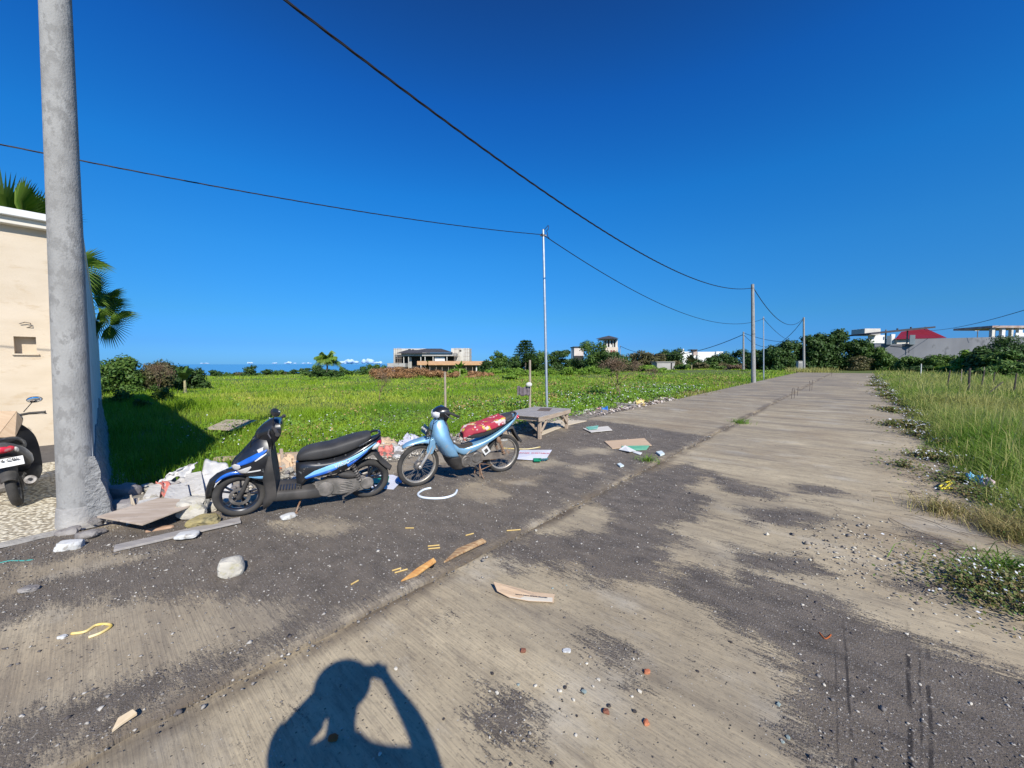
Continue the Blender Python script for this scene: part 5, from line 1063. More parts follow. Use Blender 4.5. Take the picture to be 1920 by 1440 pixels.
nodes = [(pp(px0, py0 - .02, .97), (.135, .10)), (pp(px0, py0 - .03, 1.10), (.145, .10)), (pp(px0, py0 - .04, 1.28), (.165, .11)), (pp(px0, py0 - .04, 1.42), (.15, .095)), (pp(px0, py0 - .02, 1.55), (.062, .06)), (pp(px0, py0 - .0, 1.64), (.072, .078)), (pp(px0, py0 + .02, 1.76), (.085, .09)), (pp(px0, py0 + .02, 1.81), (.062, .07)),
         (pp(px0 - .19, py0 - .03, 1.43), .062), (pp(px0 - .29, py0 + .12, 1.40), .085), (pp(px0 - .15, py0 + .15, 1.57), .078), (pp(px0 - .09, py0 + .205, 1.60), .026), (pp(px0 - .055, py0 + .215, 1.645), (.03, .016)),
         (pp(px0 + .19, py0 - .03, 1.43), .062), (pp(px0 + .34, py0 + .14, 1.29), .055), (pp(px0 + .26, py0 + .17, 1.46), .048), (pp(px0 + .15, py0 + .205, 1.60), .026), (pp(px0 + .12, py0 + .215, 1.645), (.03, .016)),
         (pp(px0 - .10, py0, .86), .10), (pp(px0 - .12, py0 + .02, .50), .062), (pp(px0 - .13, py0 - .02, .12), .042), (pp(px0 - .14, py0 + .12, .06), (.045, .03)),
         (pp(px0 + .10, py0, .86), .10), (pp(px0 + .12, py0 + .02, .50), .062), (pp(px0 + .13, py0 - .02, .12), .042), (pp(px0 + .14, py0 + .12, .06), (.045, .03))]
edges = [(0, 1), (1, 2), (2, 3), (3, 4), (4, 5), (5, 6), (6, 7), (3, 8), (8, 9), (9, 10), (10, 11), (11, 12), (3, 13), (13, 14), (14, 15), (15, 16), (16, 17), (0, 18), (18, 19), (19, 20), (20, 21), (0, 22), (22, 23), (23, 24), (24, 25)]
body_o = skinned('body', mskin, nodes, edges, pr)
# clothing: follows the body surface a little way out
bpy.context.view_layer.update(); _dg = bpy.context.evaluated_depsgraph_get(); _bm = bpy.data.meshes.new_from_object(body_o.evaluated_get(_dg))
def garment(name, mt, keep, off):
    bm = bmesh.new(); bm.from_mesh(_bm); bm.normal_update(); nr = [v.normal.copy() for v in bm.verts]
    bmesh.ops.delete(bm, geom=[f for f in bm.faces if not keep(f.calc_center_median())], context='FACES')
    for v in bm.verts: v.co += v.normal * off
    me = bpy.data.meshes.new(name); bm.to_mesh(me); bm.free(); me.polygons.foreach_set('use_smooth', [True] * len(me.polygons)); o = link_mesh(name, me, mt, pr); m_ = o.modifiers.new('th', 'SOLIDIFY'); m_.thickness = .006; return o
garment('shirt', mshirt, lambda c: .93 < c.z < 1.50 and c.y < .12, .014)
garment('trousers', mtrou, lambda c: .13 < c.z < .96 and abs(c.x) < .26, .010)
b = B(); b.ell(pp(px0 - .01, py0 + .0, 1.76), (.145, .105, .115), 24, 14); b.build('hair', mhair, pr)
b = B()
for sd in (-1, 1): b.ell(pp(px0 + sd * .03, py0 + .085, 1.72), (.012, .008, .008))
b.build('eyes', m_white, pr)
b = B(); b.ell(pp(px0, py0 + .092, 1.685), (.013, .02, .022)); b.ell(pp(px0, py0 + .078, 1.645), (.026, .012, .007)); b.build('face', mskin, pr)
for sd in (-1, 1):
    hx = (px0 - .055) if sd < 0 else (px0 + .12)
    for k in range(4):
        z0 = 1.640 + k * .019; nd = [(pp(hx, -.020, z0), .010), (pp(hx - sd * .012, -.013 - .004, z0 + .008), .009), (pp(hx - sd * (.030 + .003 * k), -.016, z0 + .010), .008)]
        skinned('finger', mskin, nd, [(0, 1), (1, 2)], pr, 1)
    skinned('thumb', mskin, [(pp(hx, -.035, 1.640), .012), (pp(hx - sd * .02, -.042, 1.652), .010), (pp(hx - sd * .035, -.040, 1.668), .009)], [(0, 1), (1, 2)], pr, 1)
b = B(); b.box((0.035, -.022, H + .0), (.155, .008, .075)); o = b.build('phone', mk_blk, bevel=.003); tag(o, 'black phone held up in both hands by the person taking the photo', 'phone')
# ------------------------------------------------------------------ VEGETATION HELPERS
def leaf_mat(name, c1, c2, rnd, trans=.25, rough=.55, scale=1.2, spec=.3):
    return mat(name, c1, c2, scale=scale, rough=rough, rnd=rnd, trans=trans, spec=spec, detail=3)
L_dark = leaf_mat('leaf_dark', (.030, .075, .018), (.045, .105, .022), (.075, .125, .030))
L_mid = leaf_mat('leaf_mid', (.050, .120, .020), (.075, .155, .028), (.13, .20, .04))
L_bright = leaf_mat('leaf_bright', (.10, .22, .018), (.15, .28, .025), (.22, .33, .05))
L_olive = leaf_mat('leaf_olive', (.075, .09, .03), (.12, .12, .045), (.17, .14, .07))
L_brown = leaf_mat('leaf_dry', (.22, .10, .04), (.33, .17, .07), (.46, .28, .14), trans=.1)
L_twig = leaf_mat('twig_haze', (.12, .075, .05), (.17, .11, .07), (.22, .16, .10), trans=.05)
L_palm = leaf_mat('palm_leaf', (.07, .17, .022), (.11, .23, .03), (.30, .38, .07), trans=.3, rough=.4)
M_bark = mat('bark', (.13, .10, .075), (.24, .20, .16), scale=8, bump=.02, bscale=20, stretch=(1, 1, .3))
def unit(n):
    v = RNG.normal(size=(n, 3)); return v / np.linalg.norm(v, axis=1)[:, None]
def leaf_quads(C, N, size, aspect=.55, up=None):
    """diamond leaves centred at C, normal N"""
    n = len(C); A = np.cross(N, unit(n)); A /= np.linalg.norm(A, axis=1)[:, None] + 1e-9; Bv = np.cross(N, A)
    s = (size * RNG.uniform(.6, 1.35, n))[:, None]
    V = np.empty((n, 4, 3)); V[:, 0] = C - A * s; V[:, 1] = C + Bv * s * aspect - A * s * .1; V[:, 2] = C + A * s; V[:, 3] = C - Bv * s * aspect - A * s * .1
    V[:, 2] += N * s * RNG.uniform(-.35, .1, (n, 1)); V[:, 0] += N * s * RNG.uniform(-.35, .1, (n, 1))
    return V.reshape(-1, 3), np.arange(n * 4).reshape(-1, 4)
def crown_points(lobes, n):
    w_ = np.array([l[3] * l[4] * .5 + l[4] * l[5] for l in lobes]) ** .9; cnt = RNG.multinomial(n, w_ / w_.sum()); P = []; Nn = []
    for l, k in zip(lobes, cnt):
        u = unit(k); r = RNG.uniform(0, 1, k) ** .33 * RNG.uniform(.72, 1.08, k); P.append(np.array(l[:3]) + u * r[:, None] * np.array(l[3:6])); Nn.append(u)
    P = np.concatenate(P); N = np.concatenate(Nn); N = N + unit(len(N)) * .75 + np.array([0, 0, .35]); N /= np.linalg.norm(N, axis=1)[:, None]; return P, N
def make_lobes(w_, h, z0, k, rnd_, flat=.75, depth=.8):
    out = []
    for i in range(k):
        a = rnd_.uniform(0, 2 * PI); r = math.sqrt(rnd_.uniform(0, 1)) * .36 * w_; zz = rnd_.uniform(.2, .84)
        sh = math.sin(PI * min(1, max(0, .12 + zz * .78))) ** .6; rr = w_ * rnd_.uniform(.14, .24)
        out.append((r * math.cos(a) * sh, r * math.sin(a) * sh * depth, z0 + (h - z0) * zz, rr, rr, rr * flat * min(1.1, (h - z0) / w_ + .35)))
    out.append((0, 0, z0 + (h - z0) * .45, w_ * .33, w_ * .28, (h - z0) * .42)); return out
def tree(name, px, Y, ytop, wpx, label, cat='tree', lm=None, n=2600, leaf=.16, k=12, z0=.12, group=None, trunk=True, seed=0, sink=0.1, flat=.75, aspect=.55, ground=False):
    P = gx(px, Y); h = at(px, ytop, Y).z - P.z; w_ = wpx / F * Y; r = random.Random(seed + int(px * 7 + Y)); lob = make_lobes(w_, h, h * z0, k, r, flat)
    if ground: lob += [(r.uniform(-.32, .32) * w_, r.uniform(-.15, .15) * w_, h * r.uniform(.08, .2), w_ * .2, w_ * .18, h * .18) for _ in range(5)]; n = int(n * 1.35)
    t = thing(name, label, cat, (P.x, P.y, P.z - sink), group=group)
    C, N = crown_points(lob, n); V, Fc = leaf_quads(C, N, leaf, aspect)
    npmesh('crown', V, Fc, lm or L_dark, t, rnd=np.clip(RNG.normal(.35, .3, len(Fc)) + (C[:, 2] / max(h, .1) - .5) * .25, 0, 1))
    if trunk:
        b = B(); tr = max(.04, w_ * .028); b.tube([(0, 0, -.2), (r.uniform(-.1, .1) * w_ * .3, 0, h * .25), (0, 0, h * .62)], [tr, tr * .8, tr * .35], 8)
        for l in lob[:min(7, k)]:
            b.tube([(0, 0, h * r.uniform(.12, .38)), (l[0] * .5, l[1] * .5, l[2] * .62), (l[0], l[1], l[2])], [tr * .5, tr * .32, tr * .12], 6)
        b.build('trunk', M_bark, t, ang=180)
    return t
def frond(b_, base, dirv, L_, droop, nleaf, lw, fold=.5, m=0):
    """coconut frond added to arrays"""
    base = Vector(base); d = Vector(dirv).normalized(); side = d.cross(Vector((0, 0, 1)));
    if side.length < .1: side = Vector((1, 0, 0))
    side.normalize(); pts = []
    for i in range(9):
        t = i / 8; pts.append(base + d * L_ * t * (1 - .15 * t) + Vector((0, 0, -droop * L_ * t * t)))
    b_.tube(pts, [.03 * (1 - .85 * i / 8) * L_ / 2 for i in range(9)], 4, m)
    for i in range(nleaf):
        t = .12 + .86 * i / nleaf; k = t * 8; j = min(7, int(k)); p = pts[j].lerp(pts[j + 1], k - j); tg = (pts[j + 1] - pts[j]).normalized(); up = side.cross(tg).normalized(); ll = L_ * .34 * math.sin(PI * (.18 + .75 * t)) * random.uniform(.85, 1.1)
        for sd in (1, -1):
            e = (side * sd * .8 + tg * .55 - up * fold + Vector((0, 0, -.25))).normalized(); wv = tg * lw
            b_.add([p - wv, p + wv, p + e * ll * .55 + wv * .8 , p + e * ll + Vector((0, 0, -ll * .15)), p + e * ll * .55 - wv * .8], [(0, 1, 2, 3, 4)], m)
def coconut(px, Y, ytop, label, L_=3.0, n=16, seed=0):
    random.seed(seed + 50); P = gx(px, Y); hh = at(px, ytop, Y).z - P.z; th = hh - L_ * .55; t = thing('coconut_palm', label, 'palm tree', P)
    b = B(); b.tube([(0, 0, -.3), (.15, 0, th * .5), (.1, 0, th)], [.2, .14, .11], 10); b.build('trunk', M_bark, t)
    b = B()
    for i in range(n):
        a = 2 * PI * i / n * 2.4 + random.uniform(-.2, .2); el = random.uniform(-.3, 1.25); frond(b, (.1, 0, th), (math.cos(a) * math.cos(el), math.sin(a) * math.cos(el), math.sin(el) + .1), L_ * random.uniform(.8, 1.1), random.uniform(.3, .6), 18, .05)
    o = b.build('crown', L_palm, t, smooth=False); at_ = o.data.attributes.new('rnd', 'FLOAT', 'FACE'); at_.data.foreach_set('value', RNG.uniform(0, .8, len(o.data.polygons)).astype(np.float32)); return t
def fan_leaf(b_, c, axis, normal, R_, nseg=34, spread=2.6, split=.42, droop=.12):
    c = Vector(c); ax_ = Vector(axis).normalized(); nm = Vector(normal); nm = (nm - ax_ * nm.dot(ax_)).normalized(); sd = nm.cross(ax_)
    for i in range(nseg):
        a = -spread + 2 * spread * (i + .5) / nseg; d = ax_ * math.cos(a) + sd * math.sin(a); hw = spread / nseg * .70; rr = R_ * (1 - .22 * (abs(a) / spread) ** 2) * random.uniform(.93, 1.05)
        da = ax_ * math.cos(a - hw) + sd * math.sin(a - hw); db = ax_ * math.cos(a + hw) + sd * math.sin(a + hw); f = nm * rr * .035
        m_ = rr * split; tip = c + d * rr - nm * rr * droop + Vector((0, 0, -rr * droop))
        b_.add([c, c + da * m_ - f, c + d * m_ + f, c + db * m_ - f, tip], [(0, 1, 2), (0, 2, 3), (1, 4, 2), (2, 4, 3)])
def fan_palm(base, head, leaves, label, seed=0):
    random.seed(seed + 9); base, head = Vector(base), Vector(head); t = thing('fan_palm', label, 'palm', base); hl = head - base
    b = B(); b.tube([(0, 0, -.2), hl * .5, hl], [.11, .09, .07], 10); b.build('trunk', M_bark, t)
    for (c, R_, nrm, ns, sp) in leaves:
        c = Vector(c) - base; ax_ = (c - hl); lf_ = B(); lf_.tube([hl, hl.lerp(c, .5) + Vector((0, 0, .05)), c], [.012, .010, .008], 5)
        fan_leaf(lf_, c, ax_, nrm, R_, ns, sp)
        o = lf_.build('leaf', L_palm, t, smooth=False); a_ = o.data.attributes.new('rnd', 'FLOAT', 'FACE'); a_.data.foreach_set('value', np.clip(RNG.normal(.3, .2, len(o.data.polygons)), 0, 1).astype(np.float32))
    return t
# ------------------------------------------------------------------ FAN PALMS BEHIND THE GATE WALL
def W3(x, y, Y): return at(x, y, Y)
def fans(lst, Y): return [(W3(x, y, Y + dy), R_, n_, ns, sp) for x, y, dy, R_, n_, ns, sp in lst]
fan_palm(gx(40, 11), W3(40, 470, 11), fans([(18, 415, -.2, 1.55, (.25, -1, .1), 26, .95), (-6, 412, 0, 1.65, (.5, -1, .1), 26, 1.0), (44, 415, -.3, 1.35, (-.2, -1, 0), 24, .85), (68, 418, 0, 1.15, (.4, -1, 0), 22, .8), (82, 420, .2, 1.1, (-.3, -1, 0), 22, .9), (-40, 410, .2, 1.7, (.1, -1, 0), 26, 1.0), (98, 420, .1, .9, (.3, -1, .2), 20, .9), (30, 418, .4, 1.5, (0, -1, .1), 26, 1.2)], 11), 'fan palm with upright stiff leaves rising over the gate wall coping', 1)
fan_palm(gx(112, 11.2), W3(112, 480, 11.2), fans([(128, 398, 0, .42, (.1, -1, .3), 14, 1.2), (126, 382, 0, .42, (.1, -1, .4), 12, 1.0), (120, 450, -.1, .62, (-.1, -1, .15), 24, 1.3), (143, 502, -.2, 1.0, (.05, -1, .12), 36, 1.9), (140, 525, .1, .9, (.1, -1, -.1), 34, 1.9), (140, 482, .3, .9, (-.1, -1, .2), 30, 1.8)], 11.2), 'fan palm with large sunlit round leaves showing just right of the concrete pole', 2)
fan_palm(gx(165, 13), W3(160, 590, 13), fans([(192, 590, 0, .80, (-.1, -1, .5), 24, 1.5), (200, 562, .1, .72, (.1, -.8, .7), 22, 1.2), (178, 555, -.2, .80, (.1, -1, .3), 24, 1.4), (215, 592, .1, .72, (0, -.7, .8), 20, 1.3), (196, 575, .3, .80, (-.1, -1, .5), 26, 1.7), (206, 610, -.2, .80, (.05, -1, .15), 30, 2.0), (184, 575, 0, .85, (0, -1, .3), 28, 1.7), (172, 535, .1, .75, (.2, -1, .2), 24, 1.4), (180, 600, -.3, .75, (-.1, -1, .2), 26, 1.8)], 13), 'lower fan palm with drooping split leaves hanging over the side wall', 3)
# ------------------------------------------------------------------ TREES (px, depth, top, width px)
TR = [
 (222, 26, 664, 88, L_mid, 'rounded green bush tree nearest the end of the white side wall', 3600, .10), (250, 30, 676, 50, L_dark, 'dark green bush just right of the wall-end bush tree', 1600, .10),
 (292, 27, 671, 66, L_olive, 'olive and brown bush in the middle of the left bush row', 2600, .09), (322, 30, 668, 60, L_dark, 'dark bush with a high rounded top in the left bush row', 2400, .10), (356, 31, 681, 52, L_dark, 'dark bush at the right end of the left bush row beside the banana plant', 2000, .10),
 (404, 150, 692, 30, L_dark, 'low dark shrub against the sea, farthest left of the skyline shrubs', 500, .35), (467, 150, 685, 34, L_dark, 'umbrella-shaped dark tree against the sea', 800, .35), (498, 160, 692, 26, L_dark, 'small tree right of the umbrella-shaped one on the sea skyline', 400, .35), (520, 170, 693, 24, L_mid, 'small green tree in the gap of the sea skyline', 400, .35), (548, 170, 692, 22, L_dark, 'tiny dark tree left of the shrub slope before the coconut palm', 400, .35), (572, 150, 688, 24, L_dark, 'dark shrub where the slope rises to the coconut palm', 500, .32),
 (596, 75, 684, 36, L_dark, 'dense dark bush left of the coconut palm', 1500, .2), (628, 70, 693, 44, L_dark, 'dark bush under the coconut palm', 1500, .2), (645, 85, 688, 26, L_mid, 'green bush right of the coconut palm', 800, .2), (690, 90, 680, 26, L_mid, 'small leafy tree left of the construction site villa', 900, .2), (710, 95, 683, 28, L_mid, 'low green tree touching the left end of the villa', 900, .2),
 (800, 92, 668, 14, L_dark, 'thin dark tree standing in front of the villa columns', 500, .2), (935, 75, 655, 36, L_mid, 'pale green slender tree at the right end of the thatched shed', 2200, .2), (910, 85, 672, 34, L_dark, 'dark bush behind the right end of the thatched shed', 900, .2), (860, 70, 690, 36, L_bright, 'bright green bush in front of the thatched shed', 1300, .16), (924, 66, 688, 34, L_bright, 'bright leafy bush below the slender tree', 1300, .16),
 (1005, 85, 655, 60, L_mid, 'broad green tree behind the slim steel pole', 2600, .2), (1046, 88, 650, 48, L_dark, 'flat-topped dark tree right of the slim steel pole', 2200, .22), (958, 80, 665, 40, L_dark, 'dark tree left of the layered conifer-like tree', 1600, .2),
 (1115, 72, 640, 72, L_mid, 'big rounded tree in front of the tower house', 4200, .19), (1142, 70, 657, 64, L_dark, 'dark shiny tree below the tower house', 3000, .19), (1085, 78, 672, 34, L_dark, 'dark small tree left of the tower house trees', 1000, .2), (1165, 80, 662, 44, L_mid, 'green tree at the right foot of the tower house', 1600, .2),
 (1196, 88, 657, 50, L_olive, 'olive tree in the middle of the central tree line', 2000, .22), (1228, 85, 660, 40, L_olive, 'brownish tree left of the wide dark tree', 1500, .22), (1256, 88, 651, 62, L_dark, 'wide dark tree touching the white villa on its left', 2800, .22), (1186, 66, 680, 44, L_olive, 'low brown-green shrub in front of the central tree line', 1500, .16), (1215, 62, 684, 40, L_bright, 'bright shrub in front of the low grey shed', 1500, .16),
 (1302, 84, 671, 34, L_dark, 'dark tree in front of the white villa left half', 1400, .2), (1322, 80, 675, 22, L_dark, 'papaya-like tree in front of the white villa centre', 900, .2), (1341, 82, 660, 34, L_dark, 'dark tree hiding the right half of the white villa', 1500, .2), (1368, 84, 659, 40, L_dark, 'dark tree left of the short pale pole', 1900, .2), (1400, 82, 652, 46, L_dark, 'dark tree behind the short pale pole', 2200, .2), (1280, 76, 678, 30, L_mid, 'green hedge bush right of the low grey shed', 1000, .18), (1350, 70, 686, 30, L_mid, 'mid green bush beneath the white villa trees', 900, .18), (1378, 66, 681, 40, L_twig, 'reddish bare shrub left of the short pale pole', 1500, .12),
 (1448, 62, 643, 52, L_dark, 'dark ficus tree just right of the slim road pole', 3400, .17), (1478, 62, 636, 50, L_dark, 'dark ficus tree left of the far concrete pole', 3400, .17), (1425, 66, 650, 40, L_dark, 'dark ficus tree left of the slim road pole', 2200, .17),
 (1532, 62, 617, 62, L_dark, 'tall ficus tree just right of the far concrete pole', 4800, .18), (1566, 63, 613, 64, L_dark, 'tallest ficus tree at the end of the road', 5200, .18), (1603, 62, 632, 52, L_dark, 'ficus tree right of the tallest one at the road end', 3600, .18), (1505, 66, 640, 40, L_dark, 'ficus tree behind the far concrete pole', 2200, .18),
 (1632, 60, 643, 48, L_mid, 'green tree left of the grey building wall', 3000, .17), (1662, 58, 658, 44, L_mid, 'green rounded tree at the foot of the grey wall', 2800, .16), (1612, 58, 664, 40, L_olive, 'olive shrub below the green tree at the road end', 1600, .15),
 (1706, 46, 664, 52, L_mid, 'bushy green shrub in front of the grey wall, first of the shrub row', 3000, .13), (1738, 46, 668, 40, L_mid, 'green shrub behind the white stake', 2200, .13), (1764, 44, 663, 52, L_mid, 'dark green shrub with a long side branch before the grey wall', 3000, .13), (1778, 40, 684, 44, L_bright, 'yellow-green shrub low in the shrub row', 2000, .12), (1722, 42, 684, 48, L_dark, 'dark shrub low before the grey wall', 1800, .12),
 (1818, 38, 650, 52, L_bright, 'light green leafy shrub left of the big-leaved one', 2600, .13), (1808, 40, 672, 50, L_dark, 'dark shrub under the light green one', 2200, .13),
 (1845, 36, 641, 70, L_dark, 'big-leaved dark shrub in front of the grey wall right half', 3600, .16), (1875, 34, 652, 56, L_mid, 'green large-leaved shrub beside the flat-topped acacia', 2600, .16), (1905, 30, 676, 70, L_mid, 'green thicket at the right edge below the acacia', 3000, .12), (1850, 31, 686, 60, L_mid, 'low green thicket in front of the big-leaved shrub', 2400, .11),
 (1925, 48, 622, 120, L_dark, 'flat-topped acacia at the right edge of the photo', 5200, .13), (1960, 33, 660, 90, L_mid, 'green thicket at the far right partly out of the frame', 2000, .14),
]
for px, Y, yt, wp, lm, lab, n_, lf_ in TR:
    nm = 'bush' if any(k in lab for k in ('bush', 'shrub', 'thicket')) else 'tree'
    kk = 7 if n_ < 1200 else 14
    tree(nm, px, Y, yt, wp * 1.08, lab, 'bush' if nm == 'bush' else 'tree', lm, int(n_ * 1.25), lf_, kk, .06 if nm == 'bush' or 'ficus' in lab else .14, flat=.45 if 'acacia' in lab or 'flat-topped' in lab else .75, aspect=.7 if 'big-leaved' in lab or 'ficus' in lab else .5, ground=(wp > 30))
# more trees out of the photo's centre so that the tree line continues
coconut(612, 70, 655, 'coconut palm standing against the sky left of the construction site villa', 3.1, 30, 1)
# layered tree
P = gx(985, 82); hh = at(985, 636, 82).z - P.z; t = thing('layered_tree', 'tall dark tree with layered horizontal branches left of the slim steel pole', 'tree', P)
b = B(); b.tube([(0, 0, -.2), (0, 0, hh * .97)], [.22, .05], 8); b.build('trunk', M_bark, t)
Cc = []; 
for i in range(9):
    z = hh * (.36 + .62 * i / 8.5); r_ = 3.0 * (1 - .68 * (i / 8.5) ** 1.3); k = 420; a = RNG.uniform(0, 2 * PI, k); rr = np.sqrt(RNG.uniform(0, 1, k)) * r_ * (1 + .18 * np.sin(a * 5 + i)); Cc.append(np.stack([rr * np.cos(a), rr * np.sin(a), z - .12 * rr + RNG.normal(0, .12, k)], 1))
Cc = np.concatenate(Cc); N = unit(len(Cc)) * .6 + np.array([0, 0, 1]); N /= np.linalg.norm(N, axis=1)[:, None]; V, Fc = leaf_quads(Cc, N, .19, .6); npmesh('crown', V, Fc, L_dark, t, rnd=np.clip(RNG.normal(.3, .25, len(Fc)), 0, 1))
# papaya / banana plants
def banana(px, Y, h, label, lm=None, n=9, seed=0, L_=1.3):
    random.seed(seed + 70); P = gx(px, Y); t = thing('banana_plant', label, 'plant', P); b = B(); b.tube([(0, 0, -.1), (0, 0, h * .45)], [.10, .06], 8); b.build('stem', mat('banana_stem', (.30, .28, .14), (.42, .36, .20), scale=5), t)
    b = B()
    for i in range(n):
        a = 2 * PI * i / n + random.uniform(-.3, .3); el = random.uniform(.5, 1.35); d = Vector((math.cos(a) * math.cos(el), math.sin(a) * math.cos(el), math.sin(el))); sd = d.cross(Vector((0, 0, 1))).normalized(); v = []
        for k in range(8):
            u = k / 7; c = Vector((0, 0, h * .42)) + d * L_ * u + Vector((0, 0, -.5 * L_ * u * u * (1.2 - math.sin(el)))); wd = .20 * math.sin(PI * (.08 + .9 * u)) * L_; v += [c - sd * wd + Vector((0, 0, .05)), c, c + sd * wd + Vector((0, 0, .05))]
        b.add(v, [(3 * k + j, 3 * k + j + 1, 3 * k + j + 4, 3 * k + j + 3) for k in range(7) for j in range(2)])
    o = b.build('leaves', lm or L_mid, t, ang=180); a_ = o.data.attributes.new('rnd', 'FLOAT', 'FACE'); a_.data.foreach_set('value', RNG.uniform(0, .6, len(o.data.polygons)).astype(np.float32))
banana(345, 26, 1.9, 'banana plant with yellowed stem in front of the left bush row', seed=1, L_=1.1)
banana(1297, 72, 3.0, 'banana plant before the white villa, left of the papaya-like tree', L_olive, seed=2, L_=2.2)
banana(862, 60, 2.6, 'banana plant standing beside the brown dead hedge', L_bright, seed=3, L_=1.5)
# fillers that close the tree line down to the ground
FR = random.Random(12)
def fill(x0, x1, step, Y, yt, wp, lms, lab, grp, n_=900, lf_=.2):
    x = x0
    while x < x1:
        tree('bush', x, Y + FR.uniform(-3, 3), yt + FR.uniform(-4, 5), wp * FR.uniform(.8, 1.25), lab, 'bush', FR.choice(lms), n_, lf_, 7, .0, grp, trunk=False, seed=int(x), ground=True); x += step * FR.uniform(.7, 1.3)
fill(920, 1110, 17, 88, 674, 34, [L_dark, L_mid, L_dark], 'bush in the continuous growth between the unfinished villa and the tower house', 'bushes left of the tower house')
fill(1150, 1280, 17, 90, 673, 34, [L_dark, L_olive, L_mid], 'bush in the continuous growth between the tower house and the white villa', 'bushes right of the tower house')
fill(1270, 1430, 17, 80, 678, 32, [L_dark, L_mid, L_olive], 'bush in the growth below the white villa', 'bushes below the white villa')
fill(1415, 1520, 18, 70, 668, 40, [L_dark], 'dark bush closing the tree line behind the two far poles', 'bushes behind the far poles', 1100, .17)
fill(1515, 1700, 18, 65, 668, 44, [L_dark, L_dark, L_mid], 'dark bush closing the tree line at the end of the road', 'bushes at the road end', 1300, .16)
fill(1690, 1900, 22, 52, 672, 50, [L_dark, L_mid], 'bush closing the shrub row before the grey wall', 'bushes before the grey wall', 1300, .14)
fill(190, 385, 22, 34, 700, 44, [L_dark, L_mid], 'low bush closing the left bush row', 'low bushes in the left row', 1100, .09)
fill(580, 735, 18, 100, 694, 34, [L_dark, L_mid], 'bush in the low growth between the coconut palm and the villa', 'bushes right of the coconut palm', 800, .2)
fill(410, 600, 14, 175, 697, 26, [L_dark, L_mid, L_olive], 'tiny far bush along the sea skyline', 'far bushes on the sea skyline', 350, .35)
# dead brown hedge: each dried shrub its own
for i, (px, yt, wp) in enumerate([(705, 692, 40), (728, 687, 44), (752, 689, 40), (778, 690, 44), (804, 692, 42), (830, 694, 40), (850, 698, 26), (888, 697, 40), (910, 700, 30), (880, 706, 26)]):
    o = tree('dead_shrub', px, 49 + (i % 3) * 1.5, yt - 3, wp * 1.15, 'dried brown shrub in the dead hedge below the construction site villa', 'shrub', L_brown, 2200, .13, 8, .0, 'dead shrubs below the villa', trunk=False, seed=i, aspect=.25)
# bare shrubs standing in the field
def bare_shrub(px, Y, ytop, wpx, label, lm, n=900, seed=0, leaf=.03):
    random.seed(seed + 20); P = gx(px, Y); h = at(px, ytop, Y).z - P.z; w_ = wpx / F * Y; t = thing('bare_shrub', label, 'shrub', P); b = B(); tips = []
    def br(p, d, L_, r, lv):
        q = p + d * L_; mid = p.lerp(q, .5) + Vector((random.uniform(-1, 1), random.uniform(-1, 1), 0)) * L_ * .06; b.tube([p, mid, q], [r, r * .8, r * .6], 5)
        if lv == 0: tips.append(q); return
        for _ in range(3 if lv > 1 else 4):
            nd = (d + Vector((random.uniform(-1, 1), random.uniform(-1, 1), random.uniform(-.2, .6))) * .75).normalized(); br(q, nd, L_ * random.uniform(.6, .85), r * .58, lv - 1)
            if random.random() < .4: tips.append(q)
    for s_ in range(2): br(Vector((0, 0, -.05)), Vector((random.uniform(-.25, .25), random.uniform(-.2, .2), 1)).normalized(), h * .30, .022 * h / 2, 4)
    k_ = h / max(q.z for q in tips); V = np.array([tuple(q) for q in tips]); 
    bb = B(); bb.v = [(x * min(k_, 1.4) * w_ / (2.2 * max(1e-3, np.abs(V[:, 0]).max())) / max(k_, .5) * 1.2, y * .8, z * k_) for x, y, z in b.v]; bb.f = b.f; bb.m = b.m; bb.build('branches', mat('thin_bark', (.15, .09, .06), (.22, .15, .10), scale=9), t, ang=180)
    sx = w_ / (2.2 * max(1e-3, np.abs(V[:, 0]).max())) * min(k_, 1.4) / max(k_, .5) * 1.2
    idx = RNG.integers(0, len(V), n); C = V[idx] * np.array([sx, .8, k_]) + RNG.normal(0, .05 * h, (n, 3)); VV, Fc = leaf_quads(C, unit(n), leaf, .3); npmesh('crown', VV, Fc, lm, t, rnd=RNG.uniform(0, 1, n))
bare_shrub(1162, 17, 672, 72, 'bare purplish brown shrub at the lane edge in front of the tower house', L_twig, 2600, 1, .035)
bare_shrub(710, 16, 690, 46, 'thin leafless shrub in the field below the dead brown hedge', L_twig, 500, 2, .025)
bare_shrub(292, 24, 676, 44, 'dry brown twiggy shrub in front of the left bush row', L_twig, 1400, 3, .035)
bare_shrub(1225, 30, 688, 34, 'small bare shrub right of the purplish one', L_twig, 500, 4, .03)
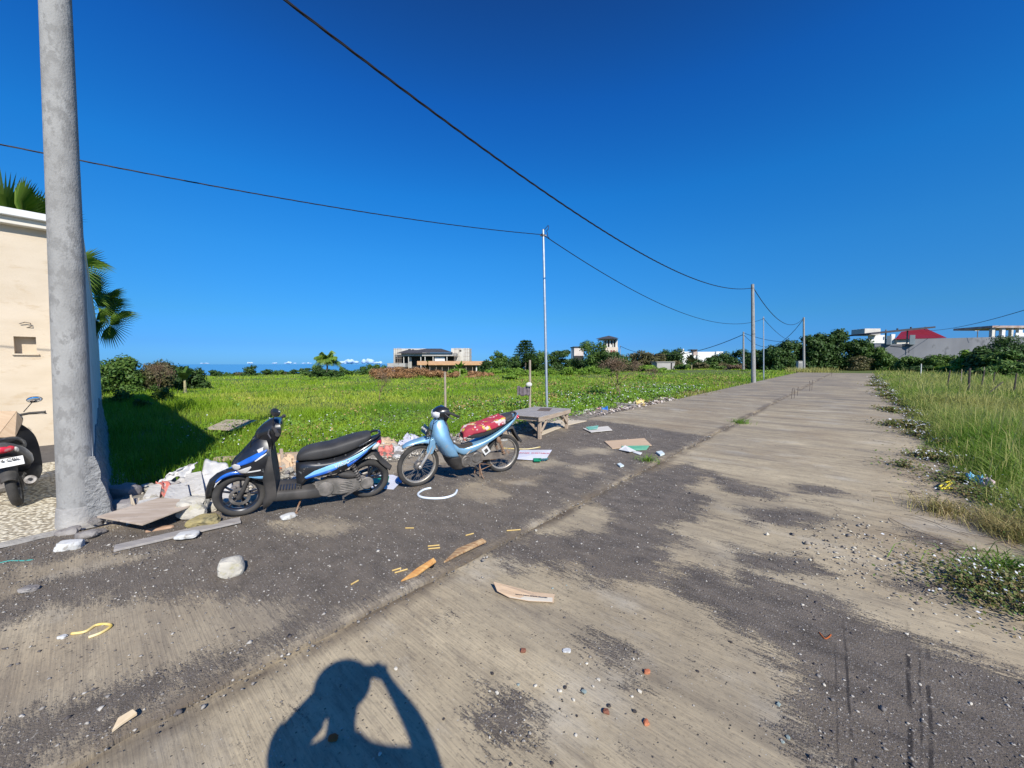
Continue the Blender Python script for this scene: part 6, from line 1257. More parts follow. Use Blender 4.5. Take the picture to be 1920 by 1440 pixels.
# bright creeper mounds in the middle distance
for i, (px, Y, yt, wp) in enumerate([(965, 52, 688, 60), (1000, 50, 692, 50), (1032, 50, 690, 56), (1062, 48, 687, 54), (1092, 48, 684, 60), (1124, 50, 686, 50), (1238, 50, 688, 40), (1258, 52, 691, 36), (1150, 40, 697, 40), (1215, 36, 700, 40), (640, 50, 704, 50), (600, 54, 706, 60), (960, 38, 700, 46), (1060, 34, 704, 40), (1440, 50, 694, 34), (1410, 54, 692, 40)]):
    tree('creeper_mound', px, Y, yt, wp, 'low yellow-green creeper mound in the field before the tree line', 'bush', L_bright, 1300, .11, 6, 0, 'creeper mounds in the field', trunk=False, seed=i, flat=.6)
for i, (px, Y, yt, wp) in enumerate([(225, 17, 722, 60), (300, 18, 718, 40), (262, 14, 742, 36), (330, 15.5, 738, 50)]):
    tree('weed_bush', px, Y, yt, wp, 'low leafy weed bush in the grass beside the side wall', 'bush', L_mid, 900, .05, 6, 0, 'weed bushes by the side wall', trunk=False, seed=i)
# ------------------------------------------------------------------ FAR BUILDINGS
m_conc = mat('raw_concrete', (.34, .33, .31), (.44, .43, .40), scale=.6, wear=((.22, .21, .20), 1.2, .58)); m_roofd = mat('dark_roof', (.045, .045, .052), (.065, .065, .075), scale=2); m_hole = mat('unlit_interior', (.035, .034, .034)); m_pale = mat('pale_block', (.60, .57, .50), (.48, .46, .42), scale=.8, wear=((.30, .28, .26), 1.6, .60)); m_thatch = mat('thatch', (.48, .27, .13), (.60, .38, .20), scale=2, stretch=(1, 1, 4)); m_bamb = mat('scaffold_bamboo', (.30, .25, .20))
class Bld:
    def __init__(s, name, label, x, Y, cat='building'): s.P = gx(x, Y); s.t = thing(name, label, cat, s.P); s.Y = Y
    def c(s, x, y, dy=0): return at(x, y, s.Y + dy) - s.P
    def bx(s, x0, y0, x1, y1, name, mt, f=0, d=1.0, bev=0):   # front face at depth Y+f, thickness d
        a, b_ = s.c(x0, y0, f), s.c(x1, y1, f); b = B(); b.box(((a.x + b_.x) / 2, a.y + d / 2, (a.z + b_.z) / 2), (abs(b_.x - a.x), d, abs(a.z - b_.z))); return b.build(name, mt, s.t, smooth=False, bevel=bev)
    def many(s, boxes, name, mt, f=0, d=.3):
        for q in boxes: s.bx(*q, name, mt, f, d)
v = Bld('construction_villa', 'unfinished concrete villa with dark hipped roof, columns and scaffolding on the skyline', 810, 100)
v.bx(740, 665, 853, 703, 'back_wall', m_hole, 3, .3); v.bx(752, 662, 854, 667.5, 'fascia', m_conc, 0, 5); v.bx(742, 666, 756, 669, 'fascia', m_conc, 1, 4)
for x in (757, 766, 789, 797, 812, 838): v.bx(x - .8, 664, x + .8, 700, 'column', m_pale, .2, .35)
v.bx(767, 670, 772, 690, 'partition', m_conc, 1.6, .2); v.bx(815, 669, 834, 679, 'white_panel', m_white, .8, .2); v.bx(815, 666.5, 834, 669.5, 'panel_band', m_conc, .8, .25)
b = B(); rl = [v.c(752, 661.5, -.6), v.c(849, 661.5, -.6), v.c(849, 660.5, 7), v.c(752, 660.5, 7), v.c(800, 653.5, 3), v.c(827, 653.5, 3)]; b.add(rl, [(0, 1, 5, 4), (1, 2, 5), (2, 3, 4, 5), (3, 0, 4), (0, 3, 2, 1)]); b.build('roof', m_roofd, v.t, smooth=False)
b = B(); rl = [v.c(744, 662.8, -.9), v.c(792, 662.8, -.9), v.c(792, 661.5, 5), v.c(744, 661.5, 5), v.c(763, 656, 2), v.c(785, 656, 2)]; b.add(rl, [(0, 1, 5, 4), (1, 2, 5), (2, 3, 4, 5), (3, 0, 4), (0, 3, 2, 1)]); b.build('roof', m_roofd, v.t, smooth=False)
v.bx(726, 681, 760, 688, 'terrace_slab', m_conc, -2, 3); v.bx(738, 653.5, 800, 690, 'rear_block', m_pale, 8, 5); v.bx(846, 653, 880, 682, 'rear_block', m_pale, 5, 5)
v.many([(765, 654.5, 770, 657.5), (772, 655, 776, 657.5), (861, 656, 865, 659)], 'window', m_hole, 4.9, .2)
for x0, x1, y0, y1 in ((738, 752, 652, 690), (870, 884, 652, 684), (852, 862, 652, 684)):
    b = B()
    for x in np.linspace(x0, x1, 5): p, q = v.c(x, y1, -1), v.c(x + random.uniform(-.6, .6), y0 + random.uniform(-1, 1), -1); b.tube([p, q], .05, 4)
    for y in np.linspace(y0 + 3, y1 - 2, 5): b.tube([v.c(x0 - 1, y, -1), v.c(x1 + 1, y + random.uniform(-.6, .6), -1)], .05, 4)
    b.build('scaffolding', m_bamb, v.t, smooth=False)
s_ = Bld('thatched_shed', 'long low shed with orange thatch on posts in front of the unfinished villa', 875, 90, 'shed')
for x0, x1 in ((782, 800), (803, 840), (840, 922)):
    b = B(); a0, a1, a2, a3 = s_.c(x0, 682.5, -1.2), s_.c(x1, 682.5, -1.2), s_.c(x1, 677, 1.4), s_.c(x0, 677, 1.4); b.add([a0, a1, a2, a3, a0 + Vector((0, 0, -.25)), a1 + Vector((0, 0, -.25)), a2 + Vector((0, 3, -.3)), a3 + Vector((0, 3, -.3))], [(0, 1, 2, 3), (0, 4, 5, 1), (3, 2, 6, 7), (0, 3, 7, 4), (1, 5, 6, 2), (4, 7, 6, 5)]); b.build('roof', m_thatch, s_.t, smooth=False)
for x in (784, 798, 806, 818, 829, 841, 852, 863, 874, 886): s_.bx(x - .5, 681, x + .5, 704, 'post', m_bamb, -.6, .15)
for x in (893.5, 900.5, 919.5): s_.bx(x - 1.2, 681, x + 1.2, 704, 'column', m_white, -.5, .35)
s_.bx(805, 684, 921, 704, 'back_panel', mat('shed_back', (.16, .12, .09), (.25, .19, .14), scale=1), 1.2, .1)
th = Bld('tower_house', 'narrow unfinished tower house with dark hipped roof above the central trees', 1140, 95)
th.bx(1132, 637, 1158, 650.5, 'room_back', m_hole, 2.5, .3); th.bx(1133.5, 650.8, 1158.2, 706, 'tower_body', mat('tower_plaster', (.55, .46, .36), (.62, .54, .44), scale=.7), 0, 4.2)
th.many([(1137, 637.4, 1139.5, 650.5), (1143, 638, 1145.5, 650.5), (1149, 638, 1150.5, 650.5), (1154, 636.2, 1158, 652), (1133.2, 637, 1134.6, 650.6)], 'column', m_pale, .2, .5); th.bx(1144, 645.5, 1147, 650.6, 'parapet', m_white, .5, .2)
th.bx(1127, 634.8, 1158, 637, 'beam', m_pale, .1, 4); th.many([(1145, 656.5, 1148, 661), (1150, 656.5, 1153, 661)], 'window', mat('brick_opening', (.25, .09, .07)), -.15, .2)
b = B(); b.add([th.c(1117, 635.8, -1.2), th.c(1161, 634.4, -1.2), th.c(1160, 634, 5.5), th.c(1119, 634.5, 5.5), th.c(1141.5, 629.3, 2)], [(0, 1, 4), (1, 2, 4), (2, 3, 4), (3, 0, 4), (0, 3, 2, 1)]); b.build('roof', m_roofd, th.t, smooth=False)
sh_ = Bld('side_house', 'pale low house wing with dark flat roof left of the tower house', 1088, 100)
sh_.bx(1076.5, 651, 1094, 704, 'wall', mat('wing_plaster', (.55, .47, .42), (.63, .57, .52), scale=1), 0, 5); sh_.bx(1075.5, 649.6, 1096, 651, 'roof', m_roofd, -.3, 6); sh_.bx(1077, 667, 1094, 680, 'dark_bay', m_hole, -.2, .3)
wv = Bld('white_villa', 'long bright white villa with a small roof turret behind the central trees', 1318, 120)
wv.bx(1276, 659.3, 1298, 703, 'wall', m_white, 0, 8); wv.bx(1308, 659.6, 1346, 703, 'wall', m_white, .6, 8); wv.bx(1298, 660.6, 1308, 703, 'wall', m_white, 1.2, 6); wv.bx(1343, 659, 1356, 664, 'wall', m_white, 0, 6); wv.bx(1280.5, 654, 1282.5, 659.5, 'chimney', m_white, .4, 1)
wv.bx(1300.5, 656.5, 1307, 666, 'turret', mat('turret_wall', (.42, .32, .28)), -.6, 2); wv.bx(1297.5, 655, 1308, 656.6, 'turret_roof', m_roofd, -1, 3); wv.bx(1344, 669, 1354, 703, 'annex', m_white, -2, 3); wv.many([(1347, 672, 1350, 675), (1351, 683, 1354, 686)], 'window', m_hole, -2.2, .3)
gs = Bld('grey_shed', 'low grey concrete shed with a dark doorway among the central shrubs', 1250, 78, 'shed')
gs.bx(1232, 679, 1265, 700, 'wall', m_conc, 0, 3); gs.bx(1258, 680, 1260, 696, 'doorway', m_hole, -.05, .1); gs.bx(1231, 678.2, 1266, 679.2, 'roof', mat('shed_roof', (.5, .48, .45)), -.2, 3.4)
mb_ = Bld('meter_box', 'small grey concrete meter cabinet at the foot of the far concrete pole', 1501, 52.6, 'cabinet')
mb_.bx(1497.5, 678, 1504.5, 698, 'cabinet', m_conc, 0, .5, .02); mb_.bx(1497, 676.8, 1505, 678, 'lid', m_conc, -.05, .6, .01); mb_.bx(1498.6, 681, 1503.4, 692, 'door', mat('cabinet_door', (.22, .22, .21)), -.03, .03)
# grey compound wall on the right and what stands behind it
m_gw = mat('grey_render', (.155, .16, .175), (.20, .205, .22), scale=.35, wear=((.12, .125, .135), .8, .57), stretch=(1, 1, .6))
gwt = thing('compound_wall', 'long high grey rendered wall behind the shrubs on the right', 'wall', gx(1780, 62))
def wallseg(x0, Y0, y0, x1, Y1, y1, name, mt, par, th_=.3, base=None):
    a, c_ = at(x0, y0, Y0), at(x1, y1, Y1); o_ = par.location; d = (Vector((c_.x, c_.y, 0)) - Vector((a.x, a.y, 0))).normalized(); n_ = Vector((-d.y, d.x, 0)) * th_
    za, zc = G(a.x, a.y) - .3 if base is None else at(x0, base, Y0).z, G(c_.x, c_.y) - .3 if base is None else at(x1, base, Y1).z
    v = [Vector((a.x, a.y, za)), Vector((c_.x, c_.y, zc)), c_, a]; v = [p - o_ for p in v]; v += [p + n_ for p in v]
    b = B(); b.add(v, [(0, 1, 2, 3), (5, 4, 7, 6), (3, 2, 6, 7), (0, 3, 7, 4), (1, 5, 6, 2), (0, 4, 5, 1)]); return b.build(name, mt, par, smooth=False)
wallseg(1715, 64.2, 635.5, 1990, 61, 629, 'wall', m_gw, gwt); wallseg(1640, 66, 645.5, 1715, 64.1, 644.5, 'wall', m_gw, gwt, .28)
wallseg(1671, 65.1, 648, 1705, 64.1, 647.3, 'panel_line', m_roofd, gwt, .06, 648.6); wallseg(1704.2, 64.12, 647.3, 1705.4, 64.08, 647.3, 'panel_line', m_roofd, gwt, .06, 662); wallseg(1640, 65.8, 649, 1660, 65.3, 649, 'panel_line', m_roofd, gwt, .06, 649.6)
for x0, x1, y0, Y_ in ((1663, 1671, 629.5, 65.0), (1706.5, 1716.5, 628, 63.8)): wallseg(x0, Y_, y0, x1, Y_ - .4, y0, 'pillar', mat('pillar_paint', (.24, .28, .29), (.3, .34, .35), scale=1), gwt, .9, 646)
rh = Bld('red_roof_house', 'house with a bright red metal roof and dark canopy behind the grey wall', 1700, 76)
m_rr = mat('red_metal_roof', (.15, .008, .012), (.20, .010, .016), scale=.5, rough=.5, stretch=(8, 1, 1))
b = B(); b.add([rh.c(1678, 636, 0), rh.c(1775, 633.5, 0), rh.c(1737, 616, 4), rh.c(1726, 616.5, 4), rh.c(1690, 622, 4), rh.c(1775, 633, 9), rh.c(1678, 636, 9)], [(0, 1, 2, 3, 4), (1, 5, 2), (4, 3, 2, 5, 6), (0, 4, 6)]); b.build('roof', m_rr, rh.t, smooth=False)
rh.bx(1682, 634, 1770, 700, 'wall', m_pale, .8, 6); b = B(); a, c_ = rh.c(1609, 628, -5), rh.c(1726, 615.6, -5); b.bar(a, c_, 5, .28); b.build('canopy', m_roofd, rh.t, smooth=False)
rh.bx(1621.5, 616, 1651, 628, 'water_tank', m_pale, 0, 3, .05); rh.bx(1630, 628, 1660, 643.5, 'white_panel', m_white, 1, .3); rh.bx(1671.5, 626.5, 1678, 643, 'white_panel', m_white, 1.2, .3)
for x, y in ((1683.5, 615.5), (1709, 613), (1736, 612.8)): rh.bx(x - .8, y, x + .8, y + 5, 'roof_vent', m_roofd, -1, .2)
for x in (1661, 1701.5): rh.bx(x - .4, 618, x + .4, 646, 'canopy_post', m_steel, -4.5, .1)
pv = Bld('concrete_pavilion', 'open unfinished concrete pavilion with white columns above the grey wall', 1890, 68)
pv.bx(1861, 610.5, 1960, 614.6, 'roof_slab', mat('rusty_slab', (.30, .20, .16), (.44, .36, .31), scale=1.2), 0, 6)
for x, w__ in ((1863, 2.2), (1882, 2.6), (1898.5, 1.2), (1914, 3), (1936, 3)): pv.bx(x - w__, 614.5, x + w__, 632, 'column', m_white if w__ > 2.4 else m_pale, .4, .45)
pv.bx(1861, 614.6, 1866, 632, 'side_wall', m_conc, 3, .4); pv.bx(1905, 624, 1950, 640, 'white_parapet', m_white, -.5, .2)
ant = Bld('roof_lamp', 'thin metal bracket with a flat top on the grey wall', 1832, 63, 'bracket'); ant.bx(1833, 620.5, 1833.6, 633, 'post', m_steel, 0, .05); ant.bx(1828, 619.8, 1836, 620.5, 'arm', m_white, 0, .2)
# ------------------------------------------------------------------ STAKES AND POSTS
def stake(name, px, pyb, pyt, wpx, mt, label, Y=None, lean=0, cat='post', group=None):
    P = g(px, pyb) if Y is None else gx(px, Y); P.z = G(P.x, P.y); h = at(px, pyt, P.y).z - P.z; w_ = wpx / F * P.y / 2; b = B(); b.tube([(0, 0, -.15), (lean * h * .5 + w_ * .2, 0, h * .5), (lean * h, 0, h)], [w_, w_ * 1.06, w_ * .92], 7); o = b.build(name, mt, loc=P, ang=50); return tag(o, label, cat, group)
m_stk = mat('weathered_stake', (.42, .36, .29), (.30, .24, .18), scale=14, bump=.004, bscale=40, stretch=(1, 1, .25))
stake('wooden_stake', 834, 800, 697, 4.2, m_stk, 'upright wooden stake behind the blue motorcycle handlebar', Y=11)
stake('wooden_stake', 993.5, 778, 675, 4.2, m_stk, 'upright wooden stake with a hanging grey cloth beside the slim steel pole', Y=11.6)
P = at(982, 724, 11.5); b = B(); v = []
for i in range(13):
    for j in range(9): x = -.19 + .38 * i / 12; z = .0 - .26 * j / 8 + .02 * math.sin(i); v.append((x, .035 * math.sin(i * 1.7) + .02 * mn.noise(Vector((i * .5, j * .5, 0))), z - .03 * (1 - (2 * i / 12 - 1) ** 2)))
b.add(v, [(i * 9 + j, i * 9 + j + 1, (i + 1) * 9 + j + 1, (i + 1) * 9 + j) for i in range(12) for j in range(8)])
o = b.build('hanging_cloth', mat('grey_cloth', (.20, .17, .18), (.12, .10, .11), scale=6), loc=P, ang=180); s2 = o.modifiers.new('th', 'SOLIDIFY'); s2.thickness = .006; tag(o, 'dark grey cloth hanging from the wooden stake', 'cloth')
P = at(992, 721, 11.45); b = B(); b.ell((0, 0, 0), (.09, .04, .07), 12, 8); tag(b.build('cloth_knot', m_sack, loc=P), 'white cloth knot tied at the top of the hanging grey cloth', 'cloth')
m_dstk = mat('dark_stake', (.055, .045, .04), (.09, .075, .06), scale=10)
stake('fence_stake', 1777.5, 726, 694, 2.0, m_dstk, 'dark slanted fence stake left of the thick one in the tall grass', Y=20, lean=.12)
stake('fence_stake', 1818.5, 733, 690, 3.4, m_dstk, 'thickest dark fence stake in the tall grass on the right', Y=16, lean=.01)
stake('fence_stake', 1841, 724, 694, 2.2, m_dstk, 'dark fence stake right of the thickest one', Y=19, lean=.14)
stake('fence_stake', 1863, 722, 698, 1.8, m_dstk, 'short dark fence stake second right of the thickest one', Y=20, lean=.1)
stake('fence_stake', 1804, 722, 692, 1.2, m_stk, 'thin pale stake left of the thickest dark one', Y=22)
stake('fence_stake', 1846, 722, 688, 1.2, m_stk, 'thin pale stake behind the stakes right of the thickest one', Y=23)
stake('fence_stake', 1903, 735, 700, 2.5, m_dstk, 'dark fence stake nearest the right photo edge', Y=15, lean=.08)
stake('fallen_stick', 1836, 738, 716, 2.0, m_dstk, 'dark stick leaning steeply in the tall grass', Y=14.5, lean=1.2, cat='stick')
stake('white_stake', 1727.5, 705, 682, 1.5, mat('white_stake_paint', (.62, .62, .58)), 'thin white stake in front of the shrub row', Y=33)
Pm = gx(1744, 20.5); b = B(); hm = at(1744, 727, 20.5).z - Pm.z; b.box((0, 0, hm / 2 - .05), (.19, .19, hm + .1)); b.box((0, 0, hm + .02), (.16, .16, .04)); tag(b.build('marker_post', mat('marker_concrete', (.42, .43, .45), (.5, .51, .53), scale=6), loc=Pm, bevel=.01), 'short square grey concrete marker post at the grass edge', 'post')
for i, (x, yb, yt) in enumerate([(1484, 748, 728), (1489, 747, 727), (1495, 742, 725), (1518, 733, 714), (1522, 732, 712), (1559, 706, 698)]):
    P = g(x, yb); h = at(x, yt, P.y).z - P.z; b = B(); b.tube([(0, 0, -.05), (.01, 0, h * .6), (.03 * (-1) ** i, 0, h)], .008, 6); o = b.build('steel_rod', mat('rebar', (.06, .04, .035)), loc=P); tag(o, 'thin rusty steel rod sticking up from the road seam', 'rod', 'steel rods along the seam')

# ------------------------------------------------------------------ GRASS
def blades(X, Y, Z, h, w_, lean, segs=2, az=None):
    n = len(X); a = RNG.uniform(0, 2 * PI, n); la = RNG.uniform(0, 2 * PI, n) if az is None else az
    sx, sy = np.cos(a) * w_ / 2, np.sin(a) * w_ / 2; lx, ly = np.cos(la) * lean * h, np.sin(la) * lean * h
    if segs == 2:
        V = np.zeros((n, 5, 3)); V[:, 0] = np.stack([X - sx, Y - sy, Z], 1); V[:, 1] = np.stack([X + sx, Y + sy, Z], 1)
        V[:, 2] = np.stack([X + sx * .8 + lx * .3, Y + sy * .8 + ly * .3, Z + h * .55], 1); V[:, 3] = np.stack([X - sx * .8 + lx * .3, Y - sy * .8 + ly * .3, Z + h * .55], 1); V[:, 4] = np.stack([X + lx, Y + ly, Z + h * (1 - .25 * lean)], 1)
        o = np.arange(n)[:, None] * 5; F4 = o + np.array([[0, 1, 2, 3]]); F4b = o + np.array([[3, 2, 4, 4]])
        return V.reshape(-1, 3), np.concatenate([F4, F4b])[:, :], n
def blade_obj(name, parts, mt, label, cat):
    V = []; Q = []; T = []; rq = []; rt = []; off = 0
    for (v, f, n, r) in parts:
        V.append(v); Q.append(f[:n] + off); T.append(f[n:, :3] + off); rq.append(r); off += len(v)
    V = np.concatenate(V).astype(np.float32); Q = np.concatenate(Q); T = np.concatenate(T); r = np.concatenate(rq)
    me = bpy.data.meshes.new(name); me.vertices.add(len(V)); me.vertices.foreach_set('co', V.ravel()); me.loops.add(Q.size + T.size)
    me.loops.foreach_set('vertex_index', np.concatenate([Q.ravel(), T.ravel()]).astype(np.int32)); me.polygons.add(len(Q) + len(T))
    ls = np.concatenate([np.arange(len(Q)) * 4, Q.size + np.arange(len(T)) * 3]).astype(np.int32); me.polygons.foreach_set('loop_start', ls); me.polygons.foreach_set('loop_total', np.concatenate([np.full(len(Q), 4), np.full(len(T), 3)]).astype(np.int32))
    me.update(calc_edges=True); a = me.attributes.new('rnd', 'FLOAT', 'FACE'); a.data.foreach_set('value', np.concatenate([r, r]).astype(np.float32))
    o = link_mesh(name, me, mt); return tag(o, label, cat, kind='stuff')
def vn(X, Y, sc_=1.0, seed=0.0):
    """cheap smooth value noise 0..1"""
    x = X * sc_ + seed; y = Y * sc_ + seed * 1.7; s = np.sin(x * 1.3 + np.sin(y * 1.1 + seed)) + np.sin(y * 1.7 + np.sin(x * .9)) + .5 * np.sin(x * 3.1 + y * 2.3) + .5 * np.sin(y * 4.1 - x * 2.7 + seed); return np.clip(s / 6 + .5, 0, 1)
Gv = np.vectorize(G)
M_grass = leaf_mat('grass_blades', (.10, .23, .010), (.27, .42, .018), (.42, .46, .07), trans=.22, rough=.6, scale=.35)
M_tall = leaf_mat('tall_grass_blades', (.11, .24, .018), (.20, .32, .03), (.44, .42, .14), trans=.35, rough=.6, scale=.5)
M_weed = leaf_mat('weed_leaf', (.075, .19, .015), (.12, .25, .02), (.20, .32, .04), trans=.2, rough=.5, scale=1.0)
M_flower = mat('white_petal', (.66, .68, .72), rough=.7, trans=.2)
def sample(y0, y1, xl, xr, n, filt, powr=1.0):
    Y = np.exp(RNG.uniform(math.log(y0), math.log(y1), n)) if powr else RNG.uniform(y0, y1, n)
    X = Y * RNG.uniform(xl, xr, n); S = X * RS + Y * RC; Q = X * RC - Y * RS; k = filt(S, Q, X, Y); return X[k], Y[k], S[k], Q[k]
WALL_A = math.atan2(cdir.x, cdir.y)
def infield(S, Q, X, Y):
    wall = ((X - c0.x) * cdir.y - (Y - c0.y) * cdir.x) > .05     # right of the side wall
    e = -6.0 - .35 * vn(S, S * 0, 1.7, 3) - 1.0 * np.clip((5.8 - S) / 2, 0, 1) + .42 * np.clip((S - 14) / 4, 0, 1) * 1 + .0
    return wall & (Q < e) & (S > -.4)
parts = []
for (y0, y1, n, hmin, hmax, wd) in [(4.6, 9, 60000, .12, .26, .006), (9, 16, 70000, .12, .27, .010), (16, 32, 75000, .12, .30, .020), (32, 75, 60000, .12, .32, .045), (75, 260, 40000, .15, .5, .14)]:
    X, Y, S, Q = sample(y0, y1, -1.32, .95, n, infield); cl = vn(X, Y, .8, 1) * .6 + vn(X, Y, 3.0, 5) * .4
    far = np.clip((Y - 30) / 60, 0, 1); sh = ((X - c0.x) * cdir.y - (Y - c0.y) * cdir.x) < 3.2
    h = (hmin + (hmax - hmin) * cl) * RNG.uniform(.6, 1.35, len(X)) * np.where(sh & (Y < 16), 1.8, 1)
    big = np.clip((vn(X, Y, .62, 13) - .60) * 8, 0, 1) * (Y > 8); h = h * (.72 + .75 * big); keep = RNG.uniform(0, 1, len(X)) < np.clip(.12 + 1.25 * cl, 0, 1); X, Y, S, Q, h, cl = X[keep], Y[keep], S[keep], Q[keep], h[keep], cl[keep]
    v, f, n2 = blades(X, Y, Gv(X, Y) - .04, h, wd * RNG.uniform(.7, 1.4, len(X)), RNG.uniform(.1, .8, len(X)))
    r = np.clip(vn(X, Y, .22, 9) * 1.2 + vn(X, Y, 1.3, 4) * .6 - .55 - .6 * np.clip((vn(X, Y, .62, 13) - .60) * 8, 0, 1) + RNG.normal(0, .2, len(X)), 0, 1); parts.append((v, f, n2, r))
blade_obj('grass', parts, M_grass, 'bright green grass covering the open field left of the road', 'grass')
# tall grass on the right of the road
def rightside(S, Q, X, Y):
    e = .85 + .5 * vn(S, S * 0, 1.1, 2) + .25 * np.clip((S - 12) / 10, 0, 1); return (Q > e) & (S < 64) & (Q < 45) & (S > 3.6)
parts = []
for (y0, y1, n, hh, wd) in [(1.2, 5, 26000, .55, .006), (5, 12, 60000, .62, .009), (12, 28, 60000, .68, .018), (28, 70, 40000, .6, .045)]:
    X, Y, S, Q = sample(y0, y1, .75, 1.6, n, rightside); cl = vn(X, Y, .9, 7) * .6 + vn(X, Y, 3.3, 2) * .4; ramp = np.clip((Q - .85) / .8, .22, 1)
    h = hh * (.45 + .75 * cl) * ramp * RNG.uniform(.55, 1.25, len(X)); keep = RNG.uniform(0, 1, len(X)) < .35 + cl * .8; X, Y, h, Q = X[keep], Y[keep], h[keep], Q[keep]
    v, f, n2 = blades(X, Y, Gv(X, Y) - .05, h, wd * RNG.uniform(.7, 1.4, len(X)), RNG.uniform(.2, 1.0, len(X)))
    r = np.clip(vn(X, Y, .5, 4) * 1.1 - .1 + RNG.normal(0, .25, len(X)), 0, 1); parts.append((v, f, n2, r))
    k = RNG.uniform(0, 1, len(X)) < .035; Xs, Ys = X[k], Y[k]           # seed heads
    v, f, n2 = blades(Xs, Ys, Gv(Xs, Ys) + h[k] * .55, h[k] * .75, wd * .9 * np.ones(k.sum()), RNG.uniform(.1, .5, k.sum())); parts.append((v, f, n2, np.ones(k.sum())))
X, Y, S, Q = sample(48, 66, .55, 1.15, 26000, lambda S, Q, X, Y: (S > 60.5) & (S < 63.5) & (Q > -7) & (Q < 6))
v, f, n2 = blades(X, Y, Gv(X, Y), RNG.uniform(.3, .9, len(X)), .05 * np.ones(len(X)), RNG.uniform(.2, .8, len(X))); parts.append((v, f, n2, np.clip(RNG.normal(1.0, .1, len(X)), 0, 1)))
blade_obj('tall_grass', parts, M_tall, 'tall yellow-green grass with dry seed heads along the right of the road', 'grass')
# dry strawy tufts at the lane edge
parts = []
M_dry = leaf_mat('dry_grass', (.36, .27, .12), (.45, .34, .17), (.24, .24, .07), trans=.2)
for px, py in ((1285, 738), (1240, 745), (1205, 752), (1340, 722), (1362, 720), (895, 705), (1300, 735), (1255, 741), (250, 727), (1765, 960), (1890, 1000), (1870, 985), (1905, 1010)):
    c = g(px, py); n = 420; a = RNG.uniform(0, 2 * PI, n); rr = np.abs(RNG.normal(0, .028 * c.y + .05, n)); X, Y = c.x + rr * np.cos(a), c.y + rr * np.sin(a)
    v, f, n2 = blades(X, Y, Gv(X, Y) - .02, RNG.uniform(.08, .25, n), (.003 + .0008 * c.y) * np.ones(n), RNG.uniform(.4, 1.3, n)); parts.append((v, f, n2, RNG.uniform(0, 1, n)))
blade_obj('dry_grass', parts, M_dry, 'straw-coloured dry grass tufts at the edges of the road', 'grass')
# leafy weeds and their pale flowers / litter flecks
def weeds(name, pts, size, mt, label, cat, n_per, spread, hh, flower=0.0, asp=.6):
    C = []
    for (x, y, k) in pts:
        n = int(n_per * k); a = RNG.uniform(0, 2 * PI, n); r = np.abs(RNG.normal(0, spread * k ** .5, n)); C.append(np.stack([x + r * np.cos(a), y + r * np.sin(a), np.zeros(n)], 1))
    C = np.concatenate(C); C[:, 2] = Gv(C[:, 0], C[:, 1]) + RNG.uniform(.0, hh, len(C)) * (.6 + .8 * vn(C[:, 0], C[:, 1], 3, 1)); N = unit(len(C)) * .7 + np.array([0, -.2, 1.0]); N /= np.linalg.norm(N, axis=1)[:, None]
    V, Fc = leaf_quads(C, N, size * np.clip(.18 + C[:, 1] / 16, .2, 1.3), asp); o = npmesh(name, V, Fc, mt, rnd=RNG.uniform(0, 1, len(Fc))); return tag(o, label, cat, kind='stuff')
Lw = []                                         # along the left lane edge behind the bikes
for i in range(330):
    s = RNG.uniform(1.5, 24); q = -6.3 - abs(RNG.normal(0, 1.9)) - (.7 if s < 5.5 else 0)
    X, Y = wxy(s, q)
    if (X - c0.x) * cdir.y - (Y - c0.y) * cdir.x > 1.2: Lw.append((X, Y, RNG.uniform(.5, 1.5)))
weeds('weeds', Lw, .045, M_weed, 'low leafy weeds mixed into the grass along the raised lane', 'weeds', 50, .30, .24)
weeds('white_flowers', Lw, .026, M_flower, 'small white flowers and flecks scattered in the weeds beside the lane', 'flowers', 6, .40, .30)
Fw = []
for i in range(230):
    s = RNG.uniform(2, 45); q = -8 - abs(RNG.normal(0, 9)); X, Y = wxy(s, q)
    if (X - c0.x) * cdir.y - (Y - c0.y) * cdir.x > 2.5 and Y > 8: Fw.append((X, Y, RNG.uniform(.5, 2)))
Yw = [(X_, Y_, k_ * 1.4) for X_, Y_, k_ in Fw[::3]]
weeds('dry_patches', Yw, .05, leaf_mat('dry_leaf', (.30, .24, .07), (.24, .20, .06), (.40, .30, .12), trans=.15), 'yellowish dry patches of low growth in the green field', 'weeds', 36, .6, .22)
weeds('field_weeds', Fw, .045, M_weed, 'scattered broad-leaved weeds in the green field', 'weeds', 30, .5, .30)
Rw = []
for i in range(270):
    s = 4.0 + 50 * RNG.uniform(0, 1) ** 1.5; q = 1.12 + .22 * math.sin(s * 1.3) + .012 * s + RNG.normal(0, .20); 
    if vn(np.array([s]), np.array([0.]), 1.1, 8)[0] < .30: continue
    X, Y = wxy(s, q); Rw.append((X, Y, RNG.uniform(.5, 1.6)))
weeds('creeping_weeds', Rw, .034, leaf_mat('creeper_leaf', (.06, .14, .02), (.10, .16, .025), (.20, .14, .06), trans=.15), 'creeping weeds spreading over the right edge of the road', 'weeds', 380, .21, .11)
weeds('pale_leaves', Rw, .030, M_flower, 'whitish dried leaves and flowers among the creeping weeds on the right', 'flowers', 24, .28, .14)
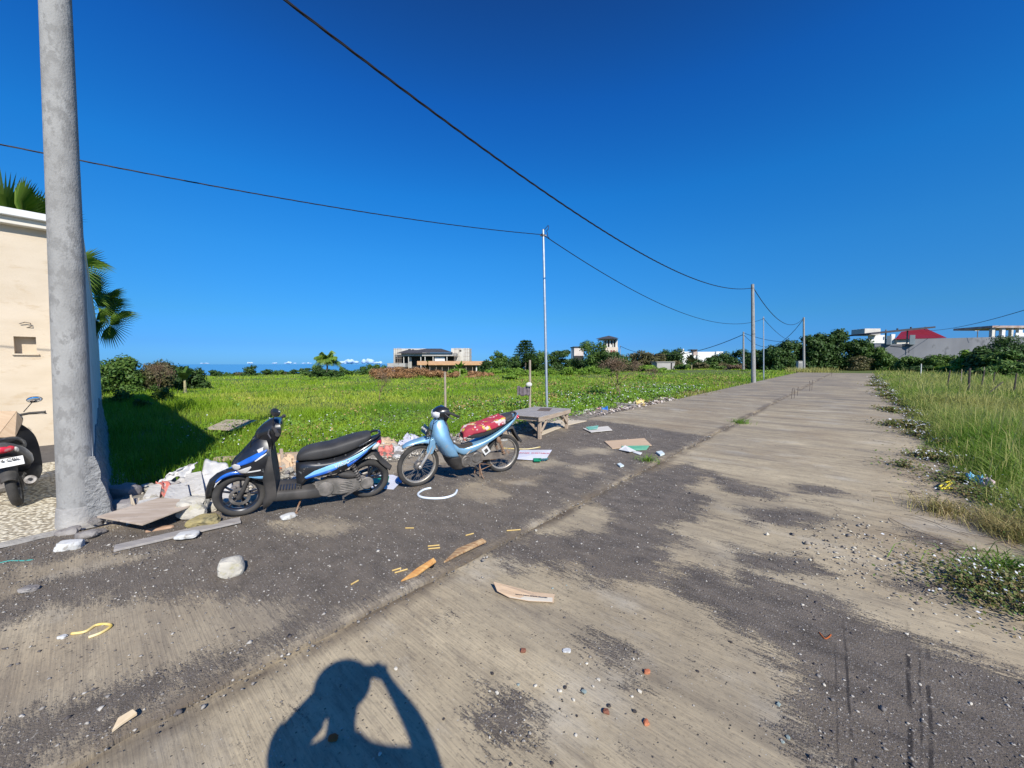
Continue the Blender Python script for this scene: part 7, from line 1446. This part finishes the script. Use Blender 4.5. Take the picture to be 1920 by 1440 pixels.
for lab, px, py, k in (('green weed tuft growing in the seam beyond the scattered card', 1215, 868, .5), ('larger weed tuft growing in the seam farther up the road', 1388, 794, .8), ('grass tuft creeping onto the road at the right photo edge', 1900, 1075, 1.1)):
    c = g(px, py); n = int(260 * k); a = RNG.uniform(0, 2 * PI, n); r = np.abs(RNG.normal(0, .13 * k + .02, n)); X, Y = c.x + r * np.cos(a) * 1.2, c.y + r * np.sin(a)
    v, f, n2 = blades(X, Y, np.full(n, c.z), RNG.uniform(.05, .16, n) * (1 + k * .4), .008 * np.ones(n), RNG.uniform(.6, 1.5, n)); o = blade_obj('weed_tuft', [(v, f, n2, RNG.uniform(0, 1, n))], M_weed, lab, 'weeds'); del o['kind']; 
# dead runner stems on the right edge
b = B(); rr = random.Random(3)
for i in range(46):
    s = rr.uniform(4.0, 9); q = rr.uniform(.55, 1.3); X, Y = wxy(s, q); p = Vector((X, Y, G(X, Y) + .012)); d = Vector((rr.uniform(-1, 1), rr.uniform(-1, 1), 0)).normalized(); pts = [p]
    for k in range(6): d = (d + Vector((rr.uniform(-.5, .5), rr.uniform(-.5, .5), 0))).normalized(); p = p + d * .09; pts.append(Vector((p.x, p.y, G(p.x, p.y) + .006 + .02 * rr.random())))
    b.tube(pts, .0022, 4)
tag(b.build('dead_runners', mat('dead_stem', (.05, .032, .025), (.14, .09, .06), scale=10), ang=180), 'thin dead runner stems on the concrete at the right edge', 'stems', kind='stuff')
# roadside litter beyond the bench
Lt = []
for i in range(60):
    s = RNG.uniform(10.2, 16.5); q = -5.75 - abs(RNG.normal(0, .18)); X, Y = wxy(s, q); Lt.append((X, Y, 1))
weeds('litter', Lt, .055, mat('litter_mix', (.10, .055, .04), (.16, .10, .07), scale=6, rnd=(.60, .55, .50)), 'mixed small litter and dead leaves at the lane edge beyond the bench', 'litter', 14, .16, .08, asp=.7)
# ------------------------------------------------------------------ GRAVEL
def gravel(name, S, Q, size, mt, label, ztop):
    n = len(S); X = S * RS + Q * RC; Y = S * RC - Q * RS; base = np.array([(1, 0, 0), (-1, 0, 0), (0, 1, 0), (0, -1, 0), (0, 0, 1), (0, 0, -1)], float)
    a = RNG.uniform(0, 2 * PI, n); sc3 = size[:, None] * RNG.uniform(.6, 1.2, (n, 3)) * np.array([1, 1, .6]); V = base[None] * sc3[:, None] + RNG.normal(0, .18, (n, 6, 3)) * size[:, None, None]
    c_, s_ = np.cos(a)[:, None], np.sin(a)[:, None]; Vx = V[..., 0] * c_ - V[..., 1] * s_; Vy = V[..., 0] * s_ + V[..., 1] * c_; V = np.stack([Vx + X[:, None], Vy + Y[:, None], V[..., 2] + (SL * S + ztop)[:, None] + size[:, None] * .25], -1)
    T = np.array([(0, 2, 4), (2, 1, 4), (1, 3, 4), (3, 0, 4), (2, 0, 5), (1, 2, 5), (3, 1, 5), (0, 3, 5)]); Fc = (T[None] + np.arange(n)[:, None, None] * 6).reshape(-1, 3)
    o = npmesh(name, V.reshape(-1, 3), Fc, mt, rnd=np.repeat(RNG.uniform(0, 1, n) ** 2.2, 8)); return tag(o, label, 'gravel', kind='stuff')
m_grv = mat('loose_gravel', (.07, .062, .062), (.13, .115, .11), scale=30, rnd=(.50, .47, .42), rough=.9)
def scatter(n, smin, smax, q0, q1, polys, cut, pin=1.0, pout=.12):
    S = smin + (smax - smin) * RNG.uniform(0, 1, n) ** 1.5; Q = RNG.uniform(q0, q1, n); P = np.stack([Q, S], 1); d = np.full(n, -1.)
    for pl in polys: d = np.maximum(d, sdf(P, to_qs(pl)))
    for pl in cut: d = np.minimum(d, -sdf(P, to_qs(pl)))
    pr_ = np.where(d > -.05, pin, pout); k = RNG.uniform(0, 1, n) < pr_; return S[k], Q[k]
S1, Q1_ = scatter(30000, .1, 9, SEAM + .02, 1.6, DARK_R, [], 1, .05); S2, Q2_ = scatter(30000, -1.5, 9.5, QL, SEAM - .02, DARK_L, TAN_L, .9, .3)
gravel('gravel', S1, Q1_, RNG.gamma(2.2, .0017, len(S1)) + .0012, m_grv, 'fine loose gravel scattered over the lower road slab', .0)
gravel('gravel', S2, Q2_, RNG.gamma(2.2, .0018, len(S2)) + .0012, m_grv, 'fine loose gravel scattered over the raised lane', .034)
n = 5000; S3 = RNG.uniform(0, 9, n); Q3_ = -5.62 - np.abs(RNG.normal(0, .6, n)); gravel('debris_gravel', S3, Q3_, RNG.gamma(2, .005, n) + .003, mat('debris_chips', (.30, .26, .20), (.40, .36, .30), scale=20, rnd=(.62, .58, .5)), 'small rubble chips in the debris strip beside the raised lane', .05)
n = 2600; S4 = RNG.uniform(-.5, 14, n); Q4_ = SEAM + RNG.normal(0, .05, n); gravel('seam_gravel', S4, Q4_, RNG.gamma(2, .0022, n) + .0015, m_grv, 'grit collected along the seam between the two slabs', .02)
n = 500; S5 = RNG.normal(4.4, .45, n); Q5 = RNG.normal(.15, .3, n); gravel('concrete_crumbs', S5, Q5, RNG.gamma(2, .004, n) + .002, mat('crumbs', (.28, .24, .19), (.12, .10, .09), scale=20, rnd=(.62, .58, .48)), 'crumbled concrete bits on the right half of the road', .0)
# ------------------------------------------------------------------ AIR
def haze():
    me = bpy.data.meshes.new('haze'); b = B(); b.box((0, 0, 8), (3400, 3400, 60)); me.from_pydata(b.v, [], b.f); o = link_mesh('haze', me, []); m = bpy.data.materials.new('air'); m.use_nodes = True; nn = m.node_tree.nodes; nn.clear()
    ou = nn.new('ShaderNodeOutputMaterial'); pv_ = nn.new('ShaderNodeVolumePrincipled'); pv_.inputs['Color'].default_value = (.7, .82, 1, 1); pv_.inputs['Density'].default_value = .0002; m.node_tree.links.new(pv_.outputs[0], ou.inputs['Volume']); me.materials.append(m); o['kind'] = 'stuff'
